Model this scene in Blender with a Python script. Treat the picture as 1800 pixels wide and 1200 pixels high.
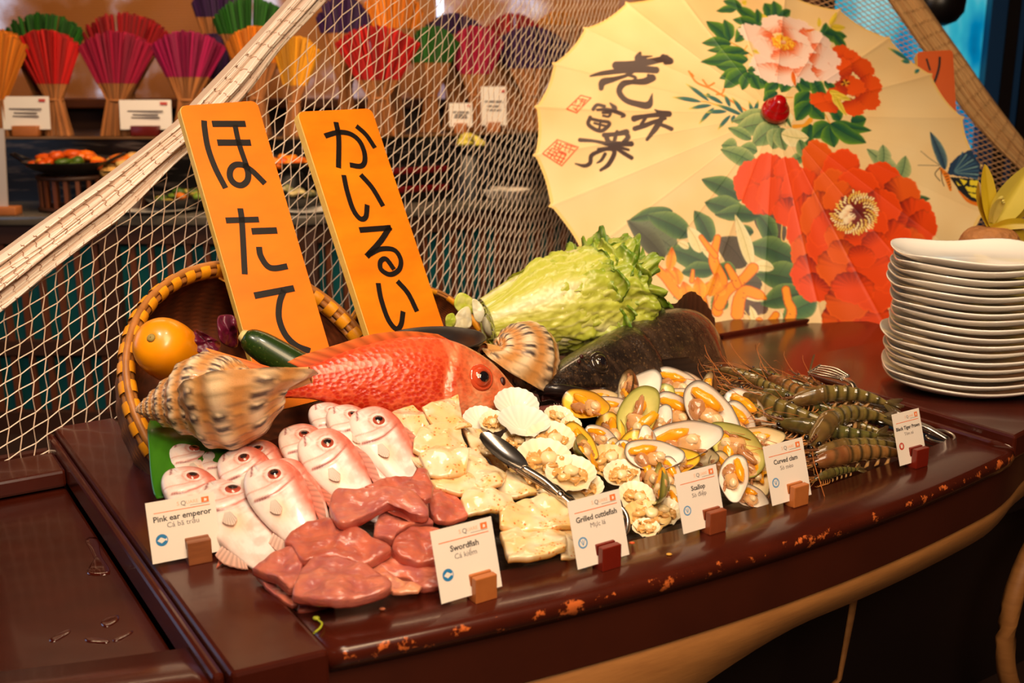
import bpy, bmesh, math, random
import numpy as np
from mathutils import Vector, Matrix, Euler, noise

for _o in list(bpy.data.objects):
    bpy.data.objects.remove(_o, do_unlink=True)
SC = bpy.context.scene
COL = SC.collection

# ------------------------------------------------------------------ camera, world, lights, exposure
FPX, PITCH, CAMZ, DECK = 1900.0, math.radians(14), 1.55, 0.85
cam_d = bpy.data.cameras.new('camera')
cam_d.sensor_width = 36.0
cam_d.lens = FPX * 36.0 / 1800.0
cam_d.clip_start = 0.05
cam_d.dof.use_dof = True
cam_d.dof.focus_distance = 1.98
cam_d.dof.aperture_fstop = 4.5
cam = bpy.data.objects.new('camera', cam_d)
COL.objects.link(cam)
cam.location = (0, 0, CAMZ)
cam.rotation_euler = (math.radians(90) - PITCH, 0, 0)
SC.camera = cam

world = bpy.data.worlds.new('room_ambience')
SC.world = world
world.use_nodes = True
world.node_tree.nodes['Background'].inputs[0].default_value = (1.0, 0.62, 0.36, 1)
world.node_tree.nodes['Background'].inputs[1].default_value = 0.10

def lamp(name, kind, loc, target, energy, color, size=0.3, size_y=None, spot=None, blend=0.6):
    d = bpy.data.lights.new(name, kind)
    d.energy = energy
    d.color = color
    if kind == 'AREA':
        d.shape = 'RECTANGLE' if size_y else 'DISK'
        d.size = size
        if size_y:
            d.size_y = size_y
    else:
        d.shadow_soft_size = size
    if kind == 'SPOT':
        d.spot_size = spot
        d.spot_blend = blend
    o = bpy.data.objects.new(name, d)
    COL.objects.link(o)
    o.location = loc
    o.rotation_euler = (Vector(target) - Vector(loc)).to_track_quat('-Z', 'Y').to_euler()
    return o

WARM = (1.0, 0.87, 0.71)
lamp('spot_light_display', 'SPOT', (-0.25, 1.15, 2.85), (-0.05, 1.9, 0.9), 50, WARM, 0.10, None, math.radians(48), 0.9)
lamp('spot_light_parasol', 'SPOT', (0.75, 1.7, 2.85), (0.85, 2.9, 1.2), 100, (1.0, 0.82, 0.60), 0.12, None, math.radians(70), 0.9)
lamp('net_fill_spot', 'SPOT', (-1.0, 0.9, 2.85), (-0.75, 2.5, 1.15), 110, (1.0, 0.82, 0.66), 0.12, None, math.radians(52), 0.9)  # unseen spot added as fill on the net front
lamp('wide_fill_light', 'AREA', (0.2, 0.6, 2.85), (0.3, 2.6, 0.9), 70, (1.0, 0.70, 0.42), 1.4)  # unseen overhead area light, added as broad warm fill
lamp('ceiling_lamp_buffet', 'AREA', (-0.7, 3.7, 2.85), (-0.8, 4.8, 1.1), 66, (1.0, 0.68, 0.40), 2.4, 0.6)
lamp('front_fill_light', 'AREA', (0.6, -0.9, 2.85), (0.3, 1.6, 0.8), 62, (1.0, 0.80, 0.60), 1.0)  # unseen area light added to brighten the hull from the front
lamp('window_daylight', 'AREA', (-3.2, 2.6, 1.7), (0, 2.0, 0.9), 9, (0.45, 0.66, 1.0), 1.2, 1.4)

SC.view_settings.view_transform = 'Standard'
SC.view_settings.look = 'None'
SC.view_settings.gamma = 1.0
SC.view_settings.use_curve_mapping = False
SC.view_settings.exposure = 0.0

# ------------------------------------------------------------------ frame helpers
CP, SP = math.cos(PITCH), math.sin(PITCH)
CV = np.array([0, 0, CAMZ])
TH = math.radians(32.7)
A = np.array([math.cos(TH), math.sin(TH), 0.0])
B = np.array([-math.sin(TH), math.cos(TH), 0.0])
O = np.array([-0.23, 1.212, DECK])
UP = np.array([0, 0, 1.0])

def ray(px, py):
    u, v = (px - 900) / FPX, (py - 600) / FPX
    return np.array([u, CP - v * SP, -SP - v * CP])
def onz(px, py, z):
    r = ray(px, py)
    return CV + r * ((z - CV[2]) / r[2])
def ony(px, py, y):
    r = ray(px, py)
    return CV + r * (y / r[1])
def onb(px, py, b):
    r = ray(px, py)
    return CV + r * ((b - (CV - O) @ B) / (r @ B))
def onplane(px, py, p0, n):
    r = ray(px, py)
    return CV + r * (((p0 - CV) @ n) / (r @ n))
def ab(p):
    d = np.asarray(p) - O
    return d @ A, d @ B, d[2]
def tb(a, b, z=0.0):
    return O + A * a + B * b + UP * z
def nrm(v):
    v = np.asarray(v, float)
    return v / (np.linalg.norm(v) + 1e-12)
def sstep(x, a, b):
    t = np.clip((x - a) / (b - a), 0, 1)
    return t * t * (3 - 2 * t)
def pile(a, b):
    s = (0.33 - 0.27 * sstep(a, 0.5, 1.1)) * (0.5 + 0.5 * sstep(a, -0.02, 0.2))
    return -0.015 + s * np.clip(b - 0.09, 0, 0.62)
def S(px, py, dz=0.0):
    """where the line of sight meets the heaped food, dz above the heap"""
    r = ray(px, py)
    lo, hi = 0.9, 4.0
    for _ in range(40):
        m = 0.5 * (lo + hi)
        a, b, z = ab(CV + r * m)
        if z > pile(a, b) + dz:
            lo = m
        else:
            hi = m
    return CV + r * lo
def pile_n(p):
    a, b, _ = ab(p)
    e = 0.01
    return nrm(UP - A * (pile(a + e, b) - pile(a - e, b)) / (2 * e) - B * (pile(a, b + e) - pile(a, b - e)) / (2 * e))

def lin(c):
    c = np.asarray(c, float) / 255.0
    return np.where(c <= 0.04045, c / 12.92, ((c + 0.055) / 1.055) ** 2.4)

# ------------------------------------------------------------------ materials
MATS = {}
def mat(name, col=None, rough=0.5, metal=0.0, attr=False, n2=None, nscale=30, namt=0.5, nstretch=None, bump=None, sss=0, coat=0,
        alpha=None, emit=None, spec=None, thresh=None, transl=0, vor=None):
    if name in MATS:
        return MATS[name]
    m = bpy.data.materials.new(name)
    m.use_nodes = True
    nt = m.node_tree
    N, L = nt.nodes, nt.links
    p = N['Principled BSDF']
    p.inputs['Roughness'].default_value = rough
    p.inputs['Metallic'].default_value = metal
    if spec is not None:
        p.inputs['Specular IOR Level'].default_value = spec
    if coat:
        p.inputs['Coat Weight'].default_value = coat
        p.inputs['Coat Roughness'].default_value = 0.08
    if sss:
        p.inputs['Subsurface Weight'].default_value = sss
        p.inputs['Subsurface Radius'].default_value = (0.02, 0.008, 0.004)
        p.inputs['Subsurface Scale'].default_value = 0.3
    tc = N.new('ShaderNodeTexCoord')
    src = tc.outputs['Object']
    if nstretch:
        mp = N.new('ShaderNodeMapping')
        mp.inputs['Scale'].default_value = nstretch
        L.new(src, mp.inputs[0])
        src = mp.outputs[0]
    base = None
    if attr:
        at = N.new('ShaderNodeAttribute')
        at.attribute_name = 'Col'
        base = at.outputs['Color']
    if n2 is not None:
        nz = N.new('ShaderNodeTexNoise')
        nz.inputs['Scale'].default_value = nscale
        nz.inputs['Detail'].default_value = 5
        nz.inputs['Roughness'].default_value = 0.6
        L.new(src, nz.inputs['Vector'])
        rp = N.new('ShaderNodeMapRange')
        lo, hi = thresh if thresh else (0.3, 0.7)
        rp.inputs[1].default_value, rp.inputs[2].default_value = lo, hi
        rp.inputs[3].default_value, rp.inputs[4].default_value = 0, namt
        L.new(nz.outputs[0], rp.inputs[0])
        mx = N.new('ShaderNodeMix')
        mx.data_type = 'RGBA'
        L.new(rp.outputs[0], mx.inputs[0])
        if base is not None:
            L.new(base, mx.inputs[6])
        else:
            mx.inputs[6].default_value = (*lin(col), 1)
        mx.inputs[7].default_value = (*lin(n2), 1)
        base = mx.outputs[2]
    if base is not None:
        L.new(base, p.inputs['Base Color'])
    else:
        p.inputs['Base Color'].default_value = (*lin(col), 1)
    if bump:
        sc, st, dist = bump
        if vor:
            b1 = N.new('ShaderNodeTexVoronoi')
            b1.inputs['Scale'].default_value = sc
            if vor == 'cracks':
                b1.feature = 'DISTANCE_TO_EDGE'
        else:
            b1 = N.new('ShaderNodeTexNoise')
            b1.inputs['Scale'].default_value = sc
            b1.inputs['Detail'].default_value = 4
        L.new(src, b1.inputs['Vector'])
        bp = N.new('ShaderNodeBump')
        bp.inputs['Strength'].default_value = st
        bp.inputs['Distance'].default_value = dist
        L.new(b1.outputs[0], bp.inputs['Height'])
        L.new(bp.outputs[0], p.inputs['Normal'])
    if emit:
        p.inputs['Emission Color'].default_value = (*lin(emit[0]), 1)
        p.inputs['Emission Strength'].default_value = emit[1]
    if alpha is not None:
        p.inputs['Alpha'].default_value = alpha
    if transl:
        tr = N.new('ShaderNodeBsdfTranslucent')
        if base is not None:
            L.new(base, tr.inputs[0])
        else:
            tr.inputs[0].default_value = (*lin(col), 1)
        ms = N.new('ShaderNodeMixShader')
        ms.inputs[0].default_value = transl
        L.new(p.outputs[0], ms.inputs[1])
        L.new(tr.outputs[0], ms.inputs[2])
        L.new(ms.outputs[0], N['Material Output'].inputs[0])
    MATS[name] = m
    return m

# ------------------------------------------------------------------ mesh building
class MB:
    def __init__(s):
        s.v, s.f, s.c = [], [], []
    def add(s, V, F, C=(200, 200, 200), linear=False):
        n = len(s.v)
        V = np.asarray(V, float).reshape(-1, 3)
        C = np.asarray(C, float)
        if not linear:
            C = lin(C)
        if C.ndim == 1:
            C = np.tile(C, (len(V), 1))
        s.v.extend(V.tolist())
        s.c.extend(C.tolist())
        s.f.extend([[i + n for i in f] for f in F])
        return s
    def grid(s, P, C=(200, 200, 200), cu=False, cv=False, flip=False):
        P = np.asarray(P, float)
        nu, nv = P.shape[:2]
        C = np.asarray(C, float)
        if C.ndim == 3:
            C = C.reshape(-1, 3)
        F = []
        for i in range(nu if cu else nu - 1):
            for j in range(nv if cv else nv - 1):
                i2, j2 = (i + 1) % nu, (j + 1) % nv
                q = [i * nv + j, i2 * nv + j, i2 * nv + j2, i * nv + j2]
                F.append(q[::-1] if flip else q)
        return s.add(P.reshape(-1, 3), F, C)
    def box(s, c, d, C=(200, 200, 200), R=None, bev=0.0):
        bm = bmesh.new()
        bmesh.ops.create_cube(bm, size=1)
        for v in bm.verts:
            v.co = Vector((v.co.x * d[0], v.co.y * d[1], v.co.z * d[2]))
        if bev:
            bmesh.ops.bevel(bm, geom=bm.edges[:], offset=bev, segments=2, affect='EDGES', profile=0.5)
        V = np.array([v.co[:] for v in bm.verts])
        F = [[v.index for v in f.verts] for f in bm.faces]
        bm.free()
        if R is not None:
            V = V @ np.asarray(R).T
        return s.add(V + np.asarray(c, float), F, C)
    def prism(s, poly, h, C=(200, 200, 200), R=None, c=(0, 0, 0), bev=0.0):
        """outline in the local xy plane, raised to h along z"""
        bm = bmesh.new()
        vs = [bm.verts.new((x, y, 0)) for x, y in poly]
        f = bm.faces.new(vs)
        r = bmesh.ops.extrude_face_region(bm, geom=[f])
        for e in r['geom']:
            if isinstance(e, bmesh.types.BMVert):
                e.co.z += h
        bmesh.ops.recalc_face_normals(bm, faces=bm.faces[:])
        if bev:
            bmesh.ops.bevel(bm, geom=bm.edges[:], offset=bev, segments=2, affect='EDGES', profile=0.5)
        bm.verts.index_update()
        V = np.array([v.co[:] for v in bm.verts])
        F = [[v.index for v in f.verts] for f in bm.faces]
        bm.free()
        if R is not None:
            V = V @ np.asarray(R).T
        return s.add(V + np.asarray(c, float), F, C)
    def tube(s, pts, r, n=6, C=(200, 200, 200), cap=True, flat=1.0, up=None):
        pts = np.asarray(pts, float)
        m = len(pts)
        r = np.broadcast_to(np.asarray(r, float), (m,))
        T = np.gradient(pts, axis=0)
        T /= np.linalg.norm(T, axis=1)[:, None] + 1e-12
        u0 = np.array(up if up is not None else (0.0123, 0.0456, 1.0))
        P = np.zeros((m, n, 3))
        for i in range(m):
            u = u0 - T[i] * (u0 @ T[i])
            if np.linalg.norm(u) < 1e-4:
                u = np.array([1.0, 0, 0]) - T[i] * T[i][0]
            u = nrm(u)
            w = np.cross(T[i], u)
            an = np.linspace(0, 2 * math.pi, n, endpoint=False)
            P[i] = pts[i] + (np.cos(an)[:, None] * u * flat + np.sin(an)[:, None] * w) * r[i]
        C = np.asarray(C, float)
        if C.ndim == 2:
            C = np.repeat(C[:, None, :], n, 1)
        k = len(s.v)
        s.grid(P, C, cv=True)
        if cap:
            s.f.append([k + j for j in range(n)][::-1])
            s.f.append([k + (m - 1) * n + j for j in range(n)])
        return s
    def lathe(s, prof, n=24, C=(200, 200, 200), c=(0, 0, 0), R=None, cols=None):
        prof = np.asarray(prof, float)
        an = np.linspace(0, 2 * math.pi, n, endpoint=False)
        P = np.stack([prof[:, 0][:, None] * np.cos(an), prof[:, 0][:, None] * np.sin(an), np.repeat(prof[:, 1][:, None], n, 1)], -1)
        if R is not None:
            P = P @ np.asarray(R).T
        P = P + np.asarray(c, float)
        Cc = C if cols is None else np.repeat(np.asarray(cols, float)[:, None, :], n, 1)
        return s.grid(P, Cc, cv=True, flip=True)
    def ball(s, c, rad, C=(200, 200, 200), n=12, m=8, R=None):
        th = np.linspace(0.001, math.pi - 0.001, m)
        an = np.linspace(0, 2 * math.pi, n, endpoint=False)
        rad = np.broadcast_to(np.asarray(rad, float), (3,))
        P = np.stack([np.sin(th)[:, None] * np.cos(an) * rad[0], np.sin(th)[:, None] * np.sin(an) * rad[1],
                      np.repeat(np.cos(th)[:, None], n, 1) * rad[2]], -1)
        if R is not None:
            P = P @ np.asarray(R).T
        return s.grid(P + np.asarray(c, float), C, cv=True)

def make(name, mb, material, parent=None, smooth=True, loc=None, recenter=False):
    me = bpy.data.meshes.new(name)
    V = np.array(mb.v, float)
    if recenter:
        lo, hi = V.min(0), V.max(0)
        c = (lo + hi) / 2
        c[2] = lo[2]
        V = V - c
        loc = c
    me.from_pydata(V.tolist(), [], mb.f)
    ca = me.attributes.new('Col', 'FLOAT_COLOR', 'POINT')
    cc = np.ones((len(V), 4), np.float32)
    cc[:, :3] = np.array(mb.c)
    ca.data.foreach_set('color', cc.ravel())
    if smooth:
        me.polygons.foreach_set('use_smooth', [True] * len(me.polygons))
    me.update()
    ms = material if isinstance(material, (list, tuple)) else [material]
    for m_ in ms:
        me.materials.append(m_)
    o = bpy.data.objects.new(name, me)
    COL.objects.link(o)
    if parent is not None:
        o.parent = parent
    if loc is not None:
        o.location = loc
    return o

def tag(o, label=None, cat=None, group=None, kind=None):
    if label: o['label'] = label
    if cat: o['category'] = cat
    if group: o['group'] = group
    if kind: o['kind'] = kind
    return o
def thing(name, loc, label, cat, group=None, R=None, scale=None):
    o = bpy.data.objects.new(name, None)
    o.empty_display_size = 0.02
    COL.objects.link(o)
    M = Matrix.Identity(4)
    if R is not None:
        M = Matrix([list(r) for r in np.asarray(R)]).to_4x4()
    if scale:
        M = M @ Matrix.Scale(scale, 4)
    M.translation = Vector([float(x) for x in loc])
    o.matrix_world = M
    return tag(o, label, cat, group)
def copy_thing(o, loc, R, scale, label, name=None):
    c = o.copy()
    COL.objects.link(c)
    M = Matrix([list(r) for r in np.asarray(R)]).to_4x4() @ Matrix.Scale(scale, 4)
    M.translation = Vector([float(x) for x in loc])
    c.matrix_world = M
    c['label'] = label
    for ch in o.children:
        d = ch.copy()
        COL.objects.link(d)
        d.parent = c
        for g in ch.children:
            e = g.copy()
            COL.objects.link(e)
            e.parent = d
    return c
def frame(x, y=None, z=None):
    """columns = local axes in the world, made orthonormal; x and a hint for z (or y)"""
    x = nrm(x)
    if z is not None:
        y = nrm(np.cross(z, x))
        z = np.cross(x, y)
    else:
        z = nrm(np.cross(x, y))
        y = np.cross(z, x)
    return np.stack([x, y, z], 1)
def fbm(P, sc, seed=0.0, oct_=3):
    P = np.asarray(P, float).reshape(-1, 3) * sc + seed
    return np.array([noise.fractal(Vector(p), 1.0, 2.0, oct_) for p in P])
def spline(pts, n):
    pts = np.asarray(pts, float)
    k = len(pts)
    if k < 3:
        t = np.linspace(0, 1, n)[:, None]
        return pts[0] * (1 - t) + pts[-1] * t
    P = np.vstack([2 * pts[0] - pts[1], pts, 2 * pts[-1] - pts[-2]])
    out = []
    for u in np.linspace(0, k - 1 - 1e-9, n):
        i = int(u)
        t = u - i
        p0, p1, p2, p3 = P[i], P[i + 1], P[i + 2], P[i + 3]
        out.append(0.5 * ((2 * p1) + (-p0 + p2) * t + (2 * p0 - 5 * p1 + 4 * p2 - p3) * t * t + (-p0 + 3 * p1 - 3 * p2 + p3) * t ** 3))
    return np.array(out)
def resample(poly, n, smooth=True):
    poly = np.asarray(poly, float)
    if smooth:
        k = len(poly)
        ext = np.vstack([poly[-2:], poly, poly[:3]])
        d = spline(ext, (k + 4) * 12 + 1)
        d = d[24: 24 + k * 12 + 1]
    else:
        d = np.vstack([poly, poly[:1]])
    seg = np.linalg.norm(np.diff(d, axis=0), axis=1)
    cs = np.concatenate([[0], np.cumsum(seg)])
    u = np.linspace(0, cs[-1], n, endpoint=False)
    return np.stack([np.interp(u, cs, d[:, i]) for i in range(d.shape[1])], 1)

def puff(outline, thick, nrmv, seed=0, colf=None, n=48, rings=9, rough_amp=0.25, sharp=2.6, wob=0.0, fscale=25, wave=0.0, smooth=True):
    """a soft slab: a closed outline of world points, swollen along nrmv"""
    P = resample(outline, n, smooth)
    c = P.mean(0)
    nv = nrm(nrmv)
    mb = MB()
    fr = 1 - (1 - np.linspace(0, 1, rings)[1:]) ** 1.6
    V, hh = [c], [1.0]
    for s_ in fr:
        for p in P:
            V.append(c + (p - c) * s_)
            hh.append((1 - s_ ** sharp) ** (1 / sharp))
    V = np.array(V)
    hh = np.array(hh)
    nz = fbm(V, fscale, seed * 3.7)
    top = V + nv * (thick * (hh * (1 + rough_amp * nz) + 0.05))[:, None]
    bot = V - nv * (thick * 0.25 * hh)[:, None]
    if wave:
        wv_ = (fbm(V, fscale * .7, seed * 1.9 + 7) * wave)[:, None] * nv
        top, bot = top + wv_, bot + wv_
    k = len(fr)
    F = []
    for off, fl in ((0, False), (len(V), True)):
        for j in range(n):
            f = [off, off + 1 + j, off + 1 + (j + 1) % n]
            F.append(f[::-1] if fl else f)
        for r_ in range(k - 1):
            for j in range(n):
                a_, b_ = off + 1 + r_ * n + j, off + 1 + r_ * n + (j + 1) % n
                f = [a_, a_ + n, b_ + n, b_]
                F.append(f[::-1] if fl else f)
    o1, o2 = 1 + (k - 1) * n, len(V) + 1 + (k - 1) * n
    for j in range(n):
        F.append([o1 + j, o2 + j, o2 + (j + 1) % n, o1 + (j + 1) % n])
    W = np.vstack([top, bot])
    if colf is None:
        C = np.array((200, 200, 200))
    else:
        C = colf(W, np.concatenate([hh, hh * 0]), np.concatenate([nz, nz]))
    mb.add(W, F, C)
    return mb
def cmix(c1, c2, t):
    t = np.clip(np.asarray(t, float), 0, 1)[..., None]
    return np.asarray(c1, float) * (1 - t) + np.asarray(c2, float) * t
def view_n(p):
    return nrm(CV - np.asarray(p))
# ================================================================== ROOM
def quad(name, pts, material, kind='structure'):
    mb = MB().add(pts, [[0, 1, 2, 3]])
    return tag(make(name, mb, material, smooth=False), kind=kind)
m_floor = mat('floor_stone', (58, 40, 32), 0.4, n2=(40, 26, 20), nscale=6)
m_wall = mat('wall_brown', (100, 54, 28), 0.7, n2=(80, 42, 22), nscale=3)
m_ceil = mat('ceiling_dark', (52, 32, 22), 0.8)
X0, X1, Y0, Y1, ZC = -3.6, 4.2, -2.2, 6.4, 3.0
quad('floor', [(X0, Y0, 0), (X1, Y0, 0), (X1, Y1, 0), (X0, Y1, 0)], m_floor)
quad('ceiling', [(X0, Y0, ZC), (X0, Y1, ZC), (X1, Y1, ZC), (X1, Y0, ZC)], m_ceil)
quad('wall_left', [(X0, Y0, 0), (X0, Y1, 0), (X0, Y1, ZC), (X0, Y0, ZC)], m_wall)
quad('wall_right', [(X1, Y0, 0), (X1, Y0, ZC), (X1, Y1, ZC), (X1, Y1, 0)], m_wall)
quad('wall_front', [(X0, Y0, 0), (X0, Y0, ZC), (X1, Y0, ZC), (X1, Y0, 0)], m_wall)
# back wall with two openings: the blind window on the left, the tall glazing on the right
mb = MB()
WL, WR, WB, WT = -3.3, 1.2, 1.2, 2.5
GL, GR, GB, GT = 1.75, 4.1, 0.25, 2.8
mb.add([(X0, Y1, 0), (GL, Y1, 0), (GL, Y1, WB), (X0, Y1, WB)], [[0, 1, 2, 3]])
mb.add([(X0, Y1, WT), (GL, Y1, WT), (GL, Y1, ZC), (X0, Y1, ZC)], [[0, 1, 2, 3]])
mb.add([(X0, Y1, WB), (WL, Y1, WB), (WL, Y1, WT), (X0, Y1, WT)], [[0, 1, 2, 3]])
mb.add([(WR, Y1, WB), (GL, Y1, WB), (GL, Y1, WT), (WR, Y1, WT)], [[0, 1, 2, 3]])
mb.add([(GL, Y1, 0), (GR, Y1, 0), (GR, Y1, GB), (GL, Y1, GB)], [[0, 1, 2, 3]])
mb.add([(GL, Y1, GT), (GR, Y1, GT), (GR, Y1, ZC), (GL, Y1, ZC)], [[0, 1, 2, 3]])
mb.add([(GR, Y1, 0), (X1, Y1, 0), (X1, Y1, ZC), (GR, Y1, ZC)], [[0, 1, 2, 3]])
tag(make('wall_back', mb, m_wall, smooth=False), kind='structure')

def emis_mat(name, cols, scale, strength, stretch=(1, 1, 1), detail=3):
    m = bpy.data.materials.new(name)
    m.use_nodes = True
    N, L = m.node_tree.nodes, m.node_tree.links
    N.remove(N['Principled BSDF'])
    tc, mp, nz, rp, em = (N.new('ShaderNodeTexCoord'), N.new('ShaderNodeMapping'), N.new('ShaderNodeTexNoise'), N.new('ShaderNodeValToRGB'), N.new('ShaderNodeEmission'))
    mp.inputs['Scale'].default_value = stretch
    L.new(tc.outputs['Object'], mp.inputs[0]); L.new(mp.outputs[0], nz.inputs['Vector'])
    nz.inputs['Scale'].default_value = scale
    nz.inputs['Detail'].default_value = detail
    L.new(nz.outputs[0], rp.inputs[0]); L.new(rp.outputs[0], em.inputs[0])
    em.inputs[1].default_value = strength
    el = rp.color_ramp.elements
    for i, (p_, c_) in enumerate(cols):
        e = el[i] if i < 2 else el.new(p_)
        e.position = p_
        e.color = (*lin(c_), 1)
    L.new(em.outputs[0], N['Material Output'].inputs[0])
    return m
# daylight seen through the panes (garden and sky)
m_day = emis_mat('daylight_garden', [(0.30, (60, 55, 80)), (0.42, (120, 95, 95)), (0.52, (190, 200, 225)), (0.66, (245, 250, 255))], 3.4, 2.2)
m_sea = emis_mat('daylight_blue', [(0.28, (10, 80, 130)), (0.42, (0, 140, 190)), (0.55, (60, 190, 210)), (0.72, (170, 235, 235))], 2.6, 0.75, (1.6, 1, 0.7))
m_dusk = emis_mat('daylight_dim', [(0.40, (12, 14, 18)), (0.56, (40, 44, 52)), (0.64, (70, 130, 140)), (0.72, (200, 235, 235))], 6, 0.6)
quad('window_1', [(WL, Y1 + 0.06, WB), (WR, Y1 + 0.06, WB), (WR, Y1 + 0.06, WT), (WL, Y1 + 0.06, WT)], m_day)
m_dark = mat('dark_frame', (16, 12, 14), 0.35)
m_bluef = mat('blue_frame', (18, 62, 110), 0.4)
XF = 2.80
quad('window_2', [(GL, Y1 + 0.06, GB), (XF, Y1 + 0.06, GB), (XF, Y1 + 0.06, GT), (GL, Y1 + 0.06, GT)], m_sea)
quad('window_3', [(XF, Y1 + 0.06, GB), (GR, Y1 + 0.06, GB), (GR, Y1 + 0.06, GT), (XF, Y1 + 0.06, GT)], m_dusk)
for i, (xa, w, mm) in enumerate([(2.735, 0.09, m_bluef), (2.82, 0.07, m_dark), (2.875, 0.045, m_bluef), (2.94, 0.10, m_dark), (1.78, 0.06, m_dark), (4.05, 0.1, m_dark)]):
    b_ = MB().box((xa, Y1 - 0.03, (GB + GT) / 2), (w, 0.08, GT - GB))
    tag(make('trim_%d' % (i + 1), b_, mm, smooth=False), kind='structure')
tag(make('trim_7', MB().box(((GL + GR) / 2, Y1 - 0.03, GB), (GR - GL, 0.09, 0.08)), m_dark, smooth=False), kind='structure')

# bamboo blinds in front of window_1: fine horizontal slats, a little light gets through
mbl = bpy.data.materials.new('bamboo_blind')
mbl.use_nodes = True
N, L = mbl.node_tree.nodes, mbl.node_tree.links
p = N['Principled BSDF']; p.inputs['Roughness'].default_value = 0.6
tc = N.new('ShaderNodeTexCoord'); wv = N.new('ShaderNodeTexWave'); wv.bands_direction = 'Z'
wv.inputs['Scale'].default_value = 22; wv.inputs['Distortion'].default_value = 0.6
L.new(tc.outputs['Object'], wv.inputs['Vector'])
rp = N.new('ShaderNodeValToRGB'); L.new(wv.outputs['Color'], rp.inputs[0])
rp.color_ramp.elements[0].color = (*lin((176, 108, 44)), 1); rp.color_ramp.elements[1].color = (*lin((214, 150, 78)), 1)
L.new(rp.outputs[0], p.inputs['Base Color'])
nz = N.new('ShaderNodeTexNoise'); nz.inputs['Scale'].default_value = 2.3; nz.inputs['Detail'].default_value = 6
L.new(tc.outputs['Object'], nz.inputs['Vector'])
mr = N.new('ShaderNodeMapRange'); mr.inputs[1].default_value = 0.46; mr.inputs[2].default_value = 0.60; mr.inputs[3].default_value = 0.05; mr.inputs[4].default_value = 0.6
L.new(nz.outputs[0], mr.inputs[0])
tp = N.new('ShaderNodeBsdfTransparent'); ms = N.new('ShaderNodeMixShader')
trl = N.new('ShaderNodeBsdfTranslucent'); L.new(rp.outputs[0], trl.inputs[0])
ms2 = N.new('ShaderNodeMixShader'); ms2.inputs[0].default_value = 0.45
L.new(p.outputs[0], ms2.inputs[1]); L.new(trl.outputs[0], ms2.inputs[2])
L.new(mr.outputs[0], ms.inputs[0]); L.new(ms2.outputs[0], ms.inputs[1]); L.new(tp.outputs[0], ms.inputs[2])
L.new(ms.outputs[0], N['Material Output'].inputs[0])
m_wood = mat('brown_wood', (118, 62, 30), 0.45, n2=(78, 38, 18), nscale=14, nstretch=(1, 1, 8))
for i, (xa, xb, zb) in enumerate([(-3.2, -1.72, 1.15), (-1.68, -0.42, 1.15), (-0.38, 1.15, 1.17)]):
    t = thing('bamboo_blind', ((xa + xb) / 2, Y1 - 0.12, zb), ['tan bamboo blind behind the green, red and magenta incense at far left',
              'bamboo blind hanging behind the incense in the middle of the back window', 'bamboo blind at the right end of the back window, partly behind the parasol'][i], 'blind', 'bamboo blinds')
    w = xb - xa; h = 2.55 - zb
    make('blind_slats', MB().box((0, 0, h / 2), (w, 0.006, h)), mbl, t, smooth=False)
    make('bottom_rail', MB().box((0, -0.01, 0.0), (w, 0.03, 0.04), bev=0.006), m_wood, t)
    make('head_rail', MB().box((0, -0.01, h), (w, 0.05, 0.07), bev=0.006), m_wood, t)

# black pendant lamp against the blue window
q = ony(1652, 2, 5.2)
t = thing('pendant_lamp', q, 'black round hanging silhouette against the blue window at top right', 'lamp')
make('lamp_shade', MB().lathe([(0.005, 0.13), (0.05, 0.125), (0.095, 0.08), (0.115, 0.0), (0.11, -0.05), (0.08, -0.09), (0.03, -0.11), (0.005, -0.112)], 28), m_dark, t)
make('cord', MB().tube([(0, 0, 0.12), (0, 0, ZC - q[2])], 0.006), m_dark, t)

# ------------------------------------------------------------------ BUFFET COUNTER (behind the net)
CT = 0.966
m_stone = mat('grey_counter_stone', (84, 78, 70), 0.18, n2=(112, 104, 92), nscale=7, coat=0.3)
m_slat = mat('brown_slat', (112, 58, 30), 0.5, n2=(84, 42, 22), nscale=12)
m_teal = mat('teal_panel', (14, 92, 98), 0.35, n2=(8, 58, 66), nscale=2.5)
m_rail = mat('dark_brown_rail', (62, 34, 20), 0.5)
t = thing('buffet_counter', (-1.1, 4.7, 0), 'buffet counter with grey stone top and brown slats over teal, behind the net', 'counter')
FA, FB_, FC = np.array([-3.4, 4.5]), np.array([-0.86, 4.5]), np.array([0.45, 5.40])
def inw(p, d1, d2=None):
    return p
base = np.array([-1.1, 4.7])
top = [FA - base, FB_ - base, FC - base, np.array([0.45, 6.1]) - base, np.array([-3.4, 6.1]) - base]
make('countertop', MB().prism(top, 0.04, c=(0, 0, CT - 0.04), bev=0.006), m_stone, t)
def seg_box(mb, p, q, z0, z1, off, th):
    p, q = np.array(p), np.array(q)
    d = q - p; ln = np.linalg.norm(d); d = d / ln; nn = np.array([d[1], -d[0]])
    c = (p + q) / 2 - nn * off - base
    R = np.array([[d[0], -nn[0], 0], [d[1], -nn[1], 0], [0, 0, 1]])
    mb.box((c[0], c[1], (z0 + z1) / 2), (ln, th, z1 - z0), R=R)
mbp, mbs, mbr = MB(), MB(), MB()
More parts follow.
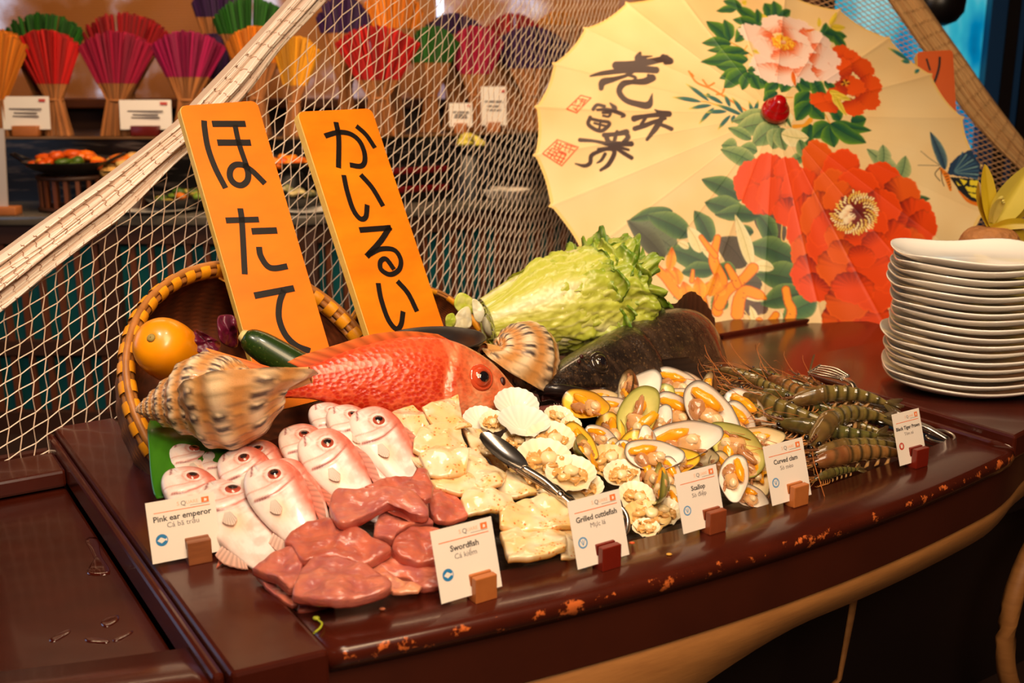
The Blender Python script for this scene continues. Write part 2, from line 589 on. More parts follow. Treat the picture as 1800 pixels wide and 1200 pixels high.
for p_, q_ in ((FA, FB_), (FB_, FC)):
    seg_box(mbp, p_, q_, 0.03, CT - 0.04, 0.09, 0.03)
    for z0, z1 in ((0.0, 0.10), (0.36, 0.42), (CT - 0.12, CT - 0.04)):
        seg_box(mbr, p_, q_, z0, z1, 0.05, 0.05)
    ln = np.linalg.norm(q_ - p_)
    k = int(ln / 0.078)
    for i in range(k):
        u = (i + 0.5) / k
        c = p_ + (q_ - p_) * u
        e = (q_ - p_) / ln
        seg_box(mbs, c - e * 0.012, c + e * 0.012, 0.05, CT - 0.06, 0.055, 0.018)
    for u in np.linspace(0, 1, 4):
        c = p_ + (q_ - p_) * u
        e = (q_ - p_) / ln
        seg_box(mbr, c - e * 0.035, c + e * 0.035, 0.0, CT - 0.05, 0.05, 0.055)
make('back_panel', mbp, m_teal, t, smooth=False)
make('slats', mbs, m_slat, t, smooth=False)
make('rails', mbr, m_rail, t, smooth=False)

# black veined marble riser at the back of the counter
mm = bpy.data.materials.new('black_marble'); mm.use_nodes = True
N, L = mm.node_tree.nodes, mm.node_tree.links
p = N['Principled BSDF']; p.inputs['Roughness'].default_value = 0.25
tc = N.new('ShaderNodeTexCoord'); mp = N.new('ShaderNodeMapping'); mp.inputs['Rotation'].default_value = (0, math.radians(28), 0); mp.inputs['Scale'].default_value = (3, 3, 26)
nz = N.new('ShaderNodeTexNoise'); nz.inputs['Scale'].default_value = 1.6; nz.inputs['Detail'].default_value = 6; nz.inputs['Distortion'].default_value = 0.6
L.new(tc.outputs['Object'], mp.inputs[0]); L.new(mp.outputs[0], nz.inputs['Vector'])
rp = N.new('ShaderNodeValToRGB'); L.new(nz.outputs[0], rp.inputs[0])
rp.color_ramp.elements[0].position = 0.52; rp.color_ramp.elements[0].color = (*lin((16, 14, 14)), 1)
rp.color_ramp.elements[1].position = 0.75; rp.color_ramp.elements[1].color = (*lin((92, 82, 78)), 1)
L.new(rp.outputs[0], p.inputs['Base Color'])
RY, RZ = 5.0, 1.262
t = thing('marble_riser', (-1.4, RY + 0.28, CT), 'black marble shelf block with pale veins at the back of the counter', 'shelf')
make('marble_block', MB().prism([(-1.95, -0.25), (0.65, -0.25), (1.8, 0.41), (1.8, 0.66), (0.9, 0.66), (0.5, 0.42), (-1.95, 0.42)], RZ - CT), mm, t, smooth=False)
make('shelf_edge', MB().tube([(-1.95, -0.255, RZ - CT - 0.006), (0.65, -0.255, RZ - CT - 0.006), (1.8, 0.405, RZ - CT - 0.006)], 0.007, 6), mat('brass_edge', (150, 110, 70), 0.3, 0.6), t, smooth=False)
t = thing('window_ledge', (-1.0, 6.12, RZ + 0.12), 'low brown wooden ledge behind the incense bundles', 'ledge')
make('ledge_board', MB().box((0, 0, 0), (4.6, 0.20, 0.05), bev=0.008), m_wood, t, smooth=False)
make('ledge_front', MB().box((0, 0.06, -0.09), (4.6, 0.08, 0.13)), m_rail, t, smooth=False)
for k_, (xa, ya, z, lab) in enumerate(((-0.52, 5.03, 0.0, 'lower'), (-0.52, 5.03, 0.085, 'upper'))):
    t = thing('lacquer_tray', (xa, ya, CT + z), lab + ' of two dark red lacquer trays stacked on the counter right of the second board', 'tray', 'dark red lacquer trays')
    make('tray_body', MB().box((0, 0, 0.04), (0.42, 0.16, 0.08), R=np.array(Euler((0, 0, 0.55)).to_matrix()), bev=0.008), mat('near_black', (14, 9, 9), 0.35), t)
    make('red_rim', MB().box((0, 0, 0.062), (0.43, 0.17, 0.03), R=np.array(Euler((0, 0, 0.55)).to_matrix()), bev=0.006), mat('deep_red_lacquer', (96, 8, 14), 0.3), t)

# ------------------------------------------------------------------ incense bundles
random.seed(4)
STRAW = (176, 112, 58)
def incense(px0, px1, ptop, pcol, pbase, pxb, y, col, label, zb=RZ, fan=True):
    """a fan of dyed sticks: tips spread over px0..px1 at ptop, dyed down to pcol, standing at pxb"""
    bl, br = ony(pxb, pbase, y), None
    foot = ony(pxb, pbase, y)
    foot[2] = zb
    tl, tr = ony(px0, ptop, y), ony(px1, ptop, y)
    wt = tr[0] - tl[0]
    cx = (tl[0] + tr[0]) / 2
    ht = tl[2] - foot[2]
    hw = 0.34
    zc = ony(0, pcol, y)[2] - foot[2]
    t = thing('incense_bundle', foot, label, 'incense bundle', 'fanned incense bundles')
    up_, lo_ = MB(), MB()
    n = 150
    for i in range(n):
        u = random.uniform(-1, 1); w = random.uniform(-1, 1)
        ru = math.copysign(abs(u) ** 0.85, u)
        dome = ht * (1.0 - 0.16 * ru * ru) * random.uniform(0.975, 1.0)
        p2 = np.array([cx - foot[0] + ru * wt / 2, w * wt * 0.22 * math.sqrt(max(0, 1 - ru * ru)) , dome])
        waist = np.array([(cx - foot[0]) * 0.35 + ru * wt * 0.11, w * wt * 0.09, hw * ht])
        p0 = np.array([ru * wt * 0.19, w * wt * 0.12, 0.0])
        f = np.clip((zc - waist[2]) / max(dome - waist[2], 1e-3), 0.02, 0.98)
        pm = waist + (p2 - waist) * f
        k = random.uniform(0.72, 1.12)
        lo_.tube([p0, waist, pm], 0.0048, 4, np.clip(np.array(STRAW) * k, 0, 255), cap=False)
        up_.tube([pm, p2], [0.0062, 0.0066], 4, np.clip(np.array(col) * k, 0, 255), cap=True)
    make('bare_sticks', lo_, mat('incense_straw', attr=True, rough=0.7), t, smooth=False)
    make('dyed_sticks', up_, mat('incense_dye', attr=True, rough=0.75), t, smooth=False)
    make('tie_band', MB().tube([((cx - foot[0]) * 0.35 + math.cos(a_) * wt * 0.125, math.sin(a_) * wt * 0.105, hw * ht) for a_ in np.linspace(0, 2 * math.pi, 20)], 0.006, 5), mat('straw_band', STRAW, 0.7), t)
    return t
RED, MAG, GRN, ORG, PUR, DKR, YEL = (190, 12, 8), (172, 8, 62), (30, 96, 14), (226, 128, 14), (52, 14, 72), (160, 6, 18), (232, 160, 20)
YF = 5.14
incense(5, 146, 22, 80, 225, 78, YF + 0.18, GRN, 'dark green incense bundle standing behind the red one at far left')
incense(141, 292, 21, 80, 225, 215, YF + 0.18, DKR, 'tall red incense bundle standing behind the magenta one')
incense(-62, 46, 50, 190, 232, -2, YF - 0.04, ORG, 'orange incense bundle cut by the left edge of the view')
incense(22, 138, 51, 147, 236, 104, YF, RED, 'red incense bundle in front of the dark green one')
incense(137, 272, 54, 146, 230, 207, YF, MAG, 'wide magenta incense bundle above the white card')
incense(264, 394, 53, 135, 230, 330, YF, (160, 6, 78), 'purple-pink incense bundle just above the orange hotate board')
incense(335, 410, 58, 138, 232, 378, YF + 0.2, PUR, 'deep violet incense bundle half hidden behind the purple-pink one')
incense(372, 512, -6, 60, 232, 440, YF + 0.2, GRN, 'big green incense bundle rising above the orange one by the net roll')
incense(396, 500, 45, 110, 232, 455, YF, ORG, 'orange incense bundle in front of the big green one')
incense(335, 425, -40, 30, 232, 400, YF + 0.34, PUR, 'violet incense bundle peeking over the net roll beside the big green one')
incense(482, 562, 62, 150, 232, 515, YF - 0.02, YEL, 'yellow incense bundle seen through the net just right of the roll')
incense(555, 650, -10, 58, 232, 610, YF + 0.22, PUR, 'violet incense bundle behind the net, left of the orange one')
incense(632, 742, -25, 50, 232, 690, YF + 0.26, ORG, 'orange incense bundle behind the net, above the broad red one')
incense(588, 738, 44, 140, 232, 668, YF, RED, 'broad red incense bundle behind the net, above the kairui board')
incense(712, 806, 44, 110, 232, 756, YF + 0.30, GRN, 'green incense bundle behind the net between red and magenta')
incense(738, 858, 22, 60, 232, 800, YF + 0.52, PUR, 'violet incense bundle behind the net over the green and magenta ones')
incense(788, 886, 44, 130, 232, 836, YF + 0.36, MAG, 'magenta incense bundle behind the net, left of the parasol')
incense(848, 958, 22, 60, 232, 905, YF + 0.6, DKR, 'crimson incense bundle behind the net near the parasol edge')
incense(866, 1000, 46, 120, 232, 935, YF + 0.48, (58, 22, 74), 'dusky violet incense bundle behind the net beside the parasol edge')
incense(930, 1030, 20, 44, 232, 985, YF + 0.74, (206, 130, 30), 'ochre incense bundle behind the net, topmost beside the parasol')

# ------------------------------------------------------------------ cards and food on the buffet
m_card = mat('card_paper', (238, 232, 226), 0.6)
m_ink = mat('grey_ink', (96, 84, 84), 0.6)
m_rink = mat('red_ink', (200, 70, 60), 0.6)
def back_card(px, pyb, wpx, hpx, y, wood, label):
    q = ony(px, pyb, y); q[2] = RZ
    s = y / FPX
    w, h = wpx * s, hpx * s
    t = thing('menu_card', q, label, 'menu card', 'menu cards on the marble shelf')
    make('paper', MB().box((0, 0.012, h / 2 + 0.03), (w, 0.002, h), R=np.array(Euler((-0.12, 0, 0.06)).to_matrix())), m_card, t, smooth=False)
    make('holder', MB().box((0.0, -0.005, 0.024), (w * 0.55, 0.045, 0.048), bev=0.004), wood, t)
    for k, (z, ww) in enumerate(((0.62, 0.7), (0.5, 0.5), (0.4, 0.56))):
        make('printed_line', MB().box((0.0, 0.006 - 0.012 * (0.5 - z), h * z + 0.03), (w * ww, 0.002, 0.006)), m_ink, t, smooth=False)
    make('printed_mark', MB().box((w * 0.36, 0.016, h * 0.88 + 0.03), (w * 0.14, 0.002, 0.012)), m_rink, t, smooth=False)
m_lightwood = mat('light_wood_block', (186, 112, 58), 0.5, n2=(150, 84, 40), nscale=30, nstretch=(1, 1, 6))
m_redwood = mat('red_wood_block', (104, 26, 20), 0.3, n2=(80, 16, 14), nscale=20)
back_card(48, 238, 80, 56, RY + 0.07, m_lightwood, 'white menu card in an orange wood holder at far left of the marble shelf')
back_card(257, 230, 88, 50, RY + 0.07, m_redwood, 'white menu card in a dark red holder under the magenta incense')
back_card(810, 232, 40, 40, RY + 0.33, m_lightwood, 'small pale card on the shelf behind the net, right of the kairui board')
back_card(868, 232, 44, 66, RY + 0.44, m_lightwood, 'taller pale card on the shelf behind the net near the parasol')

m_black = mat('black_iron', (20, 16, 15), 0.4)
m_white = mat('white_china', (236, 228, 214), 0.2, coat=0.4)
def dish(px, py, wpx, y, label, cat, name, bowl, food=None, z=CT, dark=True, group=None, rim=0.0):
    q = ony(px, py, y); q[2] = z
    r = wpx * y / FPX / 2
    t = thing(name, q, label, cat, group)
    h = r * bowl
    prof = [(r * 0.45, 0.0), (r * 0.5, 0.002), (r * 0.8, h * 0.45), (r, h), (r * 1.03, h + 0.004), (r * 0.97, h + 0.003), (r * 0.76, h * 0.5), (r * 0.4, h * 0.18), (0.001, h * 0.16)]
    make('dish', MB().lathe([(0.001, 0.0)] + prof, 32), m_black if dark else m_white, t)
    return t, r, h, q
def heap(name, label, q, r, h, cols, group, n=14, sz=0.02, seed=1):
    """each piece of a heap of food its own object"""
    rs = random.Random(seed)
    for i in range(n):
        a_ = rs.uniform(0, 6.28); d = math.sqrt(rs.random()) * r
        z = h * (1 - (d / r) ** 2) * rs.uniform(0.6, 1)
        mb = MB().ball((0, 0, 0), (sz * rs.uniform(0.7, 1.3), sz * rs.uniform(0.6, 1.1), sz * rs.uniform(0.35, 0.7)), rs.choice(cols), 10, 7)
        V = np.array(mb.v); V = V * (1 + 0.25 * fbm(V, 60, seed + i)[:, None]); mb.v = V.tolist()
        o = make(name, mb, mat('buffet_food', attr=True, rough=0.35), loc=(q[0] + math.cos(a_) * d, q[1] + math.sin(a_) * d, q[2] + z))
        o.rotation_euler = (0, 0, rs.uniform(0, 6))
        tag(o, label, 'food', group)
ORNG = [(232, 110, 14), (240, 140, 30), (214, 84, 10), (70, 96, 20)]
# slatted stand with an iron wok of orange food
q = ony(132, 372, 4.72); q[2] = CT
t = thing('wok_stand', q, 'round slatted wooden stand carrying the black wok of orange food', 'stand')
for a_ in np.linspace(0, 2 * math.pi, 18, endpoint=False):
    make('slat', MB().box((0.135 * math.cos(a_), 0.135 * math.sin(a_), 0.075), (0.016, 0.008, 0.15), R=np.array(Euler((0, 0, a_ + 1.57)).to_matrix())), m_slat, t, smooth=False)
for z in (0.012, 0.145):
    make('ring', MB().tube([(0.138 * math.cos(a_), 0.138 * math.sin(a_), z) for a_ in np.linspace(0, 2 * math.pi, 30)], 0.010, 6), m_rail, t)
t, r, h, q2 = dish(130, 372, 152, 4.72, 'black iron wok of orange food on the slatted stand', 'wok', 'wok', 0.28, z=CT + 0.157)
for s_ in (-1, 1):
    make('handle', MB().tube([(s_ * r * 0.95, -0.04, h), (s_ * (r + 0.05), -0.02, h + 0.03), (s_ * (r + 0.05), 0.02, h + 0.03), (s_ * r * 0.95, 0.04, h)], 0.006, 6), m_black, t)
heap('food_piece', 'glossy orange stir-fry piece heaped in the black wok', q2 + np.array([0, 0, h * 0.75]), r * 0.75, 0.05, ORNG, 'orange food in the wok', 34, 0.034, 2)
t, r, h, q2 = dish(235, 372, 110, 4.78, 'black bowl of bread pieces beside the wok, half behind the net roll', 'bowl', 'bowl', 0.5, z=CT + 0.10)
make('stand', MB().lathe([(0.09, -0.10), (0.07, -0.02), (0.05, 0.0)], 20), m_rail, t)
heap('bread_piece', 'pale golden bread piece in the bowl by the net roll', q2 + np.array([0, 0, h * 0.9]), r * 0.8, 0.07, [(232, 196, 120), (222, 170, 92), (226, 120, 30)], 'bread pieces', 14, 0.04, 3)
t, r, h, q2 = dish(322, 350, 130, 4.72, 'black bowl of salad left of the hotate board, behind the net', 'bowl', 'bowl', 0.35)
heap('salad_piece', 'green or orange salad piece in the bowl behind the net', q2 + np.array([0, 0, h * 0.8]), r * 0.75, 0.04, [(120, 150, 40), (220, 120, 40), (180, 160, 70), (70, 100, 30)], 'salad pieces', 20, 0.03, 4)
t, r, h, q2 = dish(515, 345, 110, 4.75, 'black bowl of small clams between the two front boards', 'bowl', 'bowl', 0.4)
heap('small_clam', 'small grey-green clam in the bowl between the two boards', q2 + np.array([0, 0, h * 0.85]), r * 0.8, 0.05, [(190, 176, 130), (140, 140, 90), (210, 190, 130), (96, 96, 60)], 'small clams between the boards', 26, 0.022, 5)
t, r, h, q2 = dish(505, 290, 90, 4.86, 'black dish of orange food on the shelf between the two front boards', 'dish', 'dish', 0.3, z=CT + 0.16)
make('stand', MB().lathe([(0.08, -0.16), (0.07, -0.02), (0.05, 0.0)], 20), m_black, t)
heap('food_piece', 'orange food piece on the dish between the two boards', q2 + np.array([0, 0, h * 0.8]), r * 0.8, 0.03, ORNG[:3], 'orange food between the boards', 16, 0.028, 6)
dish(540, 378, 84, 4.62, 'small white plate on the counter between the two boards', 'plate', 'plate', 0.12, dark=False)
dish(275, 378, 150, 4.66, 'white oval plate on the counter behind the net, left of the hotate board', 'plate', 'plate', 0.10, dark=False)
t, r, h, q2 = dish(826, 250, 84, 5.14, 'dark plate of pale yellow slices behind the net', 'plate', 'plate', 0.25, z=1.19)
make('stand', MB().lathe([(0.10, 1.19 * 0 - 0.22), (0.08, -0.02), (0.05, 0.0)], 20), m_black, t)
heap('fruit_slice', 'pale yellow slice on the dark plate behind the net', q2 + np.array([0, 0, h * 0.8]), r * 0.72, 0.05, [(236, 222, 96), (220, 206, 80)], 'yellow slices behind the net', 14, 0.032, 7)
for px, w, lab in ((832, 58, 'leftmost'), (866, 62, 'middle'), (903, 58, 'rightmost')):
    dish(px, 330, w, 5.14, lab + ' of three bright white bowls behind the net beside the parasol', 'bowl', 'bowl', 0.55, dark=False, group='white bowls on the counter', z=CT + 0.0)
# upright pale panel at the left edge
q = ony(4, 368, 4.55); q[2] = CT
t = thing('menu_stand', q, 'pale grey upright menu panel with a wooden foot at the left edge', 'sign')
make('panel', MB().box((-0.03, 0, 0.19), (0.13, 0.01, 0.34), R=np.array(Euler((0, 0.06, 0)).to_matrix())), mat('pale_panel', (196, 186, 182), 0.5), t, smooth=False)
make('foot', MB().box((-0.01, 0, 0.018), (0.16, 0.07, 0.036), bev=0.005), m_lightwood, t)
# ================================================================== THE BOAT-SHAPED COUNTER
def lacquer(name, wear):
    m = mat(name, (76, 26, 14), 0.24, n2=(50, 14, 7), nscale=9, namt=0.7, coat=0.2, bump=(60, 0.06, 0.002))
    nt = m.node_tree; N, L = nt.nodes, nt.links
    p = N['Principled BSDF']
    if wear:
        tc = N.new('ShaderNodeTexCoord'); nz = N.new('ShaderNodeTexNoise'); nz.inputs['Scale'].default_value = 34; nz.inputs['Detail'].default_value = 8; nz.inputs['Roughness'].default_value = .7
        L.new(tc.outputs['Object'], nz.inputs['Vector'])
        at = N.new('ShaderNodeAttribute'); at.attribute_name = 'Col'
        ad = N.new('ShaderNodeMath'); ad.operation = 'MULTIPLY'
        L.new(nz.outputs[0], ad.inputs[0]); L.new(at.outputs['Fac'], ad.inputs[1])
        mr = N.new('ShaderNodeMapRange'); mr.inputs[1].default_value = 0.585; mr.inputs[2].default_value = 0.63
        L.new(ad.outputs[0], mr.inputs[0])
        mx = N.new('ShaderNodeMix'); mx.data_type = 'RGBA'
        old = p.inputs['Base Color'].links[0].from_socket
        L.new(mr.outputs[0], mx.inputs[0]); L.new(old, mx.inputs[6]); mx.inputs[7].default_value = (*lin((206, 104, 48)), 1)
        L.new(mx.outputs[2], p.inputs['Base Color'])
    return m
m_lac = lacquer('dark_lacquer', False)
m_lacw = lacquer('worn_lacquer', True)
m_hull = mat('hull_paint', (70, 26, 12), 0.4, n2=(52, 18, 9), nscale=8, bump=(40, 0.1, 0.002))
m_tan = mat('tan_hull_wood', (168, 112, 58), 0.5, n2=(120, 72, 34), nscale=10, nstretch=(1, 1, 7), bump=(50, 0.15, 0.002))
m_void = mat('dark_stand', (26, 14, 10), 0.5)

boat = thing('serving_boat', tb(0, 0, -DECK), 'dark red-brown lacquered boat-shaped counter holding the seafood', 'counter')
RB = np.stack([A, B, UP], 1)
boat.matrix_world = Matrix([list(r) for r in RB]).to_4x4()
boat.location = tuple(tb(0, 0, -DECK))
Z = DECK   # boat-local coordinates: x along the front rail, y across, z from the floor

def bo(a):
    a = np.asarray(a, float)
    f = -0.078 * np.sin(np.pi * np.clip(a / 1.55, 0, 1)) ** 0.9
    return np.where(a < 0, 0.30 * np.abs(a) ** 1.25 + 0.06 * np.abs(a), np.where(a > 1.35, f + 0.35 * (a - 1.35) ** 1.5, f))
def bi(a):
    return bo(a) + 0.125
def rail_mesh(avals, outer, inner, ztop, th, over=0.0):
    """a rail plank with rounded edges following the hull line; Fac in Col marks its outer lip"""
    mb = MB()
    r = 0.010
    prof = []
    rows, cols = [], []
    for a in avals:
        o_, i_ = outer(a), inner(a)
        pr = [(o_ + r, ztop, .55), (o_ + 0.004, ztop - 0.003, 1.0), (o_, ztop - r, 1.08), (o_ + 0.001, ztop - th * 0.6, 1.05), (o_ + 0.006, ztop - th, 0.9),
              (i_ - 0.002, ztop - th, .5), (i_, ztop - r * 0.5, .6), (i_ - 0.004, ztop, .5)]
        rows.append([(a, y, z) for y, z, _ in pr])
        cols.append([(c, c, c) for *_, c in pr])
    n = len(mb.v)
    P = np.array(rows, float)
    C = np.array(cols, float).reshape(-1, 3)
    mb.grid(P, (0, 0, 0), cv=True)
    mb.c = C.tolist()
    k = len(P[0])
    mb.f.append(list(range(k))); mb.f.append(list(range((len(P) - 1) * k, len(P) * k))[::-1])
    return mb
make('front_rail', rail_mesh(np.linspace(0.004, 1.40, 60), bo, bi, Z, 0.032), m_lacw, boat)
make('left_front_rail', rail_mesh(np.linspace(-1.15, -0.122, 40), lambda a: bo(a) + 0.005, lambda a: bo(a) + 0.115, Z - 0.022, 0.032), m_lacw, boat)
def plank(name, pts, z, th, m_=None, bev=0.006):
    return make(name, MB().prism(pts, th, c=(0, 0, z - th), bev=bev), m_ or m_lac, boat, smooth=False)
plank('cross_beam', [(-0.12, 0.005), (0.0, -0.008), (0.0, 1.10), (-0.12, 1.10)], Z + 0.006, 0.055)
plank('beam_lip', [(-0.135, 0.03), (-0.12, 0.03), (-0.12, 1.10), (-0.135, 1.10)], Z - 0.006, 0.05)
plank('rear_rail', [(0.0, 0.98), (2.1, 0.98), (2.1, 1.10), (0.0, 1.10)], Z, 0.034)
plank('left_rear_rail', [(-1.2, 0.91), (-0.135, 0.91), (-0.135, 1.03), (-1.2, 1.03)], Z - 0.022, 0.034)
plank('platform', [(1.40, -0.02), (1.62, 0.02), (2.2, 0.28), (2.2, 0.62), (1.55, 0.62), (1.40, 0.50)], Z + 0.028, 0.05)
plank('platform_step', [(1.385, 0.02), (1.40, -0.02), (1.40, 0.62), (1.385, 0.62)], Z + 0.010, 0.03)
plank('display_floor', [(0.0, 0.03), (0.5, 0.03), (1.40, 0.06), (1.40, 0.98), (0.0, 0.98)], Z - 0.035, 0.02)
plank('rear_deck', [(1.40, 0.50), (2.1, 0.50), (2.1, 0.98), (1.40, 0.98)], Z - 0.012, 0.04)
plank('tray_floor', [(-1.2, 0.10), (-0.135, 0.03), (-0.135, 0.95), (-1.2, 0.95)], Z - 0.062, 0.02)
# hull: painted board, then the tan planking curving under
av = np.linspace(-1.1, 2.15, 80)
P = []
for a in av:
    o_ = float(bo(a)) + 0.012
    P.append([(a, o_, Z - 0.03), (a, o_ + 0.002, Z - 0.07), (a, o_ + 0.006, Z - 0.121)])
make('hull_board', MB().grid(P, (0, 0, 0), flip=True), m_hull, boat)
P = []
for a in av:
    o_ = float(bo(a)) + 0.012
    w = 0.074 + 0.22 * float(sstep(-a, -0.85, -0.1))
    P.append([(a, o_ + 0.018, Z - 0.118), (a, o_ + 0.008, Z - 0.128), (a, o_ + 0.010, Z - 0.121 - w * 0.4), (a, o_ + 0.022, Z - 0.121 - w * 0.8), (a, o_ + 0.045, Z - 0.121 - w), (a, o_ + 0.3, Z - 0.125 - w)])
make('hull_planking', MB().grid(P, (0, 0, 0), flip=True), m_tan, boat)
P = [[(a, float(bo(a)) + 0.02, Z - 0.04), (a, 1.09, Z - 0.04), (a, 1.09, Z - 0.30), (a, float(bo(a)) + 0.1, Z - 0.30)] for a in (-1.1, 2.1)]
make('hull_underside', MB().box((0.45, 0.62, Z - 0.28), (3.0, 0.85, 0.02)), m_void, boat, smooth=False)
make('hull_back', MB().box((0.45, 1.09, Z - 0.17), (3.1, 0.02, 0.27)), m_hull, boat, smooth=False)
make('stand_body', MB().box((0.85, 0.60, 0.28), (2.9, 0.55, 0.56)), m_void, boat, smooth=False)
make('support_strap', MB().tube([(1.078, 0.06, Z - 0.18), (1.078, 0.07, Z - 0.30), (1.072, 0.08, Z - 0.43), (1.05, 0.10, Z - 0.47), (1.03, 0.12, Z - 0.50)], 0.010, 8, flat=0.5), m_tan, boat)
make('bolt_head', MB().ball((1.06, 0.012, Z - 0.165), (0.008, 0.004, 0.008)), m_void, boat)
make('bracket_plate', MB().box((0.95, 0.10, Z - 0.235), (0.09, 0.08, 0.012), bev=0.002), m_tan, boat)
# curved wooden wheel rim at the far right of the stand
make('stand_wheel', MB().tube([(1.985 + 0.30 * math.cos(a_), 0.12, 0.32 + 0.30 * math.sin(a_)) for a_ in np.linspace(0, 2 * math.pi, 48)], 0.022, 8), m_tan, boat)

# wet marks on the empty tray
m_wet = mat('water_film', (70, 22, 14), 0.05, spec=0.8, coat=1.0)
def puddle(pxs, label, z=Z - 0.062 + 0.0005):
    pts = [onz(x, y, z) for x, y in pxs]
    mb = puff(pts, 0.0012, UP, seed=len(pxs), n=30, rings=5, rough_amp=0.1)
    tag(make('puddle', mb, m_wet, recenter=True), label, 'puddle', 'water drops in the empty tray')
puddle([(150, 948), (172, 946), (178, 975), (192, 998), (190, 1010), (152, 1008), (166, 985)], 'largest thin puddle in the empty left tray')
puddle([(178, 1092), (205, 1080), (208, 1090), (186, 1102)], 'small dark water drop on the tray below the largest puddle')
puddle([(88, 1122), (120, 1106), (122, 1112), (95, 1128)], 'bright-edged water drop nearest the left edge of the tray')
puddle([(152, 1120), (190, 1124), (186, 1130), (154, 1128)], 'narrow water drop at the front centre of the tray')
puddle([(200, 1122), (232, 1108), (230, 1114), (204, 1127)], 'slanting water drop at the front right of the tray')
# stray green sprout on the front rail
mb = MB().tube(spline([onz(x, y, Z + 0.004) for x, y in ((552, 1084), (560, 1090), (566, 1096), (562, 1104), (552, 1112))], 16), 0.0016, 6)
mb.ball(onz(556, 1086, Z + 0.005), (0.005, 0.004, 0.003), n=8, m=6)
tag(make('sprout', mb, mat('sprout_green', (172, 178, 40), 0.5), recenter=True), 'tiny yellow-green sprout lying on the front rail corner', 'sprout')
# small crumbs on the rail
rs = random.Random(2)
for k, (x, y, lab) in enumerate(((1111, 956, 'orange crumb on the rail right of the cuttlefish card'), (1176, 976, 'yellow crumb on the rail below the scallop card'), (672, 1072, 'pale crumb on the rail below the swordfish slices'))):
    tag(make('crumb', MB().ball((0, 0, 0.002), (0.005, 0.003, 0.002), n=7, m=5), mat('crumb_%d' % k, ((206, 84, 30), (216, 160, 60), (210, 120, 80))[k], 0.5), loc=onz(x, y, Z)), lab, 'crumb')

# ------------------------------------------------------------------ dark heap under the food
mb = MB()
an, bn = np.linspace(0.03, 1.375, 60), np.linspace(0.075, 0.86, 40)
def bed_z(a, b):
    if not (0.10 < b < 0.84 and 0.04 < a < 1.36):
        return -0.034
    k = float(1 - sstep(b, 0.40, 0.58))
    return (float(pile(a, min(b, 0.42))) * 0.8 - 0.03) * k - 0.034 * (1 - k)
P = [[tb(a, b, bed_z(a, b)) for b in bn] for a in an]
mb.grid(P, (0, 0, 0))
tag(make('display_bed', mb, mat('dark_bed', (30, 16, 12), 0.35, n2=(16, 10, 8), nscale=30, bump=(60, 0.4, 0.006)), recenter=True), 'dark heaped bed under the seafood inside the boat', 'bed', kind='thing')

# ------------------------------------------------------------------ ORANGE BOARDS with painted kana
m_side = mat('board_edge', (232, 190, 92), 0.5, n2=(210, 160, 60), nscale=20, nstretch=(1, 1, 5))
m_paint = mat('black_paint', (22, 14, 10), 0.45)
def board_mat(name, top):
    return mat(name, (238, 112, 4), 0.42, n2=top, nscale=4, nstretch=(1, 1, 2.5), namt=0.8, bump=(120, 0.08, 0.001))
def board(name, corners, Y, yaw, el, thick, chars, label, mface, slant=1.0):
    n = np.array([math.sin(yaw) * math.cos(el), -math.cos(yaw) * math.cos(el), math.sin(el)])
    TL, TR, BR, BL = corners
    p0 = ony((BL[0] + BR[0]) / 2, (BL[1] + BR[1]) / 2, Y)
    q = [onplane(*c, p0, n) for c in corners]
    up = nrm((q[0] + q[1]) / 2 - (q[2] + q[3]) / 2)
    rt = np.cross(up, n)
    org = (q[2] + q[3]) / 2
    R = np.stack([rt, n, up], 1)        # local x right, y out of the face, z up
    t = thing(name, org, label, 'sign board', 'orange boards with black kana', R=R)
    w = (np.linalg.norm(q[1] - q[0]) + np.linalg.norm(q[2] - q[3])) / 2
    h = np.linalg.norm((q[0] + q[1]) / 2 - org)
    ext = 0.10
    rc = 0.014
    def out(w_, z0, z1):
        P = [(-w_, z0), (w_, z0)]
        for k in range(5):
            a_ = k / 4 * math.pi / 2
            P.append((w_ - rc + rc * math.cos(a_), z1 - rc + rc * math.sin(a_)))
        for k in range(5):
            a_ = math.pi / 2 + k / 4 * math.pi / 2
            P.append((-w_ + rc + rc * math.cos(a_), z1 - rc + rc * math.sin(a_)))
        return P
    RX = np.array([[1, 0, 0], [0, 0, -1], [0, 1, 0]])
    make('plank', MB().prism(out(w / 2, -ext, h), thick - 0.001, R=RX, bev=0.0015), m_side, t, smooth=False)
    make('painted_face', MB().prism(out(w / 2 - 0.001, -ext, h - 0.001), 0.001, R=RX, c=(0, 0.0011, 0)), mface, t, smooth=False)
    for strokes in chars:
        mb = MB()
        for st in strokes:
            pts, wd = st[:-1], st[-1]
            loc = []
            for p_ in pts:
                d = onplane(*p_, p0, n) - org
                loc.append((d @ rt, d @ up))
            s_ = np.linalg.norm(onplane(pts[0][0] + 1, pts[0][1], p0, n) - onplane(*pts[0], p0, n))
            ribbon(mb, loc, wd * s_, 0.0013, 0.0009)
        make('painted_character', mb, m_paint, t, smooth=False)
    return t
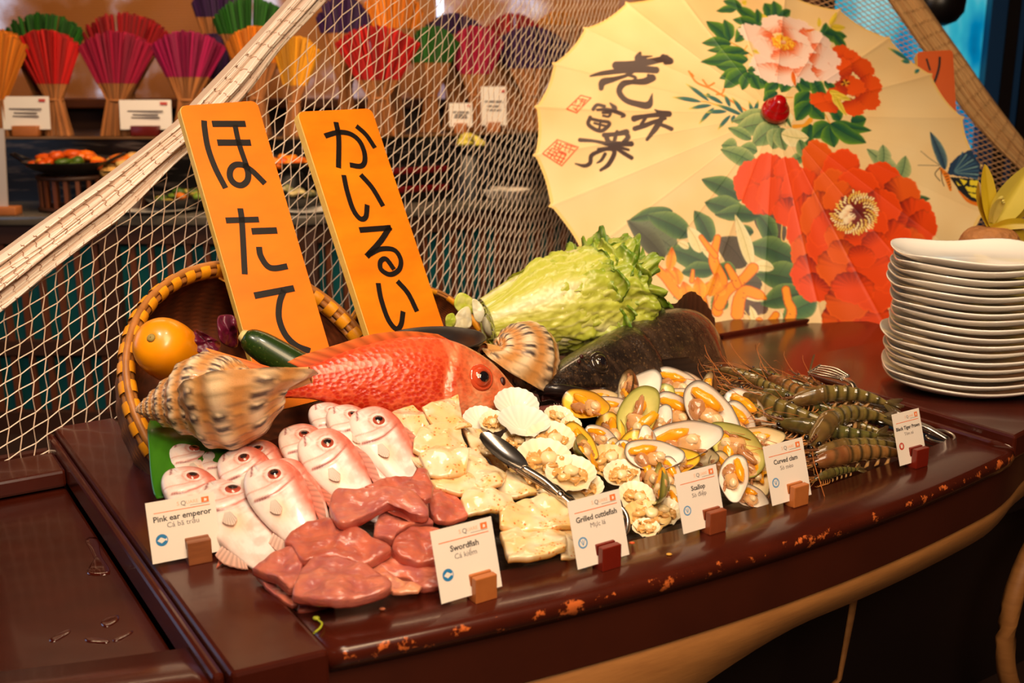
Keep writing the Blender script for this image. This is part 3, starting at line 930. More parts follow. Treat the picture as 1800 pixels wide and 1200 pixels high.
def ribbon(mb, pts, w, y0, h, smooth=True, wvar=None):
    """a brush stroke of width w lying in the local xz plane"""
    pts = np.array(pts, float)
    P = spline(pts, max(2, 8 * (len(pts) - 1))) if smooth and len(pts) > 2 else pts
    T = np.gradient(P, axis=0); T /= np.linalg.norm(T, axis=1)[:, None] + 1e-12
    Nn = np.stack([-T[:, 1], T[:, 0]], 1)
    ww = np.full(len(P), w) if wvar is None else np.interp(np.linspace(0, 1, len(P)), np.linspace(0, 1, len(wvar)), wvar) * w
    L_, R_ = P + Nn * ww[:, None] / 2, P - Nn * ww[:, None] / 2
    G = []
    for i in range(len(P)):
        G.append([(L_[i][0], y0, L_[i][1]), (L_[i][0], y0 + h, L_[i][1]), (R_[i][0], y0 + h, R_[i][1]), (R_[i][0], y0, R_[i][1])])
    k = len(mb.v)
    mb.grid(G, (0, 0, 0))
    m_ = len(G)
    mb.f.append([k, k + 1, k + 2, k + 3]); e = k + (m_ - 1) * 4; mb.f.append([e, e + 3, e + 2, e + 1])
c5 = lambda *p: [(290 + x / 5.0, 160 + y / 5.0) for x, y in p]
c6 = lambda *p: [(360 + x / 4.617, 380 + y / 4.617) for x, y in p]
c7 = lambda *p: [(510 + x / 2.857, 180 + y / 2.857) for x, y in p]
HO = [c5((341, 262), (346, 330), (375, 500), (440, 680), (530, 855)) + [10], c5((412, 291), (706, 291)) + [11.4], c5((458, 456), (752, 456)) + [11.4],
      c5((612, 300), (650, 470), (715, 660)) + [9], c5((740, 690), (690, 655), (620, 650), (575, 690), (570, 760), (610, 815), (670, 830), (720, 790), (728, 720), (700, 640)) + [10.5],
      c5((690, 655), (770, 710), (876, 815)) + [10]]
TA = [c6((168, 36), (436, 28)) + [10.5], c6((285, -62), (300, 60), (322, 472)) + [10.2], c6((378, 124), (584, 117)) + [11.5],
      c6((437, 250), (450, 320), (500, 400), (560, 424), (668, 407)) + [10.5]]
TE = [c6((400, 646), (722, 585)) + [11.6], c6((640, 600), (605, 700), (600, 830), (650, 960), (740, 1050), (852, 1095)) + [10.6]]
KA = [c7((172, 170), (240, 152), (300, 160), (345, 195), (370, 250), (372, 300), (350, 322), (298, 315)) + [8.6], c7((228, 100), (242, 180), (241, 330)) + [8.6],
      c7((330, 120), (380, 165), (424, 230)) + [8]]
I1 = [c7((267, 366), (285, 450), (315, 540), (350, 585), (378, 575), (385, 515)) + [8.4], c7((352, 364), (410, 430), (465, 522)) + [8.4]]
RU = [c7((346, 642), (505, 630)) + [9.2], c7((500, 625), (450, 700), (382, 775)) + [9], c7((385, 770), (450, 738), (520, 742), (553, 790), (545, 840), (500, 865), (455, 840), (452, 800), (480, 788), (520, 840)) + [8.2]]
I2 = [c7((440, 908), (455, 990), (490, 1090), (530, 1138), (555, 1115), (565, 1050)) + [8.4], c7((536, 898), (590, 960), (635, 1050)) + [8.4]]
board('sign_board', [(313, 182), (452, 180), (582, 624), (440, 622)], 2.04, 0.62, 0.45, 0.022, [HO, TA, TE], 'orange wooden board painted with three black kana, left of the other board', board_mat('orange_board', (246, 134, 10)))
board('sign_board', [(520, 194), (654, 192), (778, 570), (650, 592)], 2.17, 0.72, 0.48, 0.022, [KA, I1, RU, I2], 'orange wooden board painted with four black kana, right of the taller three-kana one', board_mat('orange_board_warm', (250, 150, 14)))
c8 = lambda *p: [(1560 + x / 7.5, y / 7.5) for x, y in p]
SO = [c8((512, 775), (535, 850), (560, 930)) + [3.2], c8((687, 750), (680, 870), (650, 990), (610, 1090), (540, 1200)) + [4]]
b3 = board('sign_board', [(1611, 91), (1675, 87), (1681, 190), (1616, 190)], 4.05, -0.10, 0.30, 0.035, [SO], 'dark orange board with one black kana behind the parasol at top right', mat('orange_board_dark', (214, 92, 10), 0.45, n2=(196, 70, 6), nscale=4))

make('post', MB().box((0, -0.05, -0.80), (0.05, 0.03, 1.46)), m_side, b3, smooth=False)
# ------------------------------------------------------------------ CARDS in wooden blocks
m_cardp = mat('white_card', (240, 226, 212), 0.55)
m_black_ink = mat('black_ink', (44, 36, 36), 0.6)
m_gray_ink = mat('soft_ink', (120, 106, 104), 0.6)
m_or_ink = mat('orange_ink', (236, 120, 50), 0.6)
m_pale_ink = mat('pale_orange_ink', (240, 180, 140), 0.6)
m_blue_ink = mat('blue_ink', (28, 120, 176), 0.6)
m_lblue = mat('light_blue_ink', (96, 150, 196), 0.6)
m_red_ink = mat('red_badge_ink', (196, 62, 40), 0.6)
def text_mesh(body, size, bold=0.0, align='CENTER'):
    cu = bpy.data.curves.new('text', 'FONT')
    cu.body = body; cu.size = size; cu.align_x = align; cu.offset = bold; cu.extrude = 0.00008; cu.resolution_u = 2
    o = bpy.data.objects.new('text', cu)
    COL.objects.link(o)
    dg = bpy.context.evaluated_depsgraph_get()
    me = o.evaluated_get(dg).to_mesh()
    V = np.array([v.co[:] for v in me.vertices]).reshape(-1, 3)
    F = [list(p_.vertices) for p_ in me.polygons]
    o.evaluated_get(dg).to_mesh_clear()
    bpy.data.objects.remove(o); bpy.data.curves.remove(cu)
    return V, F
def card(px, py, w, h, title, sub, badge, wood, label, dx=-0.012, yaw=0.571, tilt=0.30, z=Z, bw=0.034):
    q = onz(px, py, z)
    cy, sy = math.cos(yaw), math.sin(yaw)
    R = np.array([[cy, -sy, 0], [sy, cy, 0], [0, 0, 1]])    # local x along the rail, -y towards the guest
    t = thing('price_card', q, label, 'name card', 'seafood name cards along the front rail', R=R)
    bl = MB()
    d, hh = 0.026, 0.036
    bl.box((0, -d * 0.28, hh / 2), (bw, d * 0.44, hh), bev=0.0012)
    bl.box((0, d * 0.28, hh / 2), (bw, d * 0.44, hh), bev=0.0012)
    bl.box((0, 0, 0.004), (bw * 0.98, d * 0.5, 0.008))
    make('wood_block', bl, wood, t, smooth=False)
    ct, st = math.cos(tilt), math.sin(tilt)
    RT = np.array([[1, 0, 0], [0, ct, -st], [0, st, ct]]) @ np.array([[1, 0, 0], [0, 0, -1], [0, 1, 0]])   # card xy -> local, leaning back (+y)
    RT = np.stack([np.array([1, 0, 0]), np.array([0, st, ct]), np.array([0, -ct, st])], 1)
    base = np.array([dx, -0.0015, 0.009])
    cd = make('card', MB().box(base + RT @ np.array([0, h / 2, 0]), (w, h, 0.0006), R=RT), m_cardp, t, smooth=False)
    def ink(name, V, F, m_):
        V = np.array(V, float) @ RT.T + base + RT @ np.array([0, 0, 0.0005])
        make(name, MB().add(V, F), m_, cd, smooth=False)
    def rect(x0, y0, x1, y1):
        return [(x0, y0, 0), (x1, y0, 0), (x1, y1, 0), (x0, y1, 0)], [[0, 1, 2, 3]]
    def poly(pts):
        return [(x, y, 0) for x, y in pts], [list(range(len(pts)))]
    V, F = text_mesh(title, w * 0.118, 0.00022); V[:, 1] += h * 0.66
    ink('printed_title', V, F, m_black_ink)
    V, F = text_mesh(sub, w * 0.108); V[:, 1] += h * 0.545
    ink('printed_subtitle', V, F, m_gray_ink)
    ink('printed_rule', *rect(-w * 0.40, h * 0.80, w * 0.42, h * 0.812), m_or_ink)
    # small logo: an orange square with a white notch and pale letters
    ink('logo_square', *rect(w * 0.30, h * 0.855, w * 0.41, h * 0.945), m_or_ink)
    V, F = poly([(w * 0.335, h * 0.875), (w * 0.375, h * 0.875), (w * 0.38, h * 0.91), (w * 0.345, h * 0.925)]); V = [(x, y, 0.0001) for x, y, _ in V]
    ink('logo_notch', V, F, m_cardp)
    V, F = text_mesh('S', w * 0.085, 0, 'LEFT'); V[:, 0] += -w * 0.06; V[:, 1] += h * 0.87
    ink('logo_letters', V, F, m_pale_ink)
    V, F = text_mesh('Q', w * 0.10, 0, 'LEFT'); V[:, 0] += -w * 0.005; V[:, 1] += h * 0.862
    ink('logo_letters', V, F, m_gray_ink)
    V, F = text_mesh('UARE', w * 0.072, 0, 'LEFT'); V[:, 0] += w * 0.075; V[:, 1] += h * 0.875
    ink('logo_letters', V, F, m_pale_ink)
    ink('logo_tagline', *rect(w * 0.13, h * 0.842, w * 0.41, h * 0.848), m_gray_ink)
    cx, cyy, rr = -w * 0.33, h * 0.36, w * 0.088
    circ = [(cx + rr * math.cos(a_), cyy + rr * math.sin(a_)) for a_ in np.linspace(0, 2 * math.pi, 28, endpoint=False)]
    if badge == 'fish':
        ink('badge', *poly(circ), m_blue_ink)
        V, F = poly([(cx - rr * .75, cyy), (cx - rr * .1, cyy + rr * .5), (cx + rr * .6, cyy + .08 * rr), (cx + rr * .85, cyy + rr * .3), (cx + rr * .85, cyy - rr * .3), (cx + rr * .6, cyy - .08 * rr), (cx - rr * .1, cyy - rr * .5)])
        ink('badge_symbol', [(x, y, 0.0001) for x, y, _ in V], F, m_cardp)
    elif badge == 'shell':
        ink('badge', *poly(circ), m_lblue)
        V, F = poly([(cx + rr * .72 * math.cos(a_), cyy + rr * .72 * math.sin(a_)) for a_ in np.linspace(0, 2 * math.pi, 24, endpoint=False)])
        ink('badge_symbol', [(x, y, 0.0001) for x, y, _ in V], F, m_cardp)
        for k in (-0.5, 0, 0.5):
            V, F = poly([(cx - rr * .06, cyy - rr * .45), (cx + rr * .06, cyy - rr * .45), (cx + rr * (k + .07), cyy + rr * .5), (cx + rr * (k - .07), cyy + rr * .5)])
            ink('badge_symbol', [(x, y, 0.0002) for x, y, _ in V], F, m_lblue)
    else:
        ink('badge', *poly(circ), m_red_ink)
        V, F = poly([(cx - rr * .45, cyy + rr * .55), (cx - rr * .2, cyy + rr * .6), (cx - rr * .05, cyy + rr * .1), (cx + rr * .1, cyy + rr * .6), (cx + rr * .4, cyy + rr * .5), (cx + rr * .45, cyy - rr * .3), (cx, cyy - rr * .6), (cx - rr * .45, cyy - rr * .3)])
        ink('badge_symbol', [(x, y, 0.0001) for x, y, _ in V], F, m_cardp)
    return t
m_w1 = mat('block_brown', (150, 86, 46), 0.4, n2=(104, 54, 26), nscale=30, nstretch=(1, 1, 5))
m_w2 = mat('block_tan', (186, 108, 52), 0.4, n2=(160, 86, 38), nscale=60)
m_w3 = mat('block_mahogany', (118, 30, 16), 0.3, n2=(96, 20, 12), nscale=20)
m_w4 = mat('block_walnut', (140, 66, 34), 0.4, n2=(110, 48, 24), nscale=40)
card(350, 985, 0.098, 0.088, 'Pink ear emperor', 'Cá bã trầu', 'fish', m_w1, 'white name card for the pink fish in a striped brown block, on the left beam', dx=-0.016, yaw=0.48, z=Z + 0.006)
card(847, 1050, 0.096, 0.098, 'Swordfish', 'Cá kiếm', 'fish', m_w2, 'white name card reading Swordfish in a tan block', dx=-0.016)
card(1066, 995, 0.094, 0.098, 'Grilled cuttlefish', 'Mực lá', 'shell', m_w3, 'white name card reading Grilled cuttlefish in a mahogany block', dx=-0.006)
card(1252, 932, 0.087, 0.093, 'Scallop', 'Sò điệp', 'shell', m_w4, 'white name card reading Scallop in a brown block', dx=-0.018)
card(1398, 885, 0.092, 0.098, 'Curved clam', 'Sò mèo', 'shell', m_w2, 'white name card reading Curved clam in a tan-brown block', dx=-0.010)
card(1610, 818, 0.076, 0.094, 'Black Tiger Prawn', 'Tôm sú', 'prawn', m_w3, 'white name card reading Black Tiger Prawn in a dark red block, farthest right', dx=-0.010)

# ------------------------------------------------------------------ PLATES
def plate_mesh():
    mb = MB()
    n = 64
    an = np.linspace(0, 2 * math.pi, n, endpoint=False)
    k = 3.2
    rs_ = (np.abs(np.cos(an)) ** k + np.abs(np.sin(an)) ** k) ** (-1 / k)
    prof = [(0.001, 0.004), (0.35, 0.004), (0.62, 0.006), (0.80, 0.012), (0.93, 0.020), (0.985, 0.0245), (1.0, 0.0255), (1.004, 0.0225), (0.985, 0.0195), (0.93, 0.0150), (0.80, 0.007), (0.60, 0.0008), (0.45, 0.0), (0.001, 0.0)]
    P = np.zeros((len(prof), n, 3))
    for i, (r, z) in enumerate(prof):
        f = r * 0.186
        P[i, :, 0] = f * rs_ * np.cos(an) * 0.86
        P[i, :, 1] = f * rs_ * np.sin(an) * 0.86
        corner = (rs_ - 1) / (rs_.max() - 1)
        P[i, :, 2] = z + max(0, r - 0.5) * 0.018 * corner
    mb.grid(P, (230, 225, 215), cv=True, flip=True)
    return mb
m_plate = mat('glazed_plate', (240, 232, 222), 0.12, coat=0.6)
pc = onz(1545, 660, Z + 0.04)
ctr = np.array([pc[0] + 0.168, pc[1] - 0.035, Z + 0.0285])
rs = random.Random(12)
p0 = None
NP = 17
for i in range(NP):
    lab = 'lowest white plate of the tall stack at right' if i == 0 else ('topmost white square plate of the stack, seen from above' if i == NP - 1 else 'white square plate in the stack, %s from the top' % ['', 'second', 'third', 'fourth', 'fifth', 'sixth', 'seventh', 'eighth', 'ninth', 'tenth', 'eleventh', 'twelfth', 'thirteenth', 'fourteenth', 'fifteenth', 'sixteenth'][NP - 1 - i])
    a_ = math.radians(-8 + rs.uniform(-7, 7))
    if i == 9: a_ -= math.radians(9)
    loc = (ctr[0] + rs.uniform(-.006, .006), ctr[1] + rs.uniform(-.006, .006), ctr[2] + i * 0.0170)
    if p0 is None:
        p0 = o = make('square_plate', plate_mesh(), m_plate)
    else:
        o = p0.copy(); COL.objects.link(o)
    o.location = loc; o.rotation_euler = (0, 0, a_)
    tag(o, lab, 'plate', 'white plates in the stack')
# ================================================================== FISHING NET
m_twine = mat('net_twine', attr=True, rough=0.75)
NQ0, NQ1 = np.array([-0.92, 2.05, 0]), np.array([0.10, 3.65, 0])
ND = nrm(NQ1 - NQ0)
NN = np.array([ND[1], -ND[0], 0])          # towards the guest
def on_net(px, py):
    return onplane(px, py, NQ0, NN)
def poly_x(pts, y=None, x=None):
    pts = np.array(pts, float)
    return np.interp(x, pts[:, 0], pts[:, 1])
RU_ = [(-40, 472), (0, 447), (65, 400), (180, 318), (307, 220), (348, 175), (430, 88), (510, 0), (560, -60)]
RL_ = [(-40, 578), (0, 548), (67, 494), (150, 429), (200, 392), (290, 300), (330, 265), (420, 175), (480, 92), (560, 5), (610, -60)]
net = thing('fishing_net', on_net(300, 760), 'cream fishing net hanging behind the boards with its gathered edge rolled up diagonally', 'net')
org = np.array(net.location)
def gathered(name, upper, lower, proj_, nvec, bulge, folds, parent, org_, cols, seed=0, nu=90, threads=64, step=20):
    up_, lo_ = resample_open(upper, nu), resample_open(lower, nu)
    nv = 56
    rs = np.random.default_rng(seed)
    ph = rs.uniform(0, 6.28, 4)
    W = np.zeros((nu, nv, 3)); C = np.zeros((nu, nv, 3))
    vv = np.linspace(0, 1, nv)
    H = np.zeros((nu, nv))
    for i in range(nu):
        u = i / (nu - 1)
        for j, v in enumerate(vv):
            p_ = up_[i] * (1 - v) + lo_[i] * v
            H[i, j] = bulge * (math.sin(math.pi * v) ** 0.5 + 0.30 * math.sin(folds * 6.28 * (v + 0.06 * math.sin(3 * u + ph[0])) + ph[1]) + 0.15 * math.sin(folds * 14 * v + 5 * u + ph[2]))
            W[i, j] = proj_(*p_) + nvec * H[i, j]
    mb = MB().grid(W - org_, np.broadcast_to(np.array(cols[0], float), (nu, nv, 3)))
    back = W - nvec * (H + 0.012)[..., None] * 1.0
    mb.grid(back - org_, cols[0], flip=True)
    pa = make(name, mb, m_twine, parent)
    tm = MB()
    for k in range(threads):
        v0 = rs.uniform(0.01, 0.99)
        i0 = 0 if rs.random() < .6 else int(rs.uniform(0, nu * 0.6)); i1 = nu - 1 if rs.random() < .6 else int(rs.uniform(i0 + 12, nu + 10))
        pts = []
        for i in range(i0, min(i1, nu - 1) + 1, 2):
            v = np.clip(v0 + 0.02 * math.sin(i * 0.23 + k), 0, 1)
            j = v * (nv - 1); j0 = min(int(j), nv - 2)
            pts.append(W[i, j0] * (1 - j + j0) + W[i, j0 + 1] * (j - j0) + nvec * 0.0022)
        if len(pts) > 3:
            tm.tube(np.array(pts) - org_, 0.0016 * rs.uniform(0.8, 1.5), 4, cols[1 + k % 2], cap=False)
    make('edge_threads', tm, m_twine, pa)
    km = MB()
    for i in range(3, nu - 2, 3):
        pts = []
        for j in range(1, nv - 1):
            ii = i + (1 if (j // 3) % 2 else 0) * 0.5
            i_ = int(ii)
            pts.append(W[i_, j] * (1 - ii + i_) + W[min(i_ + 1, nu - 1), j] * (ii - i_) + nvec * (0.003 + 0.001 * rs.random()))
        km.tube(np.array(pts) - org_, 0.0009, 4, cols[3], cap=False)
    make('edge_knots', km, m_twine, pa)
def resample_open(pts, n):
    d = spline(pts, 400)
    seg = np.linalg.norm(np.diff(d, axis=0), axis=1)
    cs = np.concatenate([[0], np.cumsum(seg)])
    u = np.linspace(0, cs[-1], n)
    return np.stack([np.interp(u, cs, d[:, i]) for i in range(2)], 1)
CRM, CR2, CR3, CRK = (226, 202, 184), (244, 230, 216), (226, 200, 180), (170, 128, 100)
gathered('gathered_edge', RU_, RL_, on_net, NN, 0.026, 2.4, net, org, (CRM, CR2, CR3, CRK), 3)
# mesh: one family of twines nearly upright, the other climbing to the right; every crossing is a knot
rs = np.random.default_rng(5)
px_cols = [-60.0]
while px_cols[-1] < 1075:
    x = px_cols[-1]
    px_cols.append(x + np.interp(x, [-60, 150, 450, 700, 900, 1075], [24, 22, 17.5, 13.0, 8.5, 6.0]))
px_cols = np.array(px_cols)
def knot(p, q):
    x = px_cols[p]
    vy = np.interp(x, [0, 300, 600, 800, 950, 1075], [27, 27, 26, 23, 18, 15])
    y = 900 - q * vy - p * 14.5 + 5 * math.sin(p * 0.31)
    x2 = x + (2.2 if (p + q) % 2 else -2.2) * np.interp(x, [0, 900], [1, .45]) + rs.uniform(-.7, .7) + 10 * math.sin(y * 0.008 + 1.0) * np.interp(x, [0, 300], [0.3, 1])
    return x2, y + rs.uniform(-.8, .8)
def inside(x, y):
    if y < -58 or y > 870 or x < -55:
        return False
    lim = np.interp(x, [p_[0] for p_ in RL_], [p_[1] for p_ in RL_], left=600, right=-70)
    if y < lim - 14:
        return False
    if 300 < x < 560 and y < np.interp(x, [300, 560], [310, 40]):
        return False
    return True
K = {}
nP = len(px_cols)
for p in range(nP):
    for q in range(-60, 75):
        x, y = knot(p, q)
        if inside(x, y):
            K[(p, q)] = on_net(x, y)
tw = MB()
T1, T2 = (240, 222, 200), (220, 190, 164)
def strand(mb, a, b, c, r=0.00125, sag=0.0):
    mb.tube(np.array([a, b]) - org, r, 3, c, cap=False)
for (p, q), w in K.items():
    if (p + 1, q) in K:
        strand(tw, w, K[(p + 1, q)], T1)
    if (p, q + 1) in K:
        strand(tw, w, K[(p, q + 1)], T2)
for w in K.values():
    d = 0.0019
    w = w - org
    tw.add([w + (d, 0, 0), w - (d, 0, 0), w + NN * d, w - NN * d, w + (0, 0, d), w - (0, 0, d)],
           [[0, 2, 4], [2, 1, 4], [1, 3, 4], [3, 0, 4], [2, 0, 5], [1, 2, 5], [3, 1, 5], [0, 3, 5]], T1)
make('mesh_twine', tw, m_twine, net, smooth=False)
# right-hand end of the net, behind the parasol
YR = 4.35
def on_net2(px, py):
    return ony(px, py, YR)
net2 = thing('fishing_net', on_net2(1740, 420), 'tan fishing net with a rolled edge falling to the right behind the parasol', 'net')
org2 = np.array(net2.location)
NB = np.array([0, -1.0, 0])
U2 = [(1575, -70), (1622, 0), (1700, 108), (1735, 160), (1800, 248), (1850, 312)]
L2 = [(1520, -70), (1562, 0), (1640, 112), (1690, 188), (1745, 252), (1800, 306), (1850, 360)]
gathered('gathered_edge', U2, L2, on_net2, NB, 0.03, 1.3, net2, org2, ((222, 176, 116), (230, 186, 126), (206, 156, 100), (160, 112, 66)), 8, nu=60, threads=46)
K = {}
rs = np.random.default_rng(6)
for p in range(0, 60):
    for q in range(0, 75):
        x = 1420 + p * 8.2 + rs.uniform(-.4, .4)
        y = -80 + q * 9.5 + (p % 2) * 4.7 + (x - 1420) * 0.25
        lim = np.interp(x, [1500, 1562, 1640, 1690, 1745, 1800, 1850], [-90, 0, 112, 188, 252, 306, 360])
        if lim - 8 < y < 520 and y > -60:
            K[(p, q)] = on_net2(x, y)
tw = MB()
org_keep, org = org, org2
for (p, q), w in K.items():
    for dp, dq in ((1, 0), (1, -1 if p % 2 == 0 else 1)):
        if (p + dp, q + dq) in K:
            strand(tw, w, K[(p + dp, q + dq)], (196, 150, 104), 0.0019)
org = org_keep
make('mesh_twine', tw, m_twine, net2, smooth=False)
# ================================================================== PAPER PARASOL
UC = np.array([0.795, 3.522, 1.313]); UN = nrm([0.0755, -0.7315, 0.6776]); UR = 0.7285
U1 = nrm(np.cross(UP, UN)); U2_ = np.cross(UN, U1)
RU3 = np.stack([U1, U2_, UN], 1)
NRIB = 23
par = thing('paper_parasol', UC, 'open cream paper parasol painted with red and pink peonies, standing on its rim', 'parasol', R=RU3)
NT, NR = NRIB * 60, 320
th = np.linspace(0, 2 * math.pi, NT, endpoint=False)
ph0 = math.radians(9.6)
fr = ((th - ph0) / (2 * math.pi / NRIB)) % 1.0          # 0 at a rib
half = math.pi / NRIB
chord = math.cos(half) / np.cos((fr - 0.5) * 2 * half)
rim = UR * (chord - 0.012 * np.sin(math.pi * fr) + 0.012 * np.exp(-(np.minimum(fr, 1 - fr) / 0.03) ** 2))
rr = np.concatenate([[0.012], np.linspace(0.02, 1.0, NR - 1)])
RRg, TTg = np.meshgrid(rr, np.arange(NT), indexing='ij')
rad = RRg * rim[TTg.astype(int)]
H0 = 0.155
hgt = H0 * (1 - RRg) ** 1.12 + 0.012 * (1 - RRg)
frg = fr[TTg.astype(int)]
hgt = hgt - 0.0055 * np.sin(math.pi * frg) ** 1.0 * np.clip(RRg * 1.1, 0, 1) ** 1.5
rsn = np.random.default_rng(3)
wr = sum(rsn.uniform(.3, 1) * np.sin(k * th * NRIB / 4.0 + rsn.uniform(0, 6)) for k in (2, 3, 5, 7))
hgt = hgt + 0.0007 * wr[TTg.astype(int)] * RRg
CX, CY = rad * np.cos(th)[TTg.astype(int)], rad * np.sin(th)[TTg.astype(int)]
# every paper point projected to camera image pixels, where the artwork is laid out
cf, cd_ = np.array([0, CP, -SP]), np.array([0, -SP, -CP])
def pixel_xy(X, Y, Zl):
    P = UC + X[..., None] * U1 + Y[..., None] * U2_ + Zl[..., None] * UN - CV
    z = P @ cf
    return 900 + FPX * P[..., 0] / z, 600 + FPX * (P @ cd_) / z
base_h = H0 * (1 - RRg) ** 1.12 + 0.012 * (1 - RRg)
QX, QY = pixel_xy(CX, CY, base_h)
QX, QY = QX.ravel(), QY.ravel()
ART = np.empty((QX.size, 3))
# cheap layered value noise for mottling
def vnoise(x, y, sc, seed):
    x, y = x * sc, y * sc
    xi, yi = np.floor(x).astype(int), np.floor(y).astype(int)
    xf, yf = x - xi, y - yi
    xf, yf = xf * xf * (3 - 2 * xf), yf * yf * (3 - 2 * yf)
    def h(i, j):
        n = (i * 374761393 + j * 668265263 + seed * 974711) & 0x7fffffff
        n = (n ^ (n >> 13)) * 1274126177 & 0x7fffffff
        return (n & 0xffff) / 65535.0
    return (h(xi, yi) * (1 - xf) + h(xi + 1, yi) * xf) * (1 - yf) + (h(xi, yi + 1) * (1 - xf) + h(xi + 1, yi + 1) * xf) * yf
mot = 0.6 * vnoise(QX, QY, 0.010, 1) + 0.4 * vnoise(QX, QY, 0.03, 2)
ART[:] = cmix((250, 222, 168), (240, 198, 134), mot)
RF = RRg.ravel()
ART[RF > 0.985] = (244, 204, 122)
def blend(idx, col, al):
    ART[idx] = ART[idx] * (1 - al[:, None]) + np.asarray(col) * al[:, None]
def box_idx(x0, y0, x1, y1):
    return np.nonzero((QX > x0) & (QX < x1) & (QY > y0) & (QY < y1))[0]
def leaf(b, t, w, dark=(34, 84, 60), light=(150, 172, 60), lobed=0.0, vein=(30, 60, 44), tipc=None):
    b, t = np.array(b, float), np.array(t, float)
    L_ = np.linalg.norm(t - b); d = (t - b) / L_; n = np.array([-d[1], d[0]])
    pad = w
    i = box_idx(min(b[0], t[0]) - pad, min(b[1], t[1]) - pad, max(b[0], t[0]) + pad, max(b[1], t[1]) + pad)
    if not len(i): return
    x, y = QX[i] - b[0], QY[i] - b[1]
    u = (x * d[0] + y * d[1]) / L_; v = x * n[0] + y * n[1]
    v = v - 0.10 * w * np.sin(math.pi * u)
    prof = np.where((u > 0) & (u < 1), np.sin(math.pi * np.clip(u, 0, 1) ** 0.8) ** 0.75, 0) * w / 2
    if lobed:
        prof = prof * (1 + lobed * np.sin(u * 11 + np.sign(v) * 1.2))
    e = np.clip(prof - np.abs(v), 0, 1.2) / 1.2
    k = np.clip(np.abs(v) / np.maximum(prof, 1e-3), 0, 1)
    c = cmix(dark, light, np.clip(0.15 + 0.75 * k ** 2.2 + 0.25 * (u - .5) + 0.25 * (v > 0) - 0.08, 0, 1))
    if tipc is not None:
        c = cmix(c, tipc, sstep(u, 0.55, 1.0))
    if vein is not None:
        lw = np.exp(-(v / 0.7) ** 2) * 0.7
        c = c * (1 - lw[:, None]) + np.array(vein) * lw[:, None]
        side = np.abs(((u * 6 + np.abs(v) / w * 1.6) % 1) - 0.5) < 0.035
        c[side] = c[side] * 0.75 + np.array(vein) * 0.25
        ed = np.exp(-((prof - np.abs(v)) / 0.8) ** 2) * 0.35
        c = c * (1 - ed[:, None]) + np.array(vein) * ed[:, None]
    blend(i, c, e)
def petal(cx, cy, rx, ry, rot, edge, basec, toward, ruf=0.10, seed=0, vs=0.55):
    """a ruffled petal: base colour on the side of `toward`, edge colour away from it"""
    m_ = max(rx, ry) * 1.35
    i = box_idx(cx - m_, cy - m_, cx + m_, cy + m_)
    if not len(i): return
    x, y = QX[i] - cx, QY[i] - cy
    c_, s_ = math.cos(rot), math.sin(rot)
    u, v = (x * c_ + y * s_) / rx, (-x * s_ + y * c_) / ry
    ang = np.arctan2(v, u)
    rad_ = np.hypot(u, v)
    R_ = 1 + ruf * (np.sin(ang * 7 + seed) * 0.5 + np.sin(ang * 13 + seed * 2.1) * 0.35 + np.sin(ang * 23 + seed * 1.3) * 0.25)
    e = np.clip((R_ - rad_) * min(rx, ry) / 1.2, 0, 1)
    dv = np.array(toward, float) - (cx, cy); dl = np.linalg.norm(dv) + 1e-6
    g = (x * dv[0] + y * dv[1]) / dl / (0.5 * (rx + ry))       # +1 at the base side
    strk = 0.16 * np.sin(ang * 17 + seed * 3) * np.clip(rad_, 0, 1)
    t = sstep(g + strk, -0.15, 1.0) * vs * 1.75
    c = cmix(edge, basec, t)
    k = np.clip((rad_ / R_ - 0.86) / 0.14, 0, 1)
    c = c * (1 - 0.16 * (k * (g > -0.2))[:, None])
    c = c + (14 * (k * (g < 0)))[:, None]
    blend(i, np.clip(c, 0, 255), e)
def stroke(pts, w, col, wv=None, al=1.0, outline=None):
    P = spline(pts, max(2, (len(pts) - 1) * 8)) if len(pts) > 2 else np.array(pts, float)
    W = np.full(len(P), float(w)) if wv is None else w * np.interp(np.linspace(0, 1, len(P)), np.linspace(0, 1, len(wv)), wv)
    m_ = w + 3
    i = box_idx(P[:, 0].min() - m_, P[:, 1].min() - m_, P[:, 0].max() + m_, P[:, 1].max() + m_)
    if not len(i): return
    x, y = QX[i], QY[i]
    best = np.full(len(i), -1e9)
    for k in range(len(P) - 1):
        a_, b_ = P[k], P[k + 1]
        d = b_ - a_; ll = d @ d + 1e-9
        t = np.clip(((x - a_[0]) * d[0] + (y - a_[1]) * d[1]) / ll, 0, 1)
        dist = np.hypot(x - a_[0] - t * d[0], y - a_[1] - t * d[1])
        best = np.maximum(best, (W[k] * (1 - t) + W[k + 1] * t) / 2 - dist)
    if outline is not None:
        blend(i, outline, np.clip(best + 1.2, 0, 1) * al)
        blend(i, col, np.clip(best - 0.4, 0, 1) * al)
    else:
        blend(i, col, np.clip(best + 0.5, 0, 1) * al)
def region(pts, col, al=1.0):
    P = np.array(pts, float)
    i = box_idx(P[:, 0].min(), P[:, 1].min(), P[:, 0].max(), P[:, 1].max())
    if not len(i): return
    x, y = QX[i], QY[i]
    ins = np.zeros(len(i), bool)
    for k in range(len(P)):
        a_, b_ = P[k], P[(k + 1) % len(P)]
        cond = (a_[1] > y) != (b_[1] > y)
        ins ^= cond & (x < (b_[0] - a_[0]) * (y - a_[1]) / (b_[1] - a_[1] + 1e-9) + a_[0])
    j = i[ins]
    blend(j, col, np.full(len(j), al))
e1 = lambda *p: [(1180 + x / 4.5, y / 4.5) for x, y in p]
e2 = lambda *p: [(1080 + x / 2.8125, 300 + y / 2.8125) for x, y in p]
e3 = lambda *p: [(1300 + x / 2.858, y / 2.858) for x, y in p]
e4 = lambda *p: [(920 + x / 4.0, y / 4.0) for x, y in p]
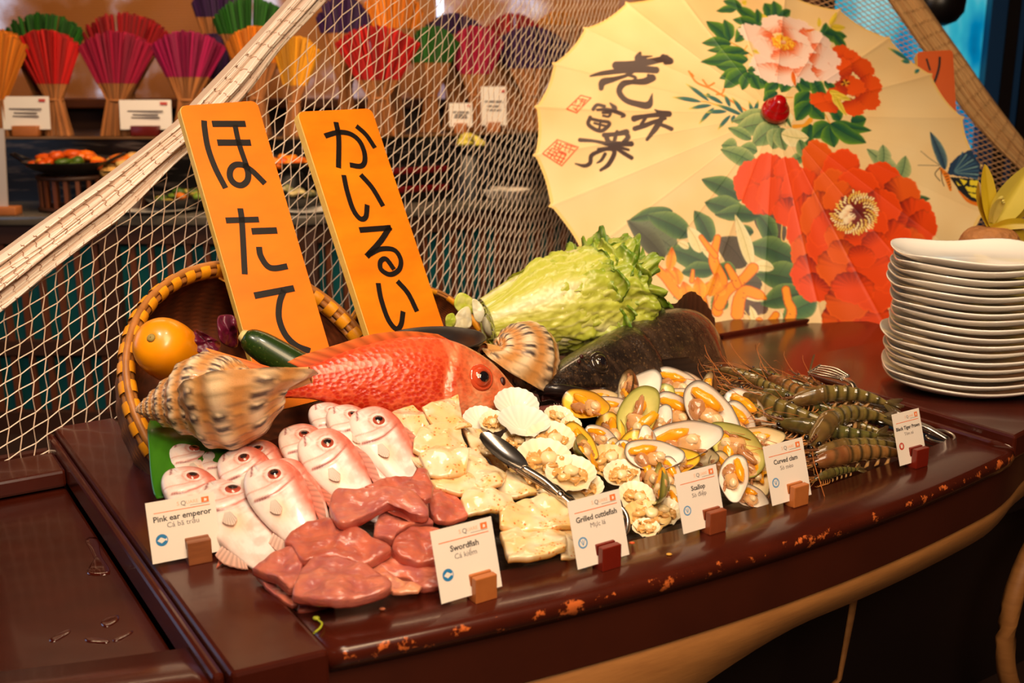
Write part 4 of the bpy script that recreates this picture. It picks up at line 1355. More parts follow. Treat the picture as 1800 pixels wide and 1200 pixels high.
GD, GL_ = (22, 78, 58), (120, 162, 40)
def l1(b, t, w, **k): leaf(*e1(b, t), w / 4.5, GD, GL_, **k)
# twig and bamboo at the left of the knob
for s_ in ([(140, 560), (200, 650), (350, 720), (600, 880), (690, 950)], [(250, 630), (290, 680), (340, 655)], [(160, 580), (175, 600), (150, 575)], [(420, 700), (400, 740), (360, 745)]):
    stroke(e1(*s_), 3.2, (236, 130, 40))
for s_ in ([(240, 800), (330, 820), (620, 940)], [(470, 330), (560, 380), (640, 440)], [(820, 730), (830, 790), (800, 860)], [(880, 770), (960, 770)], [(1100, 780), (1180, 850), (1260, 980)], [(600, 360), (580, 400), (600, 450)]):
    stroke(e1(*s_), 2.0, (226, 160, 60))
for b, t in (((240, 805), (0, 765)), ((300, 800), (110, 655)), ((320, 830), (130, 862)), ((340, 850), (215, 985)), ((440, 882), (265, 890)), ((570, 915), (330, 815)), ((465, 845), (415, 740)), ((570, 900), (475, 765)), ((470, 910), (365, 1030)), ((650, 900), (690, 785)), ((650, 930), (610, 790)), ((500, 910), (480, 980)), ((290, 770), (285, 730)), ((410, 820), (250, 740))):
    leaf(*e1(b, t), 8.5, (26, 86, 92), (60, 120, 90), vein=None, tipc=(236, 196, 60))
# upper foliage
for b, t, w in (((640, 210), (505, 330), 120), ((470, 320), (275, 165), 120), ((470, 310), (420, 145), 100), ((475, 345), (240, 335), 90), ((720, 200), (490, 40), 100), ((720, 210), (485, 150), 100), ((520, 70), (355, 80), 65), ((560, 60), (410, 0), 80), ((690, 180), (680, 60), 70),
                ((800, 140), (740, 15), 120), ((830, 140), (810, 0), 100), ((850, 130), (945, 75), 90), ((1120, 260), (970, 160), 60), ((1200, 290), (1225, 175), 80), ((1200, 260), (1395, 280), 110), ((1290, 270), (1390, 370), 90),
                ((580, 400), (280, 395), 75), ((620, 420), (300, 400), 60), ((580, 395), (335, 445), 100), ((610, 470), (440, 470), 80), ((600, 480), (228, 490), 115), ((600, 560), (350, 520), 110), ((580, 565), (378, 620), 100), ((600, 560), (415, 695), 140), ((620, 570), (560, 715), 100), ((600, 600), (800, 670), 120), ((640, 600), (700, 710), 90), ((850, 640), (735, 755), 100), ((700, 560), (600, 555), 90),
                ((960, 600), (870, 730), 140), ((1000, 600), (1000, 700), 120), ((1100, 800), (960, 640), 60), ((840, 730), (725, 800), 95), ((1020, 640), (1130, 705), 110), ((1100, 730), (970, 850), 120), ((1120, 620), (1235, 810), 120), ((1210, 640), (1315, 710), 70), ((1090, 800), (1215, 945), 130), ((1100, 810), (985, 955), 140), ((1340, 950), (1245, 835), 110), ((1420, 960), (1545, 940), 130), ((1100, 980), (1080, 1160), 130), ((1260, 980), (1120, 1090), 150), ((1270, 970), (1590, 1030), 95), ((1260, 980), (1290, 1165), 160), ((1260, 975), (1545, 1130), 140)):
    l1(b, t, w, lobed=0.07)
for b, t, w in (((770, 190), (720, 100), 50), ((760, 180), (780, 130), 45), ((1170, 210), (1170, 130), 40), ((1250, 200), (1310, 90), 50), ((1260, 210), (1385, 210), 60), ((560, 20), (600, 0), 50), ((640, 400), (740, 410), 30)):
    leaf(*e1(b, t), w / 4.5, (232, 200, 50), (248, 222, 90), vein=(190, 170, 40))
# dark red peony behind the pink one
DKP, ORP = (176, 44, 18), (232, 82, 14)
cc = (1486, 145)
for k, (x, y, a_, b_, r_) in enumerate(((1475, 92, 20, 14, -.5), (1496, 100, 14, 14, .4), (1450, 180, 30, 16, .4), (1515, 118, 26, 17, .6), (1530, 150, 22, 20, .9), (1525, 175, 24, 18, .3), (1500, 188, 22, 16, .2), (1478, 120, 22, 20, 0), (1495, 150, 28, 18, .3), (1470, 165, 22, 14, -.4))):
    petal(x, y, a_, b_, r_, ORP, DKP, (1488 - (x - 1488) * .2, 148), 0.10, k * 1.7, .5)
for k in range(16):
    a_ = k * 2.4
    stroke([(1486, 145), (1486 + 8 * math.cos(a_), 145 + 6 * math.sin(a_))], 1.2, (230, 180, 50) if k % 2 else (70, 20, 10))
# pink peony
PK, PB = (248, 214, 198), (232, 104, 58)
pc_ = (1378, 76)
for k, (x, y, a_, b_, r_) in enumerate(((1330, 60, 34, 17, .35), (1365, 42, 28, 16, .2), (1400, 48, 34, 17, .3), (1432, 70, 34, 17, .5), (1445, 98, 36, 20, .4), (1352, 104, 36, 17, -.25), (1362, 128, 38, 18, .2), (1385, 132, 24, 18, .6), (1420, 124, 30, 18, .4), (1452, 126, 28, 17, .5), (1345, 78, 26, 15, .4), (1355, 90, 32, 16, .6), (1400, 66, 28, 13, .5), (1410, 92, 34, 17, .5), (1385, 104, 32, 14, .3), (1440, 108, 22, 12, .6))):
    petal(x, y, a_, b_, r_, PK, PB, pc_, 0.10, k * 2.3, .62)
petal(1378, 75, 22, 13, .3, (246, 176, 40), (226, 110, 20), (1378, 90), 0.18, 4, .7)
for k in range(60):
    a_, d = k * 2.399, math.sqrt(k / 60)
    stroke([(1378 + 19 * d * math.cos(a_), 75 + 10 * d * math.sin(a_)), (1379 + 19 * d * math.cos(a_), 77 + 10 * d * math.sin(a_))], 2.0, ((252, 214, 80), (230, 120, 24), (250, 190, 50))[k % 3])
petal(1377, 74, 6, 4, 0, (246, 190, 150), (226, 90, 50), (1377, 90), .2, 2)
for b, t, w in (((960, 560), (985, 690), 40), ((1060, 240), (1145, 225), 26)):
    leaf(*e1(b, t), w / 4.5, (224, 90, 20), (246, 160, 60), vein=None)
for b, t, w in (((1250, 720), (1430, 790), 60), ((1280, 740), (1330, 850), 50), ((1300, 760), (1390, 920), 50), ((1250, 715), (1340, 730), 40)):
    leaf(*e1(b, t), w / 4.5, (226, 190, 50), (246, 226, 110), vein=(180, 160, 40))
# pale lotus-like leaves round the knob
PG, PGL = (84, 122, 72), (176, 186, 116)
for b, t, w in (((800, 930), (480, 960), 150), ((830, 980), (500, 1030), 190), ((860, 1000), (640, 1150), 190), ((880, 1020), (800, 1180), 170), ((870, 1010), (900, 1190), 140)):
    leaf(*e1(b, t), w / 4.5, PG, PGL, vein=(70, 60, 50))
for b, t, w in (((870, 1060), (1090, 1090), 150), ((850, 900), (850, 800), 110), ((900, 1000), (880, 860), 130)):
    leaf(*e1(b, t), w / 4.5, (236, 216, 150), (246, 232, 180), vein=(150, 150, 80))
leaf(*e1((950, 1010), (850, 830)), 8, (96, 130, 70), (150, 170, 90))
stroke(e1((970, 1000), (1050, 990), (1100, 950)), 7, (238, 160, 40), [1, .8, 1.3])
for b, t, w in (((90, 760), (0, 740), 70), ((70, 790), (-20, 820), 70), ((330, 780), (250, 830), 60), ((300, 700), (345, 810), 60), ((60, 700), (-60, 640), 60)):
    leaf(*e3(b, t), w / 2.858, PG, (170, 186, 110))
leaf((1296, 262), (1268, 255), 30, PG, PGL); leaf((1330, 290), (1266, 262), 34, PG, PGL)
# big leaves lower left
LD, LL = (44, 80, 56), (128, 156, 84)
DGY = (66, 66, 52)
for b, t, w, dk, lt in (((310, 400), (60, 245), 150, (96, 108, 84), (120, 130, 96)), ((250, 430), (70, 250), 110, DGY, (110, 118, 90)), ((650, 470), (510, 330), 150, (86, 74, 62), (100, 92, 74)), ((830, 360), (690, 190), 140, (90, 70, 60), (104, 92, 76)), ((730, 560), (630, 560), 120, (84, 76, 64), (100, 100, 80)), ((760, 640), (640, 700), 130, (96, 70, 62), (120, 90, 76)), ((290, 195), (70, 245), 70, LD, LL), ((375, 320), (160, 215), 120, LD, LL), ((480, 350), (395, 195), 100, LD, LL), ((500, 480), (260, 385), 140, LD, LL), ((500, 490), (330, 500), 90, LD, LL), ((600, 520), (500, 470), 90, LD, LL), ((560, 630), (480, 690), 90, LD, LL), ((380, 620), (290, 620), 60, (150, 176, 110), (200, 206, 150)), ((690, 300), (600, 300), 60, LD, LL), ((790, 350), (705, 205), 100, LD, LL), ((895, 440), (655, 365), 140, LD, LL), ((960, 560), (700, 510), 160, LD, LL), ((965, 600), (720, 660), 130, LD, LL), ((1000, 640), (830, 740), 130, (56, 104, 66), LL),
                        ((640, 140), (430, 40), 110, LD, LL), ((640, 220), (445, 155), 120, LD, LL), ((720, 220), (495, 215), 90, LD, LL), ((1380, 50), (1450, 0), 60, LD, LL), ((1430, 130), (1565, 135), 50, LD, LL),
                        ((950, 830), (860, 850), 50, (60, 130, 40), (140, 176, 70)), ((940, 840), (1080, 800), 50, (60, 130, 40), (140, 176, 70)), ((900, 800), (930, 870), 60, (60, 130, 60), (140, 176, 70)), ((1000, 790), (1020, 755), 30, (120, 170, 50), (170, 200, 80)), ((1040, 800), (1050, 760), 24, (90, 150, 140), (120, 180, 150))):
    leaf(*e2(b, t), w / 2.8125, dk, lt, lobed=0.05, vein=(56, 56, 44))
for b, t, w in (((430, 400), (362, 275), 80), ((520, 440), (430, 380), 60), ((680, 470), (595, 215), 70), ((790, 480), (670, 470), 60), ((370, 380), (310, 350), 40), ((700, 760), (670, 660), 40), ((800, 790), (820, 680), 50), ((740, 640), (620, 610), 40)):
    leaf(*e2(b, t), w / 2.8125, (240, 224, 160), (250, 236, 190), vein=(200, 180, 110))
for s_ in ([(830, 260), (830, 340), (880, 350)], [(640, 680), (680, 740), (720, 800)], [(620, 670), (650, 740), (700, 810)]):
    stroke(e2(*s_), 2.2, (226, 190, 110))
leaf(*e3((800, 905), (640, 745)), 32, (120, 150, 100), (196, 200, 140)); leaf(*e3((800, 905), (835, 780)), 30, (120, 150, 100), (190, 196, 130)); leaf(*e3((720, 830), (720, 725)), 26, (120, 150, 100), (196, 200, 140))
# left red peony, then the great red peony
RP, RB_ = (238, 72, 6), (126, 22, 18)
fc = (1500, 368)
for k, (x, y, a_, b_, r_) in enumerate(((1322, 318, 32, 40, .3), (1350, 300, 32, 32, 0), (1385, 305, 26, 30, 0), (1335, 350, 34, 26, .5), (1365, 345, 36, 34, .8), (1395, 340, 24, 44, .1), (1385, 372, 28, 26, .6))):
    petal(x, y, a_, b_, r_, RP, RB_, (1395, 330 + k * 5), 0.07, k * 1.3, .5)
for k, (x, y, a_, b_, r_, vs) in enumerate((
        (1440, 290, 30, 46, -.25, .45), (1478, 300, 34, 40, .4, .5), (1550, 318, 36, 34, .7, .5), (1586, 340, 34, 30, .6, .5), (1604, 385, 38, 42, .9, .55), (1620, 400, 28, 34, .4, .4), (1590, 430, 40, 34, .2, .5), (1420, 340, 28, 46, -.1, .55),
        (1410, 390, 26, 52, .2, .55), (1420, 440, 30, 34, .4, .5), (1424, 480, 34, 36, .3, .5), (1432, 505, 30, 26, .2, .5), (1470, 560, 26, 38, .2, .8), (1505, 562, 32, 30, .3, .8), (1538, 556, 28, 36, -.3, .75), (1490, 530, 40, 34, .1, .7), (1540, 510, 40, 40, .2, .6), (1560, 480, 36, 34, .5, .55),
        (1462, 335, 34, 40, .3, .6), (1510, 330, 40, 34, .5, .6), (1550, 365, 36, 34, .8, .6), (1440, 380, 34, 46, .2, .6), (1455, 430, 40, 38, .5, .45), (1565, 420, 40, 36, .2, .5), (1480, 470, 46, 36, .2, .4), (1530, 470, 44, 36, .4, .45), (1500, 505, 40, 28, .2, .4),
        (1475, 350, 28, 34, .4, .6), (1530, 390, 34, 30, .6, .5), (1450, 400, 24, 36, .5, .4), (1475, 415, 26, 26, .3, .35), (1510, 425, 28, 24, .2, .35), (1540, 430, 26, 24, .3, .35), (1480, 442, 26, 22, .2, .35), (1515, 450, 26, 20, .3, .35))):
    petal(x, y, a_, b_, r_, RP if k % 3 else (234, 92, 14), RB_, fc, 0.06, k * 1.9, vs)
petal(1505, 372, 34, 30, .5, (120, 34, 26), (150, 40, 24), (1505, 340), .12, 3, .3)
rsq = np.random.default_rng(7)
for k in range(150):
    a_, d = k * 2.399, 0.35 + 0.65 * math.sqrt((k + 1) / 150)
    x, y = 1502 + 42 * d * math.cos(a_) * .98, 373 + 36 * d * math.sin(a_)
    if math.cos(a_ - 3.9) > 0.75 and d > .8: continue
    stroke([(x, y), (x + 3 * math.cos(a_) + rsq.uniform(-1, 1), y + 3.5 * math.sin(a_))], 3.0, ((250, 226, 140), (240, 200, 90), (252, 238, 180))[k % 3])
for x, y in ((1482, 378), (1490, 386), (1487, 372), (1497, 380), (1492, 366)):
    petal(x, y, 8, 7, 0, (252, 232, 190), (232, 170, 120), (1500, 390), .1, x, .5)
for k in range(14):
    stroke([(1508, 372), (1508 + 14 * math.cos(k * .45), 372 + 12 * math.sin(k * .45))], 1.1, (90, 24, 30))
# orange coral and buds
OC, OO = (250, 158, 24), (224, 92, 10)
for s_, w, wv in (([(440, 700), (410, 610), (330, 610), (240, 510), (150, 450), (60, 420), (10, 400)], 12, [1.6, 1.3, 1.2, 1, .9, .7, .3]), ([(390, 690), (430, 610), (500, 560), (560, 600)], 12, [1.4, 1.2, 1, .7]), ([(510, 690), (520, 620), (530, 540), (490, 440), (510, 330)], 13, [1.2, 1.1, 1.3, 1, .7]), ([(430, 325), (470, 380), (500, 420)], 8, [.8, 1, 1]), ([(520, 660), (560, 590), (640, 530), (685, 480)], 13, [1.2, 1.1, 1, 1.2]), ([(560, 470), (590, 520), (610, 560)], 11, [.7, 1, 1]),
                  ([(610, 700), (620, 630), (650, 590), (710, 610), (745, 630)], 14, [1.3, 1.2, 1.1, 1, .3]), ([(830, 850), (860, 760), (880, 690), (860, 640), (850, 585)], 12, [1.3, 1.2, 1.1, .9, .9]), ([(850, 800), (900, 770), (945, 745)], 12, [1, .9, .6]), ([(740, 820), (760, 770), (800, 710)], 11, [1.2, 1, .9]), ([(745, 790), (715, 740)], 11, [1, .8]), ([(390, 490), (385, 540)], 7, [.6, 1])):
    stroke(e2(*s_), w * 1.25, OC, wv, 1, OO)
for b, t, w in (((270, 490), (285, 375), 55), ((320, 560), (295, 470), 60), ((300, 530), (250, 480), 40), ((360, 640), (340, 540), 70), ((420, 640), (410, 520), 70), ((470, 620), (510, 500), 70), ((130, 470), (30, 380), 50), ((230, 510), (130, 430), 50), ((500, 610), (560, 560), 50)):
    leaf(*e2(b, t), w / 2.8125, (250, 150, 20), (246, 190, 60), vein=(224, 96, 14), tipc=(238, 110, 14))
for k in range(70):
    x, y = rsq.uniform(480, 960), rsq.uniform(440, 840)
    i_ = None
    px_, py_ = e2((x, y))[0]
    j = np.argmin((QX - px_) ** 2 + (QY - py_) ** 2)
    if ART[j][0] > 235 and 130 < ART[j][1] < 180 and ART[j][2] < 60:
        stroke([(px_, py_), (px_ + 1, py_ + .6)], 1.8, (206, 90, 14))
# butterfly at the right
for b, t, w in (((1035, 850), (960, 655), 60),):
    leaf(*e3(b, t), w / 2.858, (44, 70, 96), (130, 160, 150), vein=(20, 30, 50))
region(e3((1045, 870), (1060, 820), (1100, 780), (1150, 752), (1180, 745), (1205, 790), (1215, 850), (1200, 895), (1150, 890), (1090, 880)), (38, 62, 92))
for k in range(9):
    a_ = -1.15 + k * 0.17
    stroke(e3((1075 + 10 * math.cos(a_), 865 + 10 * math.sin(a_)), (1070 + 130 * math.cos(a_), 870 + 118 * math.sin(a_))), 2.2, (120, 160, 160) if k % 2 else (60, 100, 130), [.4, 1.2])
region(e3((1060, 885), (1130, 890), (1210, 900), (1215, 1030), (1170, 1010), (1110, 960)), (30, 34, 40))
for q_ in (((1110, 895), (1150, 905), (1130, 925)), ((1160, 900), (1205, 905), (1200, 930), (1160, 925)), ((1135, 930), (1195, 938), (1190, 965), (1150, 955)), ((1150, 962), (1200, 972), (1205, 1000), (1170, 985)), ((1090, 905), (1120, 930), (1100, 925))):
    region(e3(*q_), (240, 216, 50))
stroke(e3((1105, 955), (1150, 1005), (1210, 1028)), 6, (232, 120, 24), [.4, 1, 1.2])
stroke(e3((1012, 845), (1045, 885), (1062, 950)), 9, (236, 130, 30), [.5, 1.1, .5])
for k in range(6):
    stroke(e3((1030 + k * 6, 870 + k * 14), (1046 + k * 4, 868 + k * 13)), 1.1, (60, 30, 20))
stroke(e3((1008, 838), (985, 870), (1010, 905)), 1.4, (50, 40, 40)); stroke(e3((1015, 850), (1020, 900), (1030, 930)), 1.4, (50, 40, 40))
stroke(e3((1005, 830), (950, 828), (898, 827)), .9, (90, 80, 70)); stroke(e3((1004, 826), (950, 790), (912, 758)), .9, (90, 80, 70))
for b, t in (((860, 300), (740, 235)), ((905, 345), (880, 370)), ((860, 310), (810, 300))):
    leaf(*e3(b, t), 8, (40, 110, 110), (80, 150, 130), vein=None, tipc=(230, 200, 60))
# brush calligraphy and red seals at the left
INK = (62, 38, 36)
for s_, w, wv in (([(655, 455), (760, 448), (900, 432), (1005, 405)], 44, [1.1, .9, .8, .9]), ([(985, 395), (1035, 425), (1000, 440)], 36, [.9, 1, .7]), ([(822, 368), (810, 410), (850, 425)], 42, [.3, 1.1, .9]), ([(830, 405), (905, 392)], 22, [1, .3]), ([(472, 533), (560, 512), (700, 492), (820, 482), (935, 490)], 40, [.25, .7, .8, 1.0, .9]), ([(820, 440), (780, 480), (740, 520), (640, 555), (560, 575), (548, 615)], 34, [.9, 1, .5, .8, 1.2, .8]), ([(905, 545), (850, 570), (760, 575), (700, 590), (675, 640), (720, 700), (800, 728), (880, 735), (908, 655)], 40, [1.1, 1, .7, .9, .8, .8, .9, 1.1, .1]), ([(880, 525), (915, 548)], 30, [.6, 1]), ([(730, 520), (790, 545), (740, 590)], 22, [.8, .8, .5]),
                  ([(492, 765), (520, 735), (570, 745)], 24, [.9, .8, .8]), ([(610, 722), (640, 755), (645, 775)], 30, [.3, 1, .8]), ([(520, 770), (600, 770), (705, 805), (690, 820)], 24, [.6, .9, .9, .4]), ([(560, 790), (610, 790), (600, 815), (560, 810)], 20, [.8, .9, .7, .6]), ([(470, 822), (460, 870), (540, 915), (598, 880), (600, 855), (540, 845), (475, 830)], 22, [1, 1, 1, 1, .9, .8, .8]), ([(500, 860), (580, 880)], 16, [.8, .9]), ([(545, 840), (535, 905)], 16, [.8, .9]),
                  ([(780, 830), (850, 815), (950, 805), (1025, 800)], 32, [1.1, .7, .8, 1]), ([(925, 770), (960, 790), (1020, 795)], 26, [.3, 1, 1]), ([(785, 900), (850, 880), (930, 850), (1000, 830)], 32, [.9, .9, .7, .5]), ([(980, 820), (930, 900), (870, 980)], 34, [.9, 1, .5]), ([(860, 825), (830, 870)], 24, [.8, .8]), ([(930, 860), (1000, 885), (1040, 905)], 26, [.7, .9, 1]),
                  ([(570, 945), (640, 940), (725, 925)], 36, [.8, .7, 1]), ([(580, 945), (605, 1000), (680, 1010), (760, 1010)], 32, [.9, .9, .8, .9]), ([(720, 925), (735, 965), (700, 1005)], 30, [.9, 1, .8]), ([(660, 920), (645, 970), (630, 1040)], 24, [.8, .9, .9]), ([(400, 980), (500, 990), (600, 1015), (740, 1050)], 26, [1, .7, .9, .6]), ([(640, 1030), (540, 1060), (480, 1090), (470, 1140), (430, 1160), (365, 1145)], 24, [.8, .8, 1, 1, .9, .3]), ([(530, 1050), (620, 1045), (640, 1075), (600, 1150), (545, 1190)], 26, [.8, .9, 1, 1, .6]), ([(575, 1080), (550, 1120), (520, 1140)], 20, [1, .9, .4]), ([(650, 1040), (710, 1075), (762, 1105)], 26, [.6, .9, .9])):
    stroke(e4(*s_), w / 4.0 * 1.25, INK, wv)
SE = (222, 74, 24)
for quad_ in (((405, 665), (475, 685), (375, 790), (305, 765)), ((240, 975), (385, 1035), (270, 1160), (135, 1080))):
    q_ = e4(*quad_)
    for k in range(4):
        stroke([q_[k], q_[(k + 1) % 4]], 2.0, SE)
for s_ in ([(385, 690), (445, 700)], [(400, 705), (430, 715)], [(375, 705), (365, 725)], [(340, 735), (400, 745)], [(350, 755), (375, 775)], [(390, 735), (370, 770)], [(420, 690), (400, 730)], [(435, 705), (415, 740)],
           [(290, 1010), (365, 1035)], [(280, 1030), (350, 1055)], [(310, 1010), (290, 1060)], [(340, 1020), (320, 1070)], [(230, 1000), (270, 1020)], [(215, 1020), (260, 1045)], [(240, 990), (215, 1050)], [(265, 1000), (240, 1055)], [(180, 1050), (230, 1075)], [(165, 1070), (215, 1095)], [(200, 1040), (170, 1090)], [(225, 1060), (190, 1105)], [(250, 1070), (300, 1090)], [(235, 1095), (290, 1115)], [(220, 1115), (275, 1135)], [(275, 1070), (235, 1140)], [(300, 1085), (260, 1145)], [(205, 1040), (300, 1080)], [(280, 1020), (215, 1110)]):
    stroke(e4(*s_), 2.0, SE)
# ---- paper mesh
def par_mesh(X, Y, Zl, cols, name, mat_, cw=True):
    nr, nt_ = X.shape
    V = np.stack([X, Y, Zl], -1).reshape(-1, 3).astype(np.float32)
    i, j = np.meshgrid(np.arange(nr - 1), np.arange(nt_), indexing='ij')
    j2 = (j + 1) % nt_
    F = np.stack([i * nt_ + j, (i + 1) * nt_ + j, (i + 1) * nt_ + j2, i * nt_ + j2], -1).reshape(-1, 4).astype(np.int32)
    me = bpy.data.meshes.new(name)
    me.vertices.add(len(V)); me.vertices.foreach_set('co', V.ravel())
    me.loops.add(F.size); me.loops.foreach_set('vertex_index', F.ravel())
    me.polygons.add(len(F)); me.polygons.foreach_set('loop_start', np.arange(0, F.size, 4, dtype=np.int32))
    me.polygons.foreach_set('use_smooth', np.ones(len(F), bool))
    me.update(calc_edges=True)
    ca = me.attributes.new('Col', 'FLOAT_COLOR', 'POINT')
    c4 = np.ones((len(V), 4), np.float32); c4[:, :3] = lin(np.clip(cols, 0, 255))
    ca.data.foreach_set('color', c4.ravel())
    me.materials.append(mat_)
    o = bpy.data.objects.new(name, me); COL.objects.link(o); o.parent = par
    return o
par_mesh(CX, CY, hgt, ART, 'painted_canopy', mat('parasol_paper', attr=True, rough=0.55, transl=0.12, bump=(90, 0.05, 0.002)))
m_bam = mat('bamboo', (206, 160, 92), 0.5)
for k in range(NRIB):
    a_ = ph0 + k * 2 * math.pi / NRIB
    c_, s_ = math.cos(a_), math.sin(a_)
    pts = [(UR * r_ * c_, UR * r_ * s_, H0 * (1 - r_) ** 1.12 + 0.012 * (1 - r_) - 0.008) for r_ in np.linspace(0.03, 0.995, 9)]
    make('rib', MB().tube(pts, 0.0035, 4), m_bam, par)
    make('stretcher', MB().tube([(0.02 * c_, 0.02 * s_, -0.16), (0.5 * UR * c_, 0.5 * UR * s_, H0 * 0.5 ** 1.12 - 0.012)], 0.0028, 4), m_bam, par)
make('shaft', MB().tube([(0, 0, H0), (0, 0, -0.75)], 0.009, 10), m_bam, par)
make('runner', MB().lathe([(0.024, -0.19), (0.026, -0.16), (0.024, -0.14), (0.01, -0.135)], 16), m_bam, par)
m_knob = mat('red_knob', (170, 8, 10), 0.25, coat=0.4)
make('red_knob', MB().lathe([(0.001, 0.074), (0.014, 0.073), (0.020, 0.068), (0.022, 0.056), (0.030, 0.048), (0.0335, 0.042), (0.033, 0.036), (0.040, 0.032), (0.044, 0.020), (0.042, 0.006), (0.032, -0.006), (0.001, -0.010)], 28, c=(0, 0, H0 + 0.006)), m_knob, par)
# ================================================================== FISH (shared builder)
def fish_body(L, top, bot, wid, colf, mouth=None, nu=54, wp=1.0, curve=None, nar=13):
    """snout at x=0, tail root at x=L; z dorsal, y sideways. mouth=(len, open_up, open_dn, zline)"""
    mb = MB()
    rows, info = [], []
    us = np.linspace(0, 1, nu) ** 1.35
    for u in us:
        zt, zb, w = top(u), bot(u), wid(u)
        if mouth and u < mouth[0]:
            k = 1 - u / mouth[0]
            zm = mouth[3]
            zu, zl = zm + mouth[1] * k, zm - mouth[2] * k
            pin = 0.12 + 0.88 * (u / mouth[0]) ** 3
        else:
            zu = zl = (mouth[3] if mouth else 0.5 * (zt + zb)) if u < 0.5 else 0.5 * (zt + zb)
            if mouth:
                f = sstep(u, mouth[0], 0.6)
                zu = zl = mouth[3] * (1 - f) + 0.5 * (zt + zb) * f
            pin = 1.0
        if not (mouth and u < mouth[0]):
            ep = 0.05 * (zt - zb); zu, zl = zu + ep, zl - ep
        zu = min(zu, zt - 0.0005); zl = max(zl, zb + 0.0005)
        row, inf = [], []
        for a in np.linspace(0, math.pi, nar):
            c_, s_ = math.cos(a), math.sin(a)
            row.append((w * math.copysign(abs(c_) ** wp, c_), zu + (zt - zu) * s_)); inf.append((s_, 1))
        if pin >= 1.0:
            pz, qz, pin = zu - .33 * (zu - zl), zl + .33 * (zu - zl), 1.006
        else:
            pz, qz = zu, zl
        row.append((-w * pin, pz)); inf.append((0, 0)); row.append((-w * pin, qz)); inf.append((0, 0))
        for a in np.linspace(math.pi, 2 * math.pi, nar):
            c_, s_ = math.cos(a), math.sin(a)
            row.append((w * math.copysign(abs(c_) ** wp, c_), zl - (zl - zb) * abs(s_))); inf.append((-abs(s_), 1))
        row.append((w * pin, qz)); inf.append((0, 0)); row.append((w * pin, pz)); inf.append((0, 0))
        rows.append([(u * L, y, z) for y, z in row]); info.append([(u, h, m_) for h, m_ in inf])
    P = np.array(rows)
    if curve is not None:
        P = curve(P)
    C = colf(np.array(info), P)
    mb.grid(P, C, cv=True)
    k = len(P[0]); n = len(P)
    mb.f.append(list(range(k))); mb.f.append([(n - 1) * k + j for j in range(k)][::-1])
    return mb
def fin_fan(base0, base1, tips, thick=0.0012, C=(200, 120, 90), Ctip=None, rays=True, side=(0, 1, 0), nv=5):
    """a finned sheet between a base line and a line of tips, ridged by rays"""
    n = len(tips) * 4
    b = np.linspace(0, 1, n)[:, None] * (np.array(base1, float) - base0) + np.array(base0, float)
    t = spline(tips, n)
    sd = np.array(side, float)
    mb = MB()
    P = np.zeros((n, nv, 3)); Cc = np.zeros((n, nv, 3))
    for i in range(n):
        for j in range(nv):
            v = j / (nv - 1)
            P[i, j] = b[i] * (1 - v) + t[i] * v + sd * (thick * (1 if i % 2 else -1) * (1 if rays else 0) * (1 - v * .3))
            cc = np.array(C, float) * (1 - v) + np.array(Ctip if Ctip is not None else C, float) * v
            Cc[i, j] = cc * (0.86 if i % 2 else 1.05)
    Cc = np.clip(Cc, 0, 255)
    mb.grid(P + sd * thick, Cc); mb.grid(P - sd * thick, Cc, flip=True)
    return mb
def eye_parts(parent, pos, r, out, iris, m_eye, pupc=(14, 12, 14), ringc=None):
    """eyeball with its pupil, on the side facing `out`"""
    out = nrm(out)
    R = frame(np.cross(out, (0.1, 0.2, 1.0)), z=out)
    e = MB()
    if ringc is not None:
        e.lathe([(r * 1.36, -r * .22), (r * 1.30, r * .06), (r * 1.10, r * .20), (r * 0.98, r * .16)], 22, ringc, pos, R)
    cols = np.array([iris, iris, np.array(iris) * .9, np.array(iris) * 0.72, (60, 24, 18)])
    e.lathe([(r * 1.02, -r * .1), (r * .98, r * .20), (r * .80, r * .40), (r * .56, r * .52), (r * .5, r * .54)], 22, c=pos, R=R, cols=cols)
    eo = make('eye', e, m_eye, parent)
    make('pupil', MB().lathe([(r * .54, r * .50), (r * .42, r * .58), (r * .2, r * .62), (0.0001, r * .63)], 18, c=pos, R=R), mat('fish_pupil', pupc, 0.06, coat=1.0), eo)
    return eo
m_fishskin = mat('silver_fish_skin', attr=True, rough=0.32, n2=(235, 170, 150), nscale=28, namt=0.45, thresh=(0.5, 0.75), nstretch=(1, 1, 2.5), bump=(95, 0.14, 0.0008), coat=0.3, sss=0.06)
m_fin = mat('pale_fin', attr=True, rough=0.4, transl=0.3)
m_eye = mat('fish_eye', attr=True, rough=0.1, coat=0.9)

